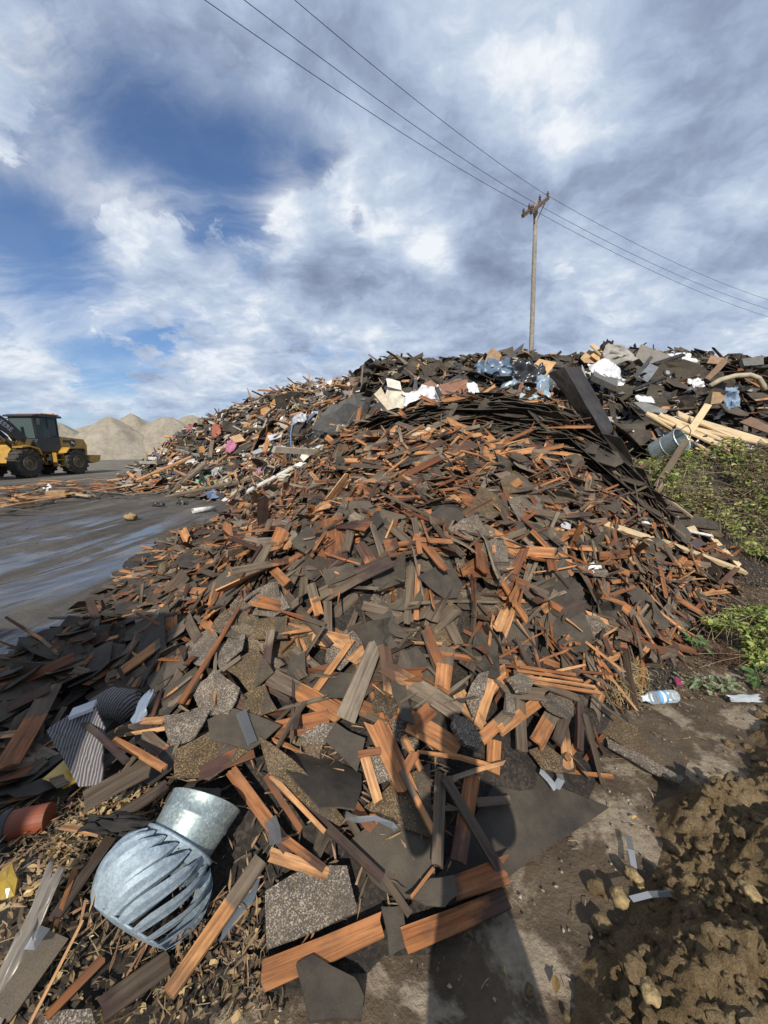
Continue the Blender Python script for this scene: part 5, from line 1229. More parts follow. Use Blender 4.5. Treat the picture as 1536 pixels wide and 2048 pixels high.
plank(1130, 1540, 1225, 1553, 9, 'o', 'thin reddish lath on the dirt right of the tar sheet', None, .02)

# ---- crest and right shoulder of the near heap
fl = empty('metal_flashing', tuple(P_y(1180, 840, 4.6)), label='big dark bent metal flashing leaning over the crest of the near heap', cat='flashing'); lm(1180, 840, 'the dark flashing')
A_ = [np.array(P_y(*q)) for q in ((1098, 746, 4.95), (1128, 734, 4.78), (1160, 733, 4.95))]; B_ = [np.array(P_y(*q)) for q in ((1232, 930, 4.40), (1252, 948, 4.22), (1276, 942, 4.42))]
o0 = np.array(fl.location)
for nm, (i, j) in dict(left_flange=(0, 1), right_flange=(1, 2)).items():
    a = Acc(); g = 9; V = []
    for s_ in np.linspace(0, 1, g):
        for q in np.linspace(0, 1, 4):
            p = (A_[i] * (1 - q) + A_[j] * q) * (1 - s_) + (B_[i] * (1 - q) + B_[j] * q) * s_
            V.append(p - o0 + np.array([0, rh.normal(0, .006), rh.normal(0, .004)]))
    V = np.array(V); m = len(V); V = np.concatenate([V, V + np.array([0, .012, -.006])]); F = []
    for a_ in range(g - 1):
        for b_ in range(3):
            q = (a_ * 4 + b_, a_ * 4 + b_ + 1, (a_ + 1) * 4 + b_ + 1, (a_ + 1) * 4 + b_); F += [q, tuple(m + k for k in q[::-1])]
    rim = [k * 4 for k in range(g)] + [(g - 1) * 4 + 1, (g - 1) * 4 + 2] + [k * 4 + 3 for k in range(g - 1, -1, -1)] + [2, 1]
    for x_, y_ in zip(rim, rim[1:] + rim[:1]): F.append((x_, x_ + m, y_ + m, y_))
    a.add(V, F); a.obj('flange', M_DARKMET, fl)
# curved pale pipe on the crest
pp = [Vector(hit(u, v, l)) for u, v, l in ((826, 876, .05), (842, 873, .07), (856, 868, .12))] + [Vector(P_y(862, 858, 4.55)), Vector(P_y(861, 849, 4.55))]
a = Acc(); V, F, U = tube(pp, [.055, .058, .060, .055, .05], 10); a.add(V, F, U, np.array([.62, .52, .33, 1])); tag(a.obj('bent_pipe', M_PAINT, None, True), 'cream-coloured bent plastic pipe elbow lying under the dark crest', 'pipe'); lm(848, 868, 'the bent pipe')
# pale lumber at the right foot
lumber(1200, 1046, 1300, 1078, 15, 'pale board half buried at the right shoulder of the near heap', None, .08, .12)
lumber(1272, 1090, 1390, 1058, 16, 'clean pale board crossing over the others at the right shoulder', 'the crossing pale board', .14, .18)
lumber(1330, 1085, 1488, 1143, 17, 'long clean pale board pointing down to the right at the foot of the heap', 'the long pale board', .10, .05)
lumber(1418, 1070, 1478, 1132, 8, 'round wooden dowel leaning behind the long pale board', None, .15, .06, .03)
lumber(1305, 1140, 1402, 1082, 20, 'purple-grey painted board leaning across the long pale board', 'the purple-grey board', .09, .2, .03, M_PAINT, (.075, .055, .055))
lumber(1285, 1044, 1425, 1072, 6, 'thin white strip behind the pale boards', None, .16, .22, .015, M_PAINT, (.7, .7, .66))
sheet([(1290, 1015), (1330, 990), (1390, 1030), (1450, 1045), (1440, 1058), (1370, 1052)], 'feltd', 'curled black tar board with a pale edge at the right shoulder', 'the curled tar board', .2, (.0, -.3), warp=.12, kind='tar_board', cat='tar board')
lumber(1328, 992, 1384, 1034, 5, 'pale split edge batten lying along the curled tar board', None, .24, .24, .02)
rag(1193, 1148, 26, 32, (.72, .73, .74), 'white crumpled plastic bag on the right of the near heap', 'the white bag', lift=.09, n=10)
# stakes standing in the bank
lumber(1312, 976, 1372, 882, 14, 'dark square stake leaning up to the right from the weeds', 'the dark stake', y1=5.3, y2=5.5, mat=M_WOOD, tone=(.5, 1.3, -.3), th=.08, kind='stake', cat='stake')
lumber(1366, 884, 1416, 810, 15, 'pale board standing crosswise against the pile of laths', 'the pale cross board', y1=6.5, y2=7.0, th=.04)
lumber(1380, 838, 1560, 892, 12, 'longest pale board lying across the lath bundle at the right', 'the long right board', y1=6.9, y2=6.5, th=.03)
lumber(1355, 828, 1440, 868, 11, 'pale board under the cross board at the right', None, y1=7.1, y2=6.9, th=.04)
for k in range(16):
    q = k / 15; u1 = 1285 + q * 110 + rh.uniform(-15, 15); v1 = 828 + q * 22 + rh.uniform(-6, 6); u2 = 1420 + q * 90 + rh.uniform(-25, 40); v2 = 905 - q * 20 + rh.uniform(-8, 6)
    lumber(u1, v1, u2, v2, 5.5, 'thin pale lath, ' + ('' if k == 0 else '') + ('leftmost', 'second', 'third', 'fourth', 'fifth', 'sixth', 'seventh', 'eighth', 'ninth', 'tenth', 'eleventh', 'twelfth', 'thirteenth', 'fourteenth', 'fifteenth', 'rightmost')[k] + ' from the left in the bundle above the weeds', 'the lath bundle' if k == 7 else None, y1=6.95 + rh.uniform(-.1, .1), y2=6.35 + rh.uniform(-.1, .1), th=.025, kind='lath', cat='lath', group='laths in the loose bundle')
# galvanised bucket
bk = np.array(P_y(1308, 905, 6.3)); a = Acc(); Vb, Fb = lathe([(.0, 0), (.15, 0), (.16, .02), (.165, .2), (.172, .21), (.165, .22), (.18, .42), (.19, .43), (.18, .44), (.17, .43), (.15, .03), (0, .03)], 24)
Rb = np.array(Matrix.Rotation(R(25), 3, 'Z') @ Matrix.Rotation(R(62), 3, 'X')); bko = empty('metal_bucket', tuple(bk), label='galvanised bucket lying on its side among the weeds below the laths', cat='bucket')
a.add(Vb @ Rb.T, Fb); a.obj('bucket_body', M_GALV, bko, False)
V, F, U = tube([(-.185, 0, .42), (-.15, .1, .52), (0, .16, .58), (.15, .1, .52), (.185, 0, .42)], .006, 5); a = Acc(); a.add(V @ Rb.T, F); a.obj('handle', M_WIRE, bko); lm(1308, 895, 'the bucket')
rag(1395, 888, 70, 34, (.02, .024, .03), 'black plastic sheet bunched up under the lath bundle', 'the black plastic', Y=6.6, n=14, amp=.35)
rag(1350, 872, 60, 22, (.68, .68, .66), 'white film lying right of the bucket', None, Y=6.9, n=12, amp=.3)

# ---- things on the far pile
FN = (0, -.8, .6)
def fsheet(pts, col, label, name=None, Y=9, nrm=FN, warp=.04, kind='plywood_sheet', cat='plywood', mat=None, th=.02, group=None, crease=0):
    return sheet(pts, 'x', label, name, th=th, warp=warp, amt=.03, kind=kind, cat=cat, mat=mat or M_PAINT, col=col, Y=Y, nrm=nrm, group=group, crease=crease)
fsheet([(1064, 733), (1078, 719), (1112, 726), (1088, 757)], (.52, .32, .14), 'bright tan plywood square perched on the crest beside the utility pole', 'the tan plywood', 7.9)
fsheet([(955, 724), (985, 695), (1003, 712), (990, 735), (958, 742)], (.30, .19, .10), 'brown crumpled plywood piece at the crest left of the black triangle', 'the brown crest plywood', 9.5, warp=.15)
fsheet([(1008, 718), (1048, 686), (1040, 716), (1028, 722)], (.06, .06, .06), 'large dark triangular sheet pointing up at the crest', 'the dark triangle', 10.4, (.2, -1, .2), kind='metal_sheet', cat='metal sheet')
fsheet([(1030, 722), (1046, 702), (1046, 722)], (.07, .065, .06), 'small dark triangular sheet beside the larger one', None, 10.3, (.2, -1, .2), kind='metal_sheet', cat='metal sheet')
fsheet([(1160, 718), (1176, 700), (1208, 716), (1190, 728), (1168, 726)], (.46, .30, .15), 'tan plywood piece at the crest right of the flashing', 'the crest plywood pair', 9.6)
fsheet([(1180, 712), (1192, 704), (1212, 718), (1196, 724)], (.58, .36, .15), 'orange-tan plywood scrap on top of the crest plywood', None, 9.5)
lumber(1183, 689, 1210, 714, 7, 'pale stick poking up from the crest right of the flashing', None, y1=9.6, y2=9.5)
rag(1214, 705, 22, 34, (.02, .022, .022), 'black rag bundle standing up on the crest', None, Y=9.6, kind='rag', cat='rag', mat=M_CLOTH, nrm=(0, -1, .1))
rag(1240, 714, 62, 40, (.36, .34, .31), 'dirty grey-white sack slumped on the crest', 'the grey sack', Y=9.3, kind='sack', cat='sack', mat=M_CLOTH)
fsheet([(1266, 722), (1281, 690), (1345, 715), (1335, 730), (1270, 730)], (.16, .145, .125), 'broad grey concrete-like slab tilted up on the crest', 'the grey crest slab', 9.8, (-.3, -.9, .3), kind='slab', cat='slab', th=.06)
rag(1212, 745, 60, 44, (.74, .75, .76), 'white printed plastic sack hanging below the crest right of the flashing', 'the white sack', Y=8.2, kind='sack', cat='sack', n=16)
lumber(1185, 748, 1232, 770, 16, 'grey square timber lying below the white sack', None, y1=8.0, y2=7.9, th=.1, mat=M_PAINT, tone=(.11, .11, .105))
fsheet([(1275, 755), (1298, 728), (1316, 736), (1294, 766)], (.16, .18, .20), 'grey ribbed plastic panel tilted below the crest slab', 'the ribbed panel', 8.6, kind='ribbed_sheet', cat='plastic sheet')
fsheet([(1266, 752), (1300, 712), (1306, 716), (1274, 760)], (.04, .045, .05), 'long black plastic rail beside the ribbed panel', None, 8.7, kind='plastic_rail', cat='plastic rail')
lumber(1310, 728, 1368, 709, 7, 'black tubular chair frame bar sticking up at the right crest', None, y1=9.2, y2=9.1, mat=M_PAINT, tone=(.02, .02, .022), kind='metal_bar', cat='metal bar')
lumber(1265, 780, 1330, 755, 6, 'black thin bar lying under the ribbed panel', None, y1=8.4, y2=8.4, mat=M_PAINT, tone=(.02, .02, .022), kind='metal_bar', cat='metal bar')
wc = np.array(P_y(1335, 745, 8.6)); whl = empty('small_wheel', tuple(wc), label='small wheel with a dark tyre below the right crest', cat='wheel'); lm(1335, 745, 'the small wheel'); Rw = np.array(Matrix.Rotation(R(70), 3, 'X'))
a = Acc(); V, F = lathe([(.05, -.02), (.085, -.025), (.10, 0), (.085, .025), (.05, .02), (.05, -.02)], 18); a.add(V @ Rw.T, F); a.obj('tyre', M_TYRE, whl, True)
a = Acc(); V, F = lathe([(0, -.01), (.05, -.012), (.052, .012), (0, .015)], 14); a.add(V @ Rw.T, F); a.obj('rim', M_CHROME, whl)
rag(1362, 716, 40, 22, (.7, .7, .7), 'white plastic scrap on the right crest', None, Y=9.3)
fsheet([(1408, 758), (1440, 722), (1456, 712), (1452, 728), (1418, 762)], (.20, .12, .065), 'brown weathered plank panel leaning up at the right crest', 'the brown leaning panel', 9.0)
fsheet([(1412, 728), (1420, 712), (1448, 718), (1440, 730)], (.30, .18, .10), 'brown cardboard-like board behind the leaning panel', None, 9.5)
fsheet([(1478, 724), (1520, 718), (1521, 735), (1482, 738)], (.13, .13, .115), 'grey block slab at the far right crest', 'the far right slab', 9.8, kind='slab', cat='slab', th=.1)
rag(1390, 766, 26, 16, (.74, .74, .74), 'small white crumpled bag below the leaning brown panel', 'the small white bag', Y=8.3)
fsheet([(1420, 810), (1424, 785), (1458, 788), (1440, 808)], (.30, .19, .095), 'tan plywood scrap at the right beside the blue cloth', 'the right plywood scrap', 7.7)
rag(1463, 795, 26, 34, (.22, .31, .42), 'pale blue cloth draped beside the plywood scrap at the right', 'the blue cloth', Y=7.7, kind='cloth', cat='cloth', mat=M_CLOTH, nrm=(0, -1, .1))
pp = [P_y(u, v, 8.1) for u, v in ((1420, 772), (1440, 760), (1470, 752), (1500, 750), (1517, 756), (1526, 770), (1530, 780))]
a = Acc(); V, F, U = tube(pp, .05, 8); a.add(V, F, U, np.array([.42, .36, .24, 1])); tag(a.obj('curved_strip', M_PAINT, None, True), 'arched cream-brown trim strip curving over at the right of the far pile', 'trim'); lm(1480, 755, 'the arched trim')
fsheet([(1265, 806), (1285, 805), (1335, 822), (1330, 828), (1290, 826)], (.17, .175, .17), 'grey metal sheet lying low on the far pile right of the flashing', 'the grey sheet', 7.4, kind='metal_sheet', cat='metal sheet')
fsheet([(1477, 845), (1500, 835), (1540, 855), (1536, 868)], (.17, .095, .06), 'brown wood panel lying at the right picture edge', None, 7.2)
rag(1290, 800, 30, 14, (.7, .7, .68), 'white plastic cup scraps above the grey sheet', None, Y=7.6, n=8)
for k, (u, v, w, h) in enumerate([(985, 742, 62, 36), (1020, 752, 66, 40), (1055, 748, 56, 36), (1042, 772, 66, 30)]):
    rag(u, v, w, h, [(.10, .15, .22), (.13, .19, .26), (.02, .022, .03), (.20, .27, .34)][k], ('dark blue plastic film bunched at the left of the crest heap', 'streaky blue plastic film in the middle of the crest heap', 'black plastic film next to the tan plywood', 'pale blue plastic film below the crest heap')[k], 'the blue plastic film' if k == 1 else None, Y=8.0 - .1 * k, kind='plastic_film', cat='plastic film', n=18, amp=.4)
rag(1055, 796, 46, 18, (.36, .55, .62), 'light turquoise film at the crest of the near heap left of the flashing', 'the turquoise film', Y=6.3, kind='plastic_film', cat='plastic film')
rag(1085, 780, 22, 50, (.25, .34, .42), 'pale blue film strip hanging left of the flashing', None, Y=6.8, kind='plastic_film', cat='plastic film', nrm=(0, -1, .1))
# broken cabinet
fsheet([(762, 822), (780, 768), (815, 790), (826, 800), (802, 828)], (.60, .56, .44), 'broken cream cabinet panel facing the camera above the near heap', 'the cream cabinet', 6.7, (-.25, -.9, .3), kind='cabinet_panel', cat='cabinet panel', th=.03)
fsheet([(772, 758), (800, 765), (803, 782), (775, 775)], (.66, .62, .52), 'cream cabinet shelf piece above the cabinet panel', None, 6.75, (0, -.9, .4), kind='cabinet_panel', cat='cabinet panel', th=.03)
fsheet([(748, 790), (762, 776), (790, 830), (780, 828)], (.55, .46, .34), 'narrow pale cabinet side left of the cabinet panel', None, 6.6, kind='cabinet_panel', cat='cabinet panel')
rag(845, 795, 62, 46, (.72, .72, .72), 'white plastic sheeting right of the cream cabinet', 'the white sheeting', Y=6.6, kind='plastic_film', cat='plastic film', n=18, amp=.35)
fsheet([(845, 768), (862, 760), (868, 775), (935, 755), (938, 775), (880, 812), (850, 812)], (.22, .10, .065), 'reddish-brown vinyl sheet draped right of the white sheeting', 'the brown vinyl', 6.8, (0, -.9, .4), warp=.15, kind='vinyl_sheet', cat='vinyl sheet')
lumber(873, 775, 890, 812, 7, 'black stake standing in front of the brown vinyl', None, y1=6.4, y2=6.2, mat=M_PAINT, tone=(.03, .025, .022))
rag(945, 778, 20, 30, (.7, .7, .7), 'white plastic scrap right of the brown vinyl', None, Y=6.6)
for k, (pts, Y) in enumerate([([(625, 860), (640, 835), (700, 812), (735, 830), (725, 860), (660, 868)], 9.4), ([(680, 812), (712, 795), (745, 800), (735, 830), (700, 826)], 9.9), ([(640, 842), (665, 812), (700, 808), (690, 840)], 9.7)]):
    fsheet(pts, (.045, .045, .043), ('widest smooth dark grey roofing felt sheet on the left shoulder of the far pile', 'upper dark grey felt sheet folded over the shoulder of the far pile', 'dark grey felt sheet behind the widest one')[k], 'the grey felt sheets' if k == 0 else None, Y, (-.3, -.8, .5), warp=.18, kind='roofing_felt', cat='roofing felt', crease=.3)
rag(668, 774, 70, 18, (.70, .70, .70), 'white plastic sheeting along the left crest of the far pile', 'the white crest sheeting', Y=14.3, kind='plastic_film', cat='plastic film', n=14, amp=.5)
pp = [P_y(u, v, 10.2) for u, v in ((600, 842), (586, 850), (582, 870), (583, 895), (580, 920))]
rag(600, 838, 30, 18, (.42, .44, .47), 'grey-white film at the top of the blue fabric strip', None, Y=10.2); a = Acc(); V, F, U = tube(pp, [.10, .09, .06, .06, .05], 8, True, .35); a.add(V, F, U, np.array([.20, .31, .50, 1])); tag(a.obj('fabric_strip', M_CLOTH, None, True), 'long pale blue fabric strip hanging down the left slope', 'fabric'); lm(583, 880, 'the blue fabric strip')
lumber(495, 982, 592, 932, 9, 'long white board sloping up at the foot of the far pile', 'the long white board', y1=9.8, y2=9.2, mat=M_PAINT, tone=(.68, .67, .58))
for k in range(9): lumber(558 + rh.uniform(-6, 10), 950 + k * 4.5, 622 + rh.uniform(-14, 6), 952 + k * 4 + rh.uniform(-3, 3), 4.5, 'cream siding strip, ' + ('topmost', 'second', 'third', 'fourth', 'fifth', 'sixth', 'seventh', 'eighth', 'lowest')[k] + ' of the small stack at the foot of the far pile', 'the siding stack' if k == 4 else None, y1=8.9, y2=8.6, th=.03, mat=M_PAINT, tone=(.60, .58, .46), kind='pale_strip', cat='strip', group='cream siding strips')
fsheet([(600, 915), (608, 903), (625, 920), (655, 925), (650, 935), (612, 930)], (.64, .63, .52), 'cream trim board above the black pipe end', None, 8.9, kind='pale_board', cat='board')
lumber(622, 905, 668, 882, 10, 'pale green-white trim board pointing up right', 'the pale trim board', y1=8.9, y2=8.9, mat=M_PAINT, tone=(.50, .54, .46))
pc = np.array(P_y(628, 930, 8.5)); pe = empty('large_pipe', tuple(pc), label='short wide black pipe with yellow foam inside at the foot of the far pile', cat='pipe'); lm(628, 930, 'the black pipe end')
a = Acc(); V, F = lathe([(.24, -.3), (.26, 0), (.24, .01), (.22, -.3)], 22); Rp = np.array(Matrix.Rotation(R(-35), 3, 'Z') @ Matrix.Rotation(R(75), 3, 'X')); a.add(V @ Rp.T, F); a.obj('pipe_wall', M_BLK, pe, True)
a = Acc(); V, F = bevbox(.34, .12, .25, (0, 0.06, -.14), .03); a.add(V @ Rp.T, F, None, np.array([.55, .36, .09, 1])); a.obj('foam_block', M_PAINT, pe)
rag(463, 892, 20, 24, (.45, .17, .27), 'pink cloth tangled in the left slope', 'the pink cloth', Y=13.6, kind='cloth', cat='cloth', mat=M_CLOTH)
rag(408, 962, 30, 20, (.10, .42, .33), 'teal green plastic sheet at the foot of the left slope', 'the teal sheet', Y=13.3, kind='plastic_film', cat='plastic film')
rag(434, 862, 18, 26, (.33, .12, .08), 'rust-red netting heaped on the left slope', 'the rust-red netting', Y=15.3, kind='netting', cat='netting', mat=M_CLOTH)
rag(384, 856, 16, 18, (.36, .13, .10), 'rust-red netting at the top edge of the left slope', None, Y=17, kind='netting', cat='netting', mat=M_CLOTH)
fsheet([(284, 962), (296, 950), (322, 948), (318, 964), (300, 970)], (.56, .38, .14), 'yellow-tan foam board at the foot of the left slope', 'the yellow foam board', 14.8)
V, F = bevbox(.62, .5, .4, (0, 0, .2), .02); a = Acc(); p_ = P_z(268, 962, 0.0); a.add(V, F, None, np.array([.20, .12, .07, 1])); o = a.obj('cardboard_box', M_PAINT); o.location = (p_[0], p_[1], .02); o.rotation_euler = (R(8), R(-6), R(30)); tag(o, 'brown cardboard box at the left foot of the far pile', 'box'); lm(268, 955, 'the cardboard box')
fsheet([(458, 875), (480, 868), (492, 882), (470, 886)], (.46, .28, .15), 'pale brown wood sheet standing out on the left slope', None, 13.6)
lumber(528, 905, 541, 866, 9, 'orange-tan board standing upright on the left slope', 'the upright tan board', y1=11.8, y2=12.0, mat=M_WOOD, tone=(.8, -.2, -.3))
lumber(420, 915, 425, 880, 8, 'brown post standing upright on the left slope', None, y1=14, y2=14.2, mat=M_WOOD, tone=(.7, 1.2, -.3))
fsheet([(535, 872), (565, 865), (568, 873), (540, 882)], (.50, .54, .58), 'pale blue-white panel lying on the left slope', None, 11.9, kind='panel', cat='panel')
fsheet([(502, 905), (522, 896), (526, 904), (508, 910)], (.28, .32, .36), 'grey-blue metal panel on the left slope', None, 12.2, kind='panel', cat='panel')
fsheet([(488, 815), (500, 808), (514, 812), (508, 820), (490, 822)], (.50, .42, .17), 'yellowish crumpled board on the left crest', None, 16.2, warp=.2)
lumber(330, 995, 520, 955, 7, 'long brown beam lying along the foot of the left slope', 'the long brown beam', y1=12.6, y2=11.5, mat=M_WOOD, tone=(.7, 1.3, -.3), th=.08)
lumber(275, 960, 383, 914, 6, 'long pale pole leaning on the lower left slope', None, y1=14.6, y2=14.3, mat=M_WOOD, tone=(.9, -.2, -.3), th=.06)
lumber(352, 975, 412, 925, 8, 'grey weathered beam leaning on the lower left slope', None, y1=13.2, y2=13.2, mat=M_WOOD, tone=(1., 1.3, -.3), th=.08)
# ---- drop the loose pieces that would hide these
rr = np.random.RandomState(99)
iu = np.array([q['u'] for q in ITEMS]); iv = np.array([q['v'] for q in ITEMS]); drop = np.zeros(len(ITEMS), bool)
ends = []
for sg in (-.38, .38):
    eu, ev, _ = proj(np.array([q['M'][:3, 3] + q['M'][:3, 0] * q['L'] * sg for q in ITEMS])); ends.append((eu, ev))
for poly in HP:
    drop |= mask_poly(iu, iv, poly)
    if np.mean(poly, 0)[1] > 1440:
        for eu, ev in ends: drop |= mask_poly(eu, ev, poly) & (rr.rand(len(ITEMS)) < .7)
drop &= rr.rand(len(ITEMS)) < .9
drop |= (iv > 1540) & (iu > 380) & (rr.rand(len(ITEMS)) < .62)
drop |= mask_poly(iu, iv, [(930, 1560), (1060, 1536), (1218, 1615), (985, 1790), (1000, 1700)])
ITEMS = [q for q, d in zip(ITEMS, drop) if not d]
# ------------------------------------------------------------------ earth heap at the lower right
BD = np.array([(.30, .30), (.40, .62), (.50, .84), (.74, 1.06), (1.02, 1.22), (1.20, 1.42), (1.42, 1.56), (1.80, 1.74), (2.33, 2.06), (3.4, 2.7)])
def sdist(x, y):
    best = np.full(x.shape, 9.); sg = np.zeros(x.shape)
    for a, b in zip(BD[:-1], BD[1:]):
        e = b - a; t = np.clip(((x - a[0]) * e[0] + (y - a[1]) * e[1]) / e.dot(e), 0, 1); px_ = a[0] + t * e[0]; py_ = a[1] + t * e[1]; d = np.hypot(x - px_, y - py_)
        s_ = e[0] * (y - a[1]) - e[1] * (x - a[0]); m_ = d < best; best = np.where(m_, d, best); sg = np.where(m_, -np.sign(s_), sg)
    return best * sg
def heap_z(x, y, fine=True):
    d = sdist(x, y) + (fbm(x * 3, y * 3, 61, 3) - .5) * .24
    z = .40 * (1 - np.exp(-np.maximum(d, 0) / .55)) + np.minimum(d, 0) * .5
    z = z + np.clip(d * 8, 0, 1) * (fbm(x * 3.5, y * 3.5, 62, 3) - .5) * .24
    z = z * np.clip((y - .15) / .75, .15, 1)
    if fine:
        b = np.clip(1 - np.abs(fbm(x * 15, y * 15, 63, 4) * 2 - 1) * 2.6, 0, 1) + .7 * np.clip(1 - np.abs(fbm(x * 34, y * 34, 66, 3) * 2 - 1) * 2.4, 0, 1)
        z = z + np.clip(d * 9, 0, 1) * (b * .032 + (fbm(x * 50, y * 50, 64, 3) - .5) * .055 + (fbm(x * 7, y * 7, 67, 2) - .5) * .15)
    return z - .02
hx = np.arange(.2, 3.4, .0095); hy = np.arange(.15, 2.9, .0095); HX, HY = np.meshgrid(hx, hy); HZ = heap_z(HX, HY)
nx, ny = len(hx), len(hy); idx = np.arange(nx * ny).reshape(ny, nx); Fq = np.stack([idx[:-1, :-1], idx[:-1, 1:], idx[1:, 1:], idx[1:, :-1]], -1).reshape(-1, 4)
Fq = Fq[(HZ.ravel()[Fq] > -.03).any(1)]
me = bpy.data.meshes.new('dirt_heap'); me.from_pydata(np.stack([HX, HY, HZ], -1).reshape(-1, 3).tolist(), [], Fq.tolist()); me.materials.append(M_SOIL); me.polygons.foreach_set('use_smooth', [True] * len(me.polygons))
tag(link(bpy.data.objects.new('dirt_heap', me)), kind='structure'); lm(1400, 1800, 'the earth heap'); lm(1500, 1560, 'the upper earth heap')
def clod(r, rng, sub=2):
    bm = bmesh.new(); bmesh.ops.create_icosphere(bm, subdivisions=sub, radius=1.0); V = np.array([v.co[:] for v in bm.verts]); bm.verts.index_update(); F = [tuple(v.index for v in f.verts) for f in bm.faces]; bm.free()
    s_ = rng.randint(999); k = .62 + .75 * fbm(V[:, 0] * 1.8 + s_, V[:, 1] * 1.8 + V[:, 2] * 1.5, s_, 3) + .55 * (fbm(V[:, 0] * 4 + V[:, 2] * 3, V[:, 1] * 4 + s_, s_ + 4, 2) - .5)
    return V * k[:, None] * r * np.array([1, rng.uniform(.7, 1), rng.uniform(.55, .85)]), F
r_ = np.random.RandomState(71)
x = r_.uniform(.35, 3.2, 5200); y = r_.uniform(.4, 2.8, 5200); d = sdist(x, y); ok = (d > -.16) & (r_.rand(5200) < np.clip(.35 + d * 3, 0, 1)); x, y = x[ok], y[ok]; z = np.maximum(heap_z(x, y), 0)
u, v, dep = proj(np.stack([x, y, z], -1))
for i in range(len(x)):
    r = np.clip(r_.lognormal(math.log(.010), .6), .004, .040); V, F = clod(r, r_, 2 if r > .016 else 1); yaw = r_.uniform(0, 6.28)
    M = mat4(np.array([math.cos(yaw), math.sin(yaw), 0]), np.array([-math.sin(yaw), math.cos(yaw), 0]), np.array([0, 0, 1.]), np.array([x[i], y[i], z[i] + r * .25]))
    put('dirt_clod', (V, F, None, None), M, u[i], v[i], dep[i], (r * 2, r * 1.6), ('crumbly brown', 'lumpy yellow-brown', 'rough dark')[r_.randint(3)], M_SOIL)
def stone(u, v, r, label, mat=M_STONE, sq=(1, 1, 1), z=0.0, cat='stone', kind='stone', seed=1):
    p = P_z(u, v, z); V, F = clod(r, np.random.RandomState(seed), 3); V = V * sq; a = Acc(); a.add(V, F); o = a.obj(kind, mat, None, True); o.location = (p[0], p[1], z + r * .4); o.rotation_euler = (0, 0, seed); lm(u, v, None); return tag(o, label, cat)
stone(1238, 1800, .036, 'yellow-tan oval stone at the left edge of the earth heap', M_STONE, (.75, 1.25, 1), .03, seed=3)
stone(1268, 1758, .034, 'grey-tan angular stone just above the oval one', M_STONE, (1, .9, .8), .03, seed=5)
stone(1500, 1790, .03, 'reddish-tan stone at the right picture edge on the earth heap', M_STONE, (1, 1, .8), .24, seed=8)
stone(1300, 1990, .028, 'tan lump of stone low on the earth heap', M_STONE, (.8, 1.2, .8), .22, seed=9)
p_ = P_z(261, 1040, 0); V, F = clod(.13, np.random.RandomState(4), 3); a = Acc(); a.add(V * (1, .8, 1), F); o = a.obj('rock', M_STONE, None, True); o.location = (p_[0], p_[1], .07); tag(o, 'lone muddy rock sitting on the wet yard', 'rock'); lm(261, 1035, 'the lone rock')
# ------------------------------------------------------------------ litter: chips, straw, pebbles, twigs
def litter(name, label, n, poly, x0, x1, y0, y1, fn, mat, seed, cat='litter', zoff=.004, surf=None):
    r_ = np.random.RandomState(seed); x = r_.uniform(x0, x1, n); y = r_.uniform(y0, y1, n); z = np.maximum(Hs(x, y), 0) if surf is None else surf(x, y)
    u, v, dep = proj(np.stack([x, y, z], -1)); ok = mask_poly(u, v, poly); a = Acc()
    for i in np.nonzero(ok)[0]:
        V, F, T = fn(r_); nn = normal_at(x[i:i + 1], y[i:i + 1])[0]; X, Y_, Z = basis(nn, r_.uniform(0, 6.28), r_, .35); a.add(V, F, V[:, :2], T, mat4(X, Y_, Z, np.array([x[i], y[i], z[i] + r_.uniform(0, zoff)])))
    o = a.obj(name, mat); return tag(o, label, cat, None, 'stuff')
def chip(r_):
    L = r_.uniform(.010, .034); w = L * r_.uniform(.25, .7); h = r_.uniform(-.25, .25) * L
    V = np.array([(-L/2, -w/2, 0), (0, -w * .6, h), (L/2, -w * .2, 0), (L/2, w * .3, .1 * L), (0, w * .5, h * 1.1), (-L/2, w * .4, 0)]); F = [(0, 1, 4, 5), (1, 2, 3, 4)]
    c = np.array([(.52, .37, .17), (.42, .28, .12), (.60, .46, .24), (.30, .19, .08)][r_.randint(4)]) * r_.uniform(.75, 1.05); return V, F, np.array([*c, 1])
def straw(r_, c0=(.42, .31, .15), L0=.03, L1=.12):
    L = r_.uniform(L0, L1); b = r_.uniform(-.25, .25) * L; h = r_.uniform(0, .35) * L; V, F, U = tube([(-L/2, 0, 0), (0, b, h), (L/2, 0, r_.uniform(0, .2) * L)], r_.uniform(.0008, .002), 3, False); c = np.array(c0) * r_.uniform(.5, 1.1); return V, F, np.array([*c, 1])
def crumb(r_):
    r = r_.uniform(.003, .010); V = np.array([(r, 0, 0), (-r, 0, 0), (0, r, 0), (0, -r, 0), (0, 0, r * .8), (0, 0, -r)]) * r_.uniform(.6, 1.2, (6, 1)); F = [(0, 2, 4), (2, 1, 4), (1, 3, 4), (3, 0, 4)]
    c = np.array([(.22, .18, .12), (.10, .075, .05), (.34, .29, .21)][r_.randint(3)]); return V, F, np.array([*c, 1])
def deadleaf(r_):
    L = r_.uniform(.012, .035); w = L * r_.uniform(.4, .7); V = np.array([(-L/2, 0, 0), (0, -w/2, L * .15), (L/2, 0, 0), (0, w/2, L * .2), (0, 0, -.0)]); F = [(0, 1, 4), (1, 2, 4), (2, 3, 4), (3, 0, 4)]; c = np.array([(.16, .10, .05), (.10, .065, .035), (.22, .15, .07), (.07, .05, .03)][r_.randint(4)]); return V, F, np.array([*c, 1])
CHIPS = [(130, 1655), (190, 1610), (285, 1590), (270, 1640), (180, 1680), (170, 1740), (110, 1800), (50, 1810), (60, 1740)]
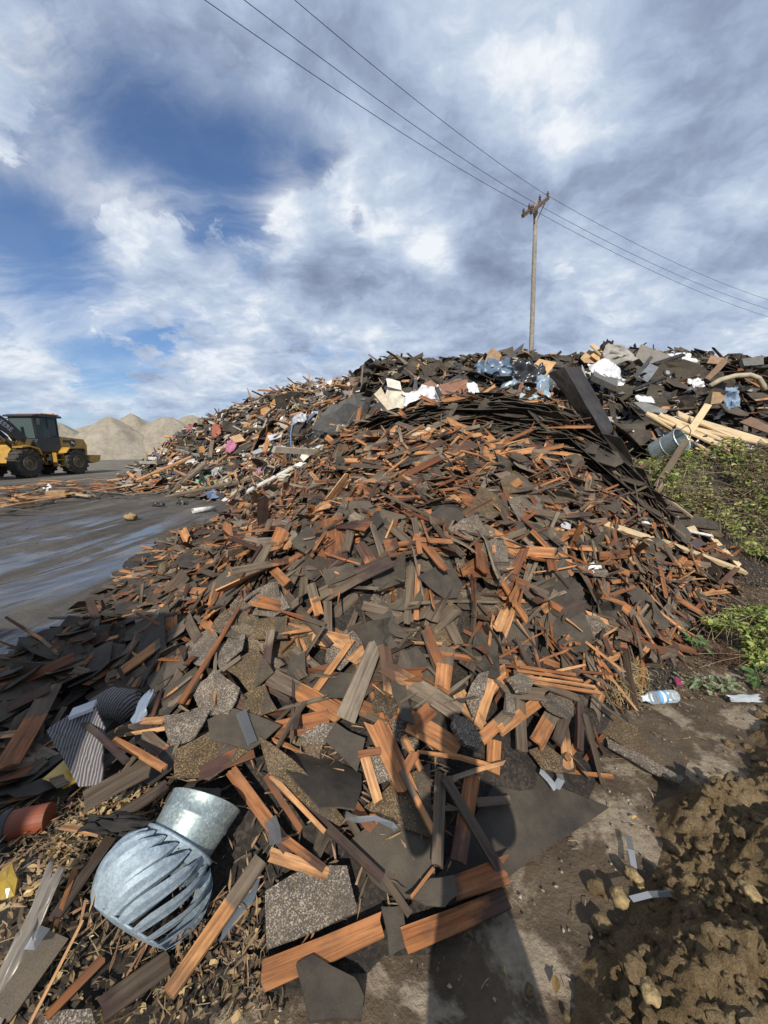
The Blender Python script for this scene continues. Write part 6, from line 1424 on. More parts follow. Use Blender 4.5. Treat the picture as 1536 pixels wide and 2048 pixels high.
litter('wood_chips', 'heap of pale curly wood chips and straw left of the roof vent', 9000, CHIPS, -1.6, -.4, .7, 1.7, chip, M_PAINT, 81, 'wood chips', .03); lm(150, 1700, 'the wood chips')
BL = [(0, 1560), (300, 1570), (330, 1680), (200, 1760), (230, 1880), (520, 1760), (540, 2000), (560, 2048), (0, 2048)]
litter('straw_litter', 'straw twigs and dead leaves strewn round the roof vent', 2600, BL, -1.6, 0, .4, 1.8, lambda r: straw(r, (.30, .22, .12), .015, .07), M_PAINT, 82, 'straw', .02)
litter('dead_leaves', 'small dead leaves and bark bits in the lower left', 7000, BL, -1.6, 0, .4, 1.8, deadleaf, M_PAINT, 83, 'dead leaves', .02)
litter('bark_chips', 'scattered pale chips in the lower left corner', 1500, BL, -1.6, 0, .4, 1.8, chip, M_PAINT, 84, 'wood chips', .015)
DIRT = [(1180, 1420), (1330, 1290), (1536, 1130), (1536, 1450), (1390, 1500), (1340, 1640), (1220, 1800), (1130, 2000), (1100, 2048), (540, 2048), (560, 1990), (800, 1910), (1000, 1820), (1220, 1620)]
gzf = lambda x, y: np.maximum(ground_z(x, y), Hs(x, y) - .01)
litter('pebbles', 'small pebbles and crumbs of earth on the trodden dirt', 5200, DIRT, -.6, 5.5, .4, 5, crumb, M_PAINT, 85, 'pebbles', .003, gzf)
litter('ground_straw', 'straw and fibres on the trodden dirt', 1500, DIRT, -.6, 5.5, .4, 5, lambda r: straw(r, (.36, .27, .15), .015, .06), M_PAINT, 86, 'straw', .004, gzf)
LITT = [(1195, 1420), (1210, 1330), (1300, 1290), (1340, 1230), (1440, 1150), (1430, 1075), (1450, 1040), (1800, 1020), (1800, 1400), (1300, 1400)]
litter('leaf_litter', 'brown leaf litter between the near heap and the weeds', 36000, LITT, .9, 7.6, 1.6, 6.2, deadleaf, M_PAINT, 87, 'leaf litter', .02, gzf)
litter('straw_tuft', 'dry straw tuft at the right foot of the heap', 5000, [(1215, 1405), (1225, 1360), (1255, 1325), (1290, 1340), (1285, 1380), (1265, 1412)], 1.2, 2.2, 1.9, 2.8, lambda r: straw(r, (.50, .37, .17), .05, .16), M_PAINT, 88, 'straw', .05, gzf)
NEARDIRT = [(560, 1900), (800, 1820), (900, 1760), (930, 1610), (900, 1480), (330, 1450), (0, 1560), (0, 1900), (540, 1990)]
litter('wood_crumbs', 'small wood crumbs and slivers among the front shakes', 2600, NEARDIRT, -1.6, 1.3, .8, 2.2, lambda r: (lambda s: (s[0], s[1], np.array([*[(.30, .16, .08), (.12, .09, .06), (.36, .23, .12)][r.randint(3)], 1.])))(stick(r.uniform(.010, .04), r.uniform(.003, .009), .003, r)), M_PAINT, 89, 'wood slivers', .05)

# ------------------------------------------------------------------ weeds
def leaf_card(L, w, c, r_, fold=.25):
    V = np.array([(0, 0, 0), (L * .35, -w/2, fold * w), (L * .75, -w * .38, fold * w * .6), (L, 0, -.1 * L), (L * .75, w * .38, fold * w * .6), (L * .35, w/2, fold * w), (L * .45, 0, 0)])
    F = [(0, 1, 6), (1, 2, 6), (2, 3, 6), (3, 4, 6), (4, 5, 6), (5, 0, 6)]; return V, F, np.array([*(np.array(c) * r_.uniform(.75, 1.2)), 1])
GREENS = [(.20, .27, .05), (.30, .36, .08), (.13, .19, .04), (.40, .42, .13)]; DRY = [(.19, .13, .06), (.12, .08, .04), (.26, .20, .10), (.09, .06, .035)]
def weed_mass(poly, box_, n, label, seed, height, green, name=None, Lr=(.035, .08), surf=Hs, stems=120, cat='weeds', group=None):
    r_ = np.random.RandomState(seed); x = r_.uniform(box_[0], box_[1], n); y = r_.uniform(box_[2], box_[3], n); z = surf(x, y); h = height * (.1 + 2.2 * np.clip(fbm(x * 3.2, y * 3.2, seed, 4) - .28, 0, 1)) * r_.uniform(.05, 1, n) ** .6
    u, v, dep = proj(np.stack([x, y, z + h * .6], -1)); ok = mask_poly(u, v, poly) & (fbm(x * 5, y * 5, seed + 7, 3) > r_.uniform(.36, .60, n))
    p0 = hit(min(1500, np.mean(poly, 0)[0]), np.mean(poly, 0)[1]); root = empty('weed_patch', (p0[0], p0[1], p0[2]), label=label, cat=cat, group=group); o0 = np.array(root.location); a = Acc()
    for i in np.nonzero(ok)[0]:
        gpr = green(min(u[i], 1530), v[i]) * (0.6 + .8 * fbm(np.array(x[i] * 3.), np.array(y[i] * 3.), seed + 3, 2)); c = GREENS[r_.randint(4)] if r_.rand() < gpr else DRY[r_.randint(4)]
        L = r_.uniform(*Lr); V, F, T = leaf_card(L, L * r_.uniform(.35, .65), c, r_); X, Y_, Z = basis(np.array([0, -.35, .8]), r_.uniform(0, 6.28), r_, .65); a.add(V, F, V[:, :2], T, mat4(X, Y_, Z, np.array([x[i], y[i], z[i] + h[i]]) - o0))
    o = a.obj('leaves', M_LEAF, root); o['kind'] = 'stuff'
    b = Acc(); k = np.nonzero(ok)[0]
    for i in r_.choice(k, min(stems, len(k)), False):
        q = np.array([x[i], y[i], z[i]]) - o0; dr = r_.normal(0, .12, 2); V, F, U = tube([q, q + (dr[0] * .5, dr[1] * .5, h[i] * .9 + .03), q + (dr[0] * 1.6, dr[1] * 1.6, h[i] * 1.15), q + (dr[0] * 2.6, dr[1] * 2.6, h[i] * .6)], r_.uniform(.0015, .0035), 3, False); c = np.array((.27, .21, .12)) * r_.uniform(.5, 1.15); b.add(V, F, U, np.array([*c, 1]))
    o = b.obj('stems', M_PAINT, root); o['kind'] = 'stuff'; lm(*np.mean(poly, 0), name); return root
weed_mass([(1268, 935), (1310, 915), (1370, 905), (1400, 925), (1420, 985), (1380, 1030), (1320, 1010)], (3.2, 5.4, 5.0, 6.9), 11000, 'bright yellow-green weeds on the bank just below the bucket and stakes', 91, .42, lambda u, v: 1.3 if v < 975 else .6, 'the bright bank weeds', stems=320)
weed_mass([(1390, 915), (1460, 895), (1536, 900), (1900, 890), (1900, 1010), (1536, 1000), (1440, 990), (1410, 960)], (4.4, 10, 5.2, 7.6), 22000, 'tangled brown and green vines on the upper right bank at the picture edge', 92, .55, lambda u, v: .8 if v < 945 and u < 1490 else .34, 'the tangled vines', stems=700)
weed_mass([(1330, 1010), (1420, 980), (1536, 985), (1900, 985), (1900, 1150), (1536, 1120), (1490, 1110), (1440, 1050), (1390, 1040)], (3.6, 8.6, 4.3, 6.2), 20000, 'sparse half-dry weeds on the lower part of the right bank', 93, .32, lambda u, v: .5, 'the half-dry weeds', stems=420)
gflat = lambda x, y: np.maximum(Hs(x, y), 0)
weed_mass([(1400, 1262), (1440, 1238), (1536, 1215), (1680, 1215), (1700, 1345), (1536, 1345), (1500, 1335), (1480, 1280)], (2.2, 4.3, 2.4, 3.6), 17000, 'fresh yellow-green weed clump at the right edge behind the dry tuft', 94, .26, lambda u, v: 1.2, 'the fresh weed clump', (.022, .055), gflat, 120)
# dry twig tuft
p_ = P_z(1445, 1320, 0); tf = empty('dry_tuft', p_, label='rounded tuft of dry brown twigs in front of the fresh weed clump', cat='dry plant'); a = Acc(); r_ = np.random.RandomState(95)
for k in range(420):
    th = r_.uniform(0, 6.28); el = r_.uniform(.1, 1.3); L = r_.uniform(.06, .17); dv = np.array([math.cos(th) * math.cos(el), math.sin(th) * math.cos(el), math.sin(el)]); q = np.array([*r_.normal(0, .05, 2), 0]); V, F, U = tube([q, q + dv * L * .5, q + dv * L + (r_.normal(0, .02), r_.normal(0, .02), -.02)], .0013, 3, False); a.add(V, F, U, np.array([*(np.array((.15, .085, .05)) * r_.uniform(.4, 1.3)), 1]))
o = a.obj('twigs', M_PAINT, tf); o['kind'] = 'stuff'; lm(1445, 1290, 'the dry tuft')
# broad-leaved weeds: every leaf a part
def broad_weed(u, v, n, L, label, cols, seed, spread=.12, tall=.12, name=None, z=0.0):
    r_ = np.random.RandomState(seed); p = P_z(u, v, z); root = empty('broadleaf_weed', p, label=label, cat='weed plant', group=None); s_ = Acc()
    for k in range(n):
        th = r_.uniform(0, 6.28); rr_ = spread * r_.uniform(.15, 1); h = tall * r_.uniform(.3, 1); tip = np.array([math.cos(th) * rr_, math.sin(th) * rr_, h]); V, F, U = tube([(0, 0, 0), tip * (.4, .4, .7), tip], .0018, 3, False); s_.add(V, F, U, np.array([.20, .22, .10, 1]))
        l = L * r_.uniform(.6, 1.15); w = l * r_.uniform(.5, .7); c = np.array(cols[r_.randint(len(cols))]) * r_.uniform(.85, 1.15); xs = np.linspace(0, 1, 6); V = []; 
        for q in xs:
            ww = w * .5 * math.sin(math.pi * min(1, q * .92 + .06)) ** .8; dz = -.35 * l * q * q + .08 * l * math.sin(q * 9)
            V += [(q * l, -ww, dz + ww * .3), (q * l, 0, dz), (q * l, ww, dz + ww * .3)]
        F = [(3 * i + j, 3 * i + 3 + j, 3 * i + 4 + j, 3 * i + 1 + j) for i in range(5) for j in range(2)]; V = np.array(V); a = Acc(); X, Y_, Z = basis(np.array([-math.cos(th) * .3, -math.sin(th) * .3 - .2, 1.]), th + r_.normal(0, .5), r_, .25)
        a.add(V, F, V[:, :2], np.array([*c, 1]), mat4(X, Y_, Z, tip)); a.obj('leaf', M_LEAF, root)
    o = s_.obj('stems', M_LEAF, root); o['kind'] = 'stuff'; lm(u, v, name); return root
DG = [(.09, .17, .05), (.07, .13, .04), (.13, .20, .07)]; SG = [(.22, .29, .16), (.17, .23, .11), (.28, .34, .20)]
broad_weed(1385, 1305, 16, .07, 'dark green broad-leaved weed standing left of the dry tuft', DG, 101, .09, .14, 'the dark broad weed')
broad_weed(1520, 1365, 16, .075, 'deep green broad-leaved weed at the right edge below the fresh clump', DG, 102, .10, .08)
broad_weed(1405, 1375, 18, .045, 'grey-green low weed just right of the water bottle', SG, 103, .10, .05, 'the grey-green weed')
broad_weed(1455, 1380, 18, .045, 'grey-green low weed trailing left of the pale bottle glint', SG, 104, .11, .05)
broad_weed(1375, 1370, 10, .04, 'small grey-green weed close behind the water bottle', SG, 105, .06, .05)
broad_weed(1500, 1320, 14, .05, 'pale green weed between the fresh clump and the deep green weed', SG, 106, .10, .07)
broad_weed(1525, 1260, 14, .055, 'pale grey-green weed at the top right of the fresh clump', SG, 107, .10, .16)
broad_weed(1310, 1345, 8, .03, 'tiny green weed beside the straw tuft', [(.18, .26, .06)], 108, .04, .04)
broad_weed(1425, 1222, 7, .03, 'tiny green weed in the leaf litter', [(.24, .32, .13)], 109, .05, .03)
broad_weed(1128, 1562, 5, .035, 'single bright green sprig at the edge of the black tar sheet', [(.22, .36, .07)], 110, .02, .03)
# ------------------------------------------------------------------ turbine roof vent
vax = np.array([.30, .76, .36]); vax /= np.linalg.norm(vax)
vc = np.array(P_z(312, 1766, .19)); vx = np.cross(np.array([0, 0, 1.]), vax); vx /= np.linalg.norm(vx); vy = np.cross(vax, vx); VM = mat4(vx * .88, vy * .88, vax * .88, vc)
vent = bpy.data.objects.new('roof_vent', None); vent.empty_display_size = .1; link(vent); vent.matrix_world = Matrix(VM.tolist())
tag(vent, 'galvanised turbine roof vent lying tipped over at the lower left', 'roof vent'); lm(330, 1760, 'the roof vent'); lm(390, 1680, 'the vent neck')
NV = 18
def vr(t):  # profile of the ball: t 0 at collar, 1 at far ring
    z = .105 - .225 * t; r = .138 + .060 * math.sin(math.pi * min(1, t * .90 + .06)) ** .75; return r, z
for k in range(NV):
    V = []; n = 14; off_ = [(-.56, 1.08), (-.24, 1.05), (.04, .98), (.22, .96), (.40, .82)]
    for i in range(n):
        t = i / (n - 1); r, z = vr(t); wv = (.22 + .78 * min(1, t / .22)) if t < .22 else (1 - .25 * max(0, (t - .8) / .2)); tw = -.75 * t
        for da, dr in off_:
            a_ = 2 * math.pi * (k + da * 1.02 * wv) / NV + tw; rr_ = r * (1 + (dr - 1) * min(1, t / .15)); V.append((rr_ * math.cos(a_), rr_ * math.sin(a_), z))
    V = np.array(V); m = len(V); c = np.array([0, 0, -.02]); V = np.concatenate([V, V - (V - c) * .008]); w = len(off_); F = []
    for i in range(n - 1):
        for j in range(w - 1):
            q = (i * w + j, i * w + j + 1, (i + 1) * w + j + 1, (i + 1) * w + j); F += [q, tuple(m + e for e in q[::-1])]
    rim = [i * w for i in range(n)] + [(n - 1) * w + j for j in range(1, w)] + [i * w + w - 1 for i in range(n - 2, -1, -1)] + [j for j in range(w - 2, 0, -1)]
    for a_, b_ in zip(rim, rim[1:] + rim[:1]): F.append((a_, a_ + m, b_ + m, b_))
    a = Acc(); a.add(V, F); a.obj('vane', M_VANE, vent, False)
a = Acc(); V, F = lathe([(.136, .075), (.139, .075), (.140, .110), (.146, .113), (.148, .122), (.142, .126), (.138, .121), (.136, .075)], 40); a.add(V, F); a.obj('collar', M_VANE, vent, True)
a = Acc(); V, F = lathe([(.0, -.132), (.06, -.131), (.110, -.127), (.140, -.122), (.152, -.118), (.152, -.113), (.142, -.116), (.0, -.122)], 32); a.add(V, F); a.obj('end_cap', M_VANE, vent, True)
for k in range(4):
    th = k * math.pi / 2 + .4; a = Acc(); V, F, U = tube([(0, 0, .09), (.13 * math.cos(th), .13 * math.sin(th), .09)], .006, 5); a.add(V, F); a.obj('spoke', M_VANE, vent)
a = Acc(); V, F, U = tube([(0, 0, -.12), (0, 0, .10)], .007, 6); a.add(V, F); a.obj('shaft', M_VANE, vent)
# neck: short pipe, slightly cranked
a = Acc(); nr = 40; prof = [(.122, .03), (.127, .10), (.136, .165), (.140, .169), (.1405, .176), (.138, .180), (.146, .225), (.148, .227), (.144, .227), (.135, .18), (.119, .03)]
V, F = lathe(prof, nr); s_ = np.clip((V[:, 2] - .08) / .16, 0, 1); V[:, 2] += .05 * s_ - V[:, 0] * .16 * s_ - V[:, 1] * .1 * s_; a.add(V, F); a.obj('neck_pipe', M_GALV, vent, True)
a = Acc(); V, F = lathe([(.1265, .11), (.1310, .112), (.1315, .118), (.1285, .120)], nr); a.add(V, F); a.obj('neck_bead', M_GALV, vent, True)
for k in range(20):
    th = 2 * math.pi * k / 20; a = Acc(); V, F = lathe([(0, .002), (.0025, .0015), (.003, 0)], 6); X = np.array([-math.sin(th), math.cos(th), 0]); Z = np.array([math.cos(th), math.sin(th), 0]); a.add(V, F, None, None, mat4(X, np.cross(Z, X), Z, Z * .1405 + np.array([0, 0, .095]))); a.obj('rivet', M_DARKMET, vent)
# ------------------------------------------------------------------ odd things in the hollow
def cyl_px(u1, v1, u2, v2, z1, z2, rpx, prof, parts, name, label, cat, nm=None):
    A0 = np.array(P_z(u1, v1, z1)); B0 = np.array(P_z(u2, v2, z2)); d = B0 - A0; L = np.linalg.norm(d); d /= L; x_, y_, z_ = frame(d); r = rpx * proj(A0)[2] / FPX
    root = bpy.data.objects.new(name, None); root.empty_display_size = .1; link(root); root.matrix_world = Matrix(mat4(np.array(y_), np.array(z_), d, A0).tolist()); tag(root, label, cat); lm((u1 + u2) / 2, (v1 + v2) / 2, nm)
    for pn, mat, pr, col in parts:
        a = Acc(); V, F = lathe([(q * r, t * L) for q, t in pr], 24); a.add(V, F, None, np.array([*col, 1])); a.obj(pn, mat, root, False)
    return root, r, L
can, r, L = cyl_px(14, 1652, 98, 1634, .20, .20, 27, None, [('can_body', M_PAINT, [(.95, 0), (.95, 1), (.9, 1.01), (0, 1.0)], (.24, .055, .02)), ('lid', M_PAINT, [(0, -.06), (.55, -.06), (.6, -.03), (.9, -.03), (.92, -.08), (1.04, -.08), (1.06, .10), (.95, .10)], (.03, .04, .055))], 'paint_can', 'orange-red can with a dark lid lying at the left edge beside the wood chips', 'can', 'the orange can')
for k in range(3):
    a = Acc(); V = []; 
    for i in range(9):
        t = i / 8; th = -1.4 + t * .9; zz = L * (.45 + .12 * k) + .008 * math.sin(i * 2.2 + k); V += [(math.cos(th) * r * .957, math.sin(th) * r * .957, zz), (math.cos(th) * r * .957, math.sin(th) * r * .957, zz + .006)]
    a.add(np.array(V), [(2 * i, 2 * i + 1, 2 * i + 3, 2 * i + 2) for i in range(8)], None, np.array([.03, .02, .02, 1])); a.obj('scrawl', M_PAINT, can)
out, M_ = plane_pts([(98, 1462), (137, 1432), (190, 1413), (212, 1455), (206, 1568), (158, 1574), (125, 1510)], .20, (-.1, -.9)); out = rough(out, .02, 2)
V, F, U, T = ringsheet(out, .008, .10, rh, (.5, 0, .5)); U = np.stack([U[:, 1] * .55 + U[:, 0] * .15, U[:, 0]], -1) * .42; a = Acc(); a.add(V, F, U, T); tag(a.obj('carpet_scrap', M_RIB, None, False, M_), 'striped grey ribbed carpet scrap standing up at the left of the heap', 'carpet'); lm(160, 1490, 'the ribbed carpet')
for poly in ([(90, 1380), (280, 1380), (285, 1560), (100, 1590)], [(180, 1600), (480, 1590), (480, 1780), (430, 1920), (190, 1920)], [(0, 1600), (120, 1600), (110, 1680), (0, 1690)]):
    m_ = mask_poly(np.array([q['u'] for q in ITEMS]), np.array([q['v'] for q in ITEMS]), poly); ITEMS = [q for q, d_ in zip(ITEMS, m_) if not d_]
cr = np.array(P_z(232, 1425, .16)); a = Acc(); V, F, U = tube([cr + np.array([-.14, .03, .0]), cr + np.array([-.05, .04, .03]), cr + np.array([.06, .02, .03]), cr + np.array([.11, -.01, -.02])], [.06, .085, .085, .06], 18); a.add(V, F, U[:, ::-1] * .5); tag(a.obj('carpet_roll', M_RIB, None, True), 'rolled ribbed carpet behind the standing carpet scrap', 'carpet')
lumber(142, 1428, 190, 1410, 20, 'white board scrap at the top edge of the ribbed carpet', None, .30, .30, .015, M_PAINT, (.62, .62, .64), kind='board_scrap', cat='board')
kn = np.array(P_z(254, 1462, .20)); a = Acc(); V, F = lathe([(0, 0), (.012, .0), (.012, .02), (.028, .03), (.034, .045), (.030, .062), (.018, .07), (0, .072)], 18); Rk = np.array(Matrix.Rotation(R(60), 3, 'X')); a.add(V @ Rk.T, F); o = a.obj('door_knob', m_plain('copper', (.55, .24, .07), .25, .9, .1, 5, .1), None, True); o.location = kn; tag(o, 'shiny copper-coloured door knob right of the ribbed carpet', 'door knob'); lm(254, 1460, 'the copper knob')
sheet([(82, 1556), (128, 1516), (155, 1556), (125, 1576)], 'x', 'bright yellow plastic bucket shard under the ribbed carpet', 'the yellow shard', .10, (0, -.5), warp=.3, kind='bucket_shard', cat='bucket shard', mat=M_PLAST, col=(.55, .33, .02))
sheet([(0, 1735), (20, 1722), (38, 1760), (25, 1790), (0, 1800)], 'x', 'dull yellow fruit-like plastic lump at the left edge', None, .05, (0, -.4), warp=.4, kind='plastic_lump', cat='plastic lump', mat=M_PLAST, col=(.33, .22, .03))
rag(235, 1652, 110, 26, (.025, .026, .028), 'twisted black cloth lying between the wood chips and the vent', 'the black cloth', M_CLOTH, 'cloth', 'cloth', .5, .10, 14)
rag(45, 1900, 40, 170, (.20, .175, .145), 'dirty grey plastic sheet at the left edge near the bottom', None, M_PLAST, 'plastic_sheet', 'plastic sheet', .25, .05, 14)
rag(285, 1420, 24, 60, (.20, .25, .32), 'blue-grey plastic flap hanging in the dark hollow', None, M_PLAST, 'plastic_flap', 'plastic', .3, .14, 10)
rag(1130, 1052, 20, 14, (.5, .5, .52), 'grey film scrap on the upper right of the heap', None, M_PLAST, n=8, lift=.1)
# ------------------------------------------------------------------ tape, bottles, leaves
def tape(pts, w, label, lift=.03, kind='tape_strip', cat='tape'):
    P = [hit(u, v, lift) for u, v in pts]; V = []; F = []
    for i, p in enumerate(P):
        d = P[min(i + 1, len(P) - 1)] - P[max(i - 1, 0)]; d /= np.linalg.norm(d); s_ = np.cross(np.array([0, 0, 1.]), d); s_ /= np.linalg.norm(s_); wd = w * proj(p)[2] / FPX
        V += [p - s_ * wd / 2 + (0, 0, rh.uniform(0, .012)), p + s_ * wd / 2 + (0, 0, rh.uniform(0, .012))]
    V = np.array(V); F = [(2 * i, 2 * i + 1, 2 * i + 3, 2 * i + 2) for i in range(len(P) - 1)]
    a = Acc(); a.add(V, F); return tag(a.obj(kind, M_TAPE), label, cat)
tape([(1080, 1545), (1098, 1562), (1112, 1580)], 18, 'clear tape strip folded at the upper edge of the black tar sheet'); tape([(1112, 1580), (1122, 1560), (1118, 1548)], 14, 'short clear tape end bent upward beside the folded strip')
tape([(1256, 1675), (1262, 1700), (1268, 1738)], 11, 'clear tape strip lying lengthwise on the dirt above the two stones'); tape([(1262, 1800), (1300, 1790), (1340, 1792)], 12, 'clear tape strip on the edge of the earth heap', .09)
tape([(482, 1425), (492, 1455), (505, 1490)], 20, 'shiny clear tape strip on the smooth felt sheet', .14); tape([(690, 1632), (715, 1642), (750, 1640), (785, 1655), (792, 1664)], 14, 'curly clear tape strip across the cracked felt sheet', .12)
tape([(540, 1640), (548, 1660), (552, 1690)], 24, 'wrinkled clear film by the brown shake near the vent', .13, 'film_scrap', 'film'); tape([(60, 1905), (75, 1880), (90, 1855)], 26, 'crinkled shiny film at the lower left', .11, 'film_scrap', 'film')
def bottle(u1, v1, u2, v2, rpx, label, lab=True, nm=None):
    pr = [(.38, 0), (.40, .03), (.40, .08), (.55, .12), (.85, .22), (1, .32), (.95, .38), (1, .42), (.96, .47), (1, .52), (.96, .57), (1, .62), (1, .75), (.95, .80), (1, .85), (1, .94), (.85, 1), (0, .98)]
    parts = [('bottle_body', M_CLEAR, pr, (1, 1, 1)), ('cap', M_PAINT, [(0, -.04), (.44, -.04), (.47, 0), (.47, .05), (.40, .055)], (.75, .78, .8))]
    if lab: parts.append(('label', M_PAINT, [(1.01, .40), (1.015, .41), (1.015, .64), (1.01, .65)], (.16, .38, .62)))
    return cyl_px(u1, v1, u2, v2, .035, .035, rpx, None, parts, 'water_bottle', label, 'bottle', nm)
b_ = bottle(1284, 1397, 1352, 1392, 12, 'crushed clear water bottle with a blue label lying on the dirt', True, 'the water bottle'); a = Acc(); V, F = lathe([(1.02 * b_[1], .50 * b_[2]), (1.02 * b_[1], .58 * b_[2])], 24); a.add(V, F, None, np.array([.72, .78, .8, 1])); a.obj('label_stripe', M_PAINT, b_[0])
bottle(1405, 1142, 1452, 1156, 7, 'upper of two clear bottles at the right foot of the heap below the pale boards', False); bottle(1425, 1170, 1460, 1180, 7, 'lower of two clear bottles at the right foot of the heap below the pale boards', False)
rag(1490, 1397, 50, 12, (.40, .44, .46), 'flattened pale plastic standing in for a clear bottle glint at the right edge', None, M_PLAST, 'plastic_film', 'plastic film', .2, .02, 10)  # pale grey puts the glint of a clear bottle into the colour
rag(1356, 1363, 10, 12, (.25, .04, .10), 'small magenta flower-like scrap behind the water bottle', None, M_CLOTH, 'cloth_scrap', 'cloth', .4, .03, 7)
for u, v, L, c, l, s_ in ((1265, 1638, .032, (.62, .40, .14), 'curled yellow leaf lying alone on the dirt above the tape strip', .4), (1013, 1952, .026, (.45, .36, .16), 'pale yellow leaf lying in the photographer shadow at the bottom', 1.4), (1112, 1990, .05, (.30, .20, .08), 'long brown leaf beside the earth heap at the bottom', 1.2)):
    p = P_z(u, v, .012); V, F, T = leaf_card(L, L * .5, c, rh, .3); a = Acc(); a.add(V, F, None, T); o = a.obj('fallen_leaf', M_LEAF); o.location = p; o.rotation_euler = (0, 0, s_); tag(o, l, 'leaf')
# ------------------------------------------------------------------ things on the wet yard, left
pp = [P_z(386, 1022, .06), P_z(429, 1016, .06)]; a = Acc(); A0, B0 = map(np.array, pp); d = B0 - A0; L = np.linalg.norm(d); d /= L; x_, y_, z_ = frame(d); V, F = lathe([(.055, 0), (.065, .0), (.065, L), (.055, L), (.05, L - .02), (.05, .02), (.055, 0)], 16); a.add(V, F, None, np.array([.66, .66, .62, 1]), mat4(np.array(y_), np.array(z_), d, A0)); tag(a.obj('white_pipe', M_PAINT, None, True), 'short white plastic pipe lying on the wet yard', 'pipe'); lm(407, 1020, 'the white pipe')
r_ = np.random.RandomState(120)
STRIP = [(0, 975), (100, 962), (200, 958), (290, 962), (330, 975), (300, 985), (190, 988), (100, 1000), (40, 1014), (0, 1022)]
for k in range(900):
    u0 = r_.uniform(0, 330); v0 = r_.uniform(958, 1022)
    if not mask_poly(np.array(u0), np.array(v0), STRIP): continue
    if r_.rand() > .36: continue
    p = np.array(P_z(u0, v0, r_.uniform(.03, .22))); L = np.clip(r_.lognormal(math.log(.8), .5), .2, 2.6); Wd = r_.uniform(.03, .11); yaw = r_.normal(R(-5), .45) if r_.rand() < .75 else r_.uniform(0, 3.1); X, Y_, Z = basis(np.array([0, 0, 1.]), yaw, r_, .10); dep = float(proj(p)[2])
    tone, nm = (wood_tone(r_, .9)) if r_.rand() < .25 else ((r_.uniform(.85, 1), -.1, -.3) if r_.rand() < .6 else (r_.rand(), 1.3, -.3), 'dull pale brown'); put('broken_board', stick(L, Wd, r_.uniform(.015, .035), r_, tone), mat4(X, Y_, Z, p), u0, v0, dep, (L, Wd), nm, M_WOOD)
for (u1, v1, u2, v2, w, col, l) in ((182, 967, 276, 974, 6, (.33, .13, .05), 'long rust-orange board at the far side of the strewn boards on the yard'), (160, 970, 284, 980, 4, (.30, .12, .06), 'longest thin reddish board among the strewn boards on the yard'), (112, 974, 182, 972, 5, (.03, .03, .03), 'black board among the strewn boards on the yard'), (122, 984, 178, 992, 5, (.52, .40, .24), 'pale tan board in front of the strewn boards on the yard'), (40, 1006, 108, 998, 5, (.55, .44, .28), 'pale board nearest the wet ground at the left'), (0, 1016, 40, 1008, 6, (.45, .40, .33), 'wide pale board at the left picture edge on the wet yard')):
    A0 = np.array(P_z(u1, v1, .15)); B0 = np.array(P_z(u2, v2, .12)); d = B0 - A0; L = np.linalg.norm(d); d /= L; n_ = np.array([0, 0, 1.]); n_ -= d * n_.dot(d); n_ /= np.linalg.norm(n_); V, F = box(L, w * .02, .05); a = Acc(); a.add(V, F, V[:, :2], np.array([*col, 1]), mat4(d, np.cross(n_, d), n_, (A0 + B0) / 2)); tag(a.obj('yard_board', M_PAINT), l, 'board', 'boards strewn on the yard'); lm((u1 + u2) / 2, (v1 + v2) / 2, None)
lm(150, 985, 'the strewn yard boards'); lm(40, 1000, 'the left yard boards')
rag(94, 977, 18, 11, (.72, .74, .75), 'white plastic tub among the strewn boards on the yard', 'the white tub', M_PLAST, 'plastic_tub', 'tub', .5, .12, 8)
V, F = bevbox(.55, .35, .22, (0, 0, .11), .02); a = Acc(); p_ = P_z(118, 996, 0); a.add(V, F, None, np.array([.33, .20, .09, 1])); o = a.obj('cardboard_box', M_PAINT); o.location = (p_[0], p_[1], .03); o.rotation_euler = (0, 0, R(15)); tag(o, 'flat brown cardboard box among the strewn boards on the yard', 'box')
for k, (u, v) in enumerate(((318, 1010), (365, 1006), (455, 1000))):
    rag(u, v, 18, 9, ((.02, .02, .02), (.03, .028, .026), (.6, .6, .6))[k], ('black torn scrap on the yard right of the lone rock', 'black torn scrap on the yard above the white pipe', 'white crumpled strip at the edge of the wet yard')[k], None, M_PLAST, 'plastic_scrap', 'plastic scrap', .6, .03, 7)
# ------------------------------------------------------------------ the photographer, standing behind the phone; only the shadow is seen
def skin(name, pts, edges, mat, root, sub=2, parent=None):
    me = bpy.data.meshes.new(name); me.from_pydata([p[:3] for p in pts], edges, []); o = bpy.data.objects.new(name, me); link(o)
    m = o.modifiers.new('skin', 'SKIN'); sv = me.skin_vertices[0].data if me.skin_vertices else None
    if sv is None:
        bpy.context.view_layer.objects.active = o; bpy.ops.mesh.customdata_skin_add() if hasattr(bpy.ops.mesh, 'customdata_skin_add') else None; sv = me.skin_vertices[0].data
    for v, p in zip(sv, pts): v.radius = (p[3], p[4] if len(p) > 4 else p[3])
    sv[root].use_root = True
    s_ = o.modifiers.new('sub', 'SUBSURF'); s_.levels = sub; s_.render_levels = sub
    dg = bpy.context.evaluated_depsgraph_get(); nm = bpy.data.meshes.new_from_object(o.evaluated_get(dg)); o.modifiers.clear(); o.data = nm; nm.materials.clear(); nm.materials.append(mat); nm.polygons.foreach_set('use_smooth', [True] * len(nm.polygons))
    if parent: o.parent = parent
    return o
PX, PY = .215, -.33
M_JKT = m_plain('jacket_cloth', (.05, .06, .08), .9); M_SKIN = m_plain('skin', (.42, .26, .19), .5, 0, .1, 8, 0); M_HAIR = m_plain('hair', (.03, .02, .015), .7, 0, .3, 30, 0); M_BOOT = m_plain('boot', (.06, .04, .025), .7)
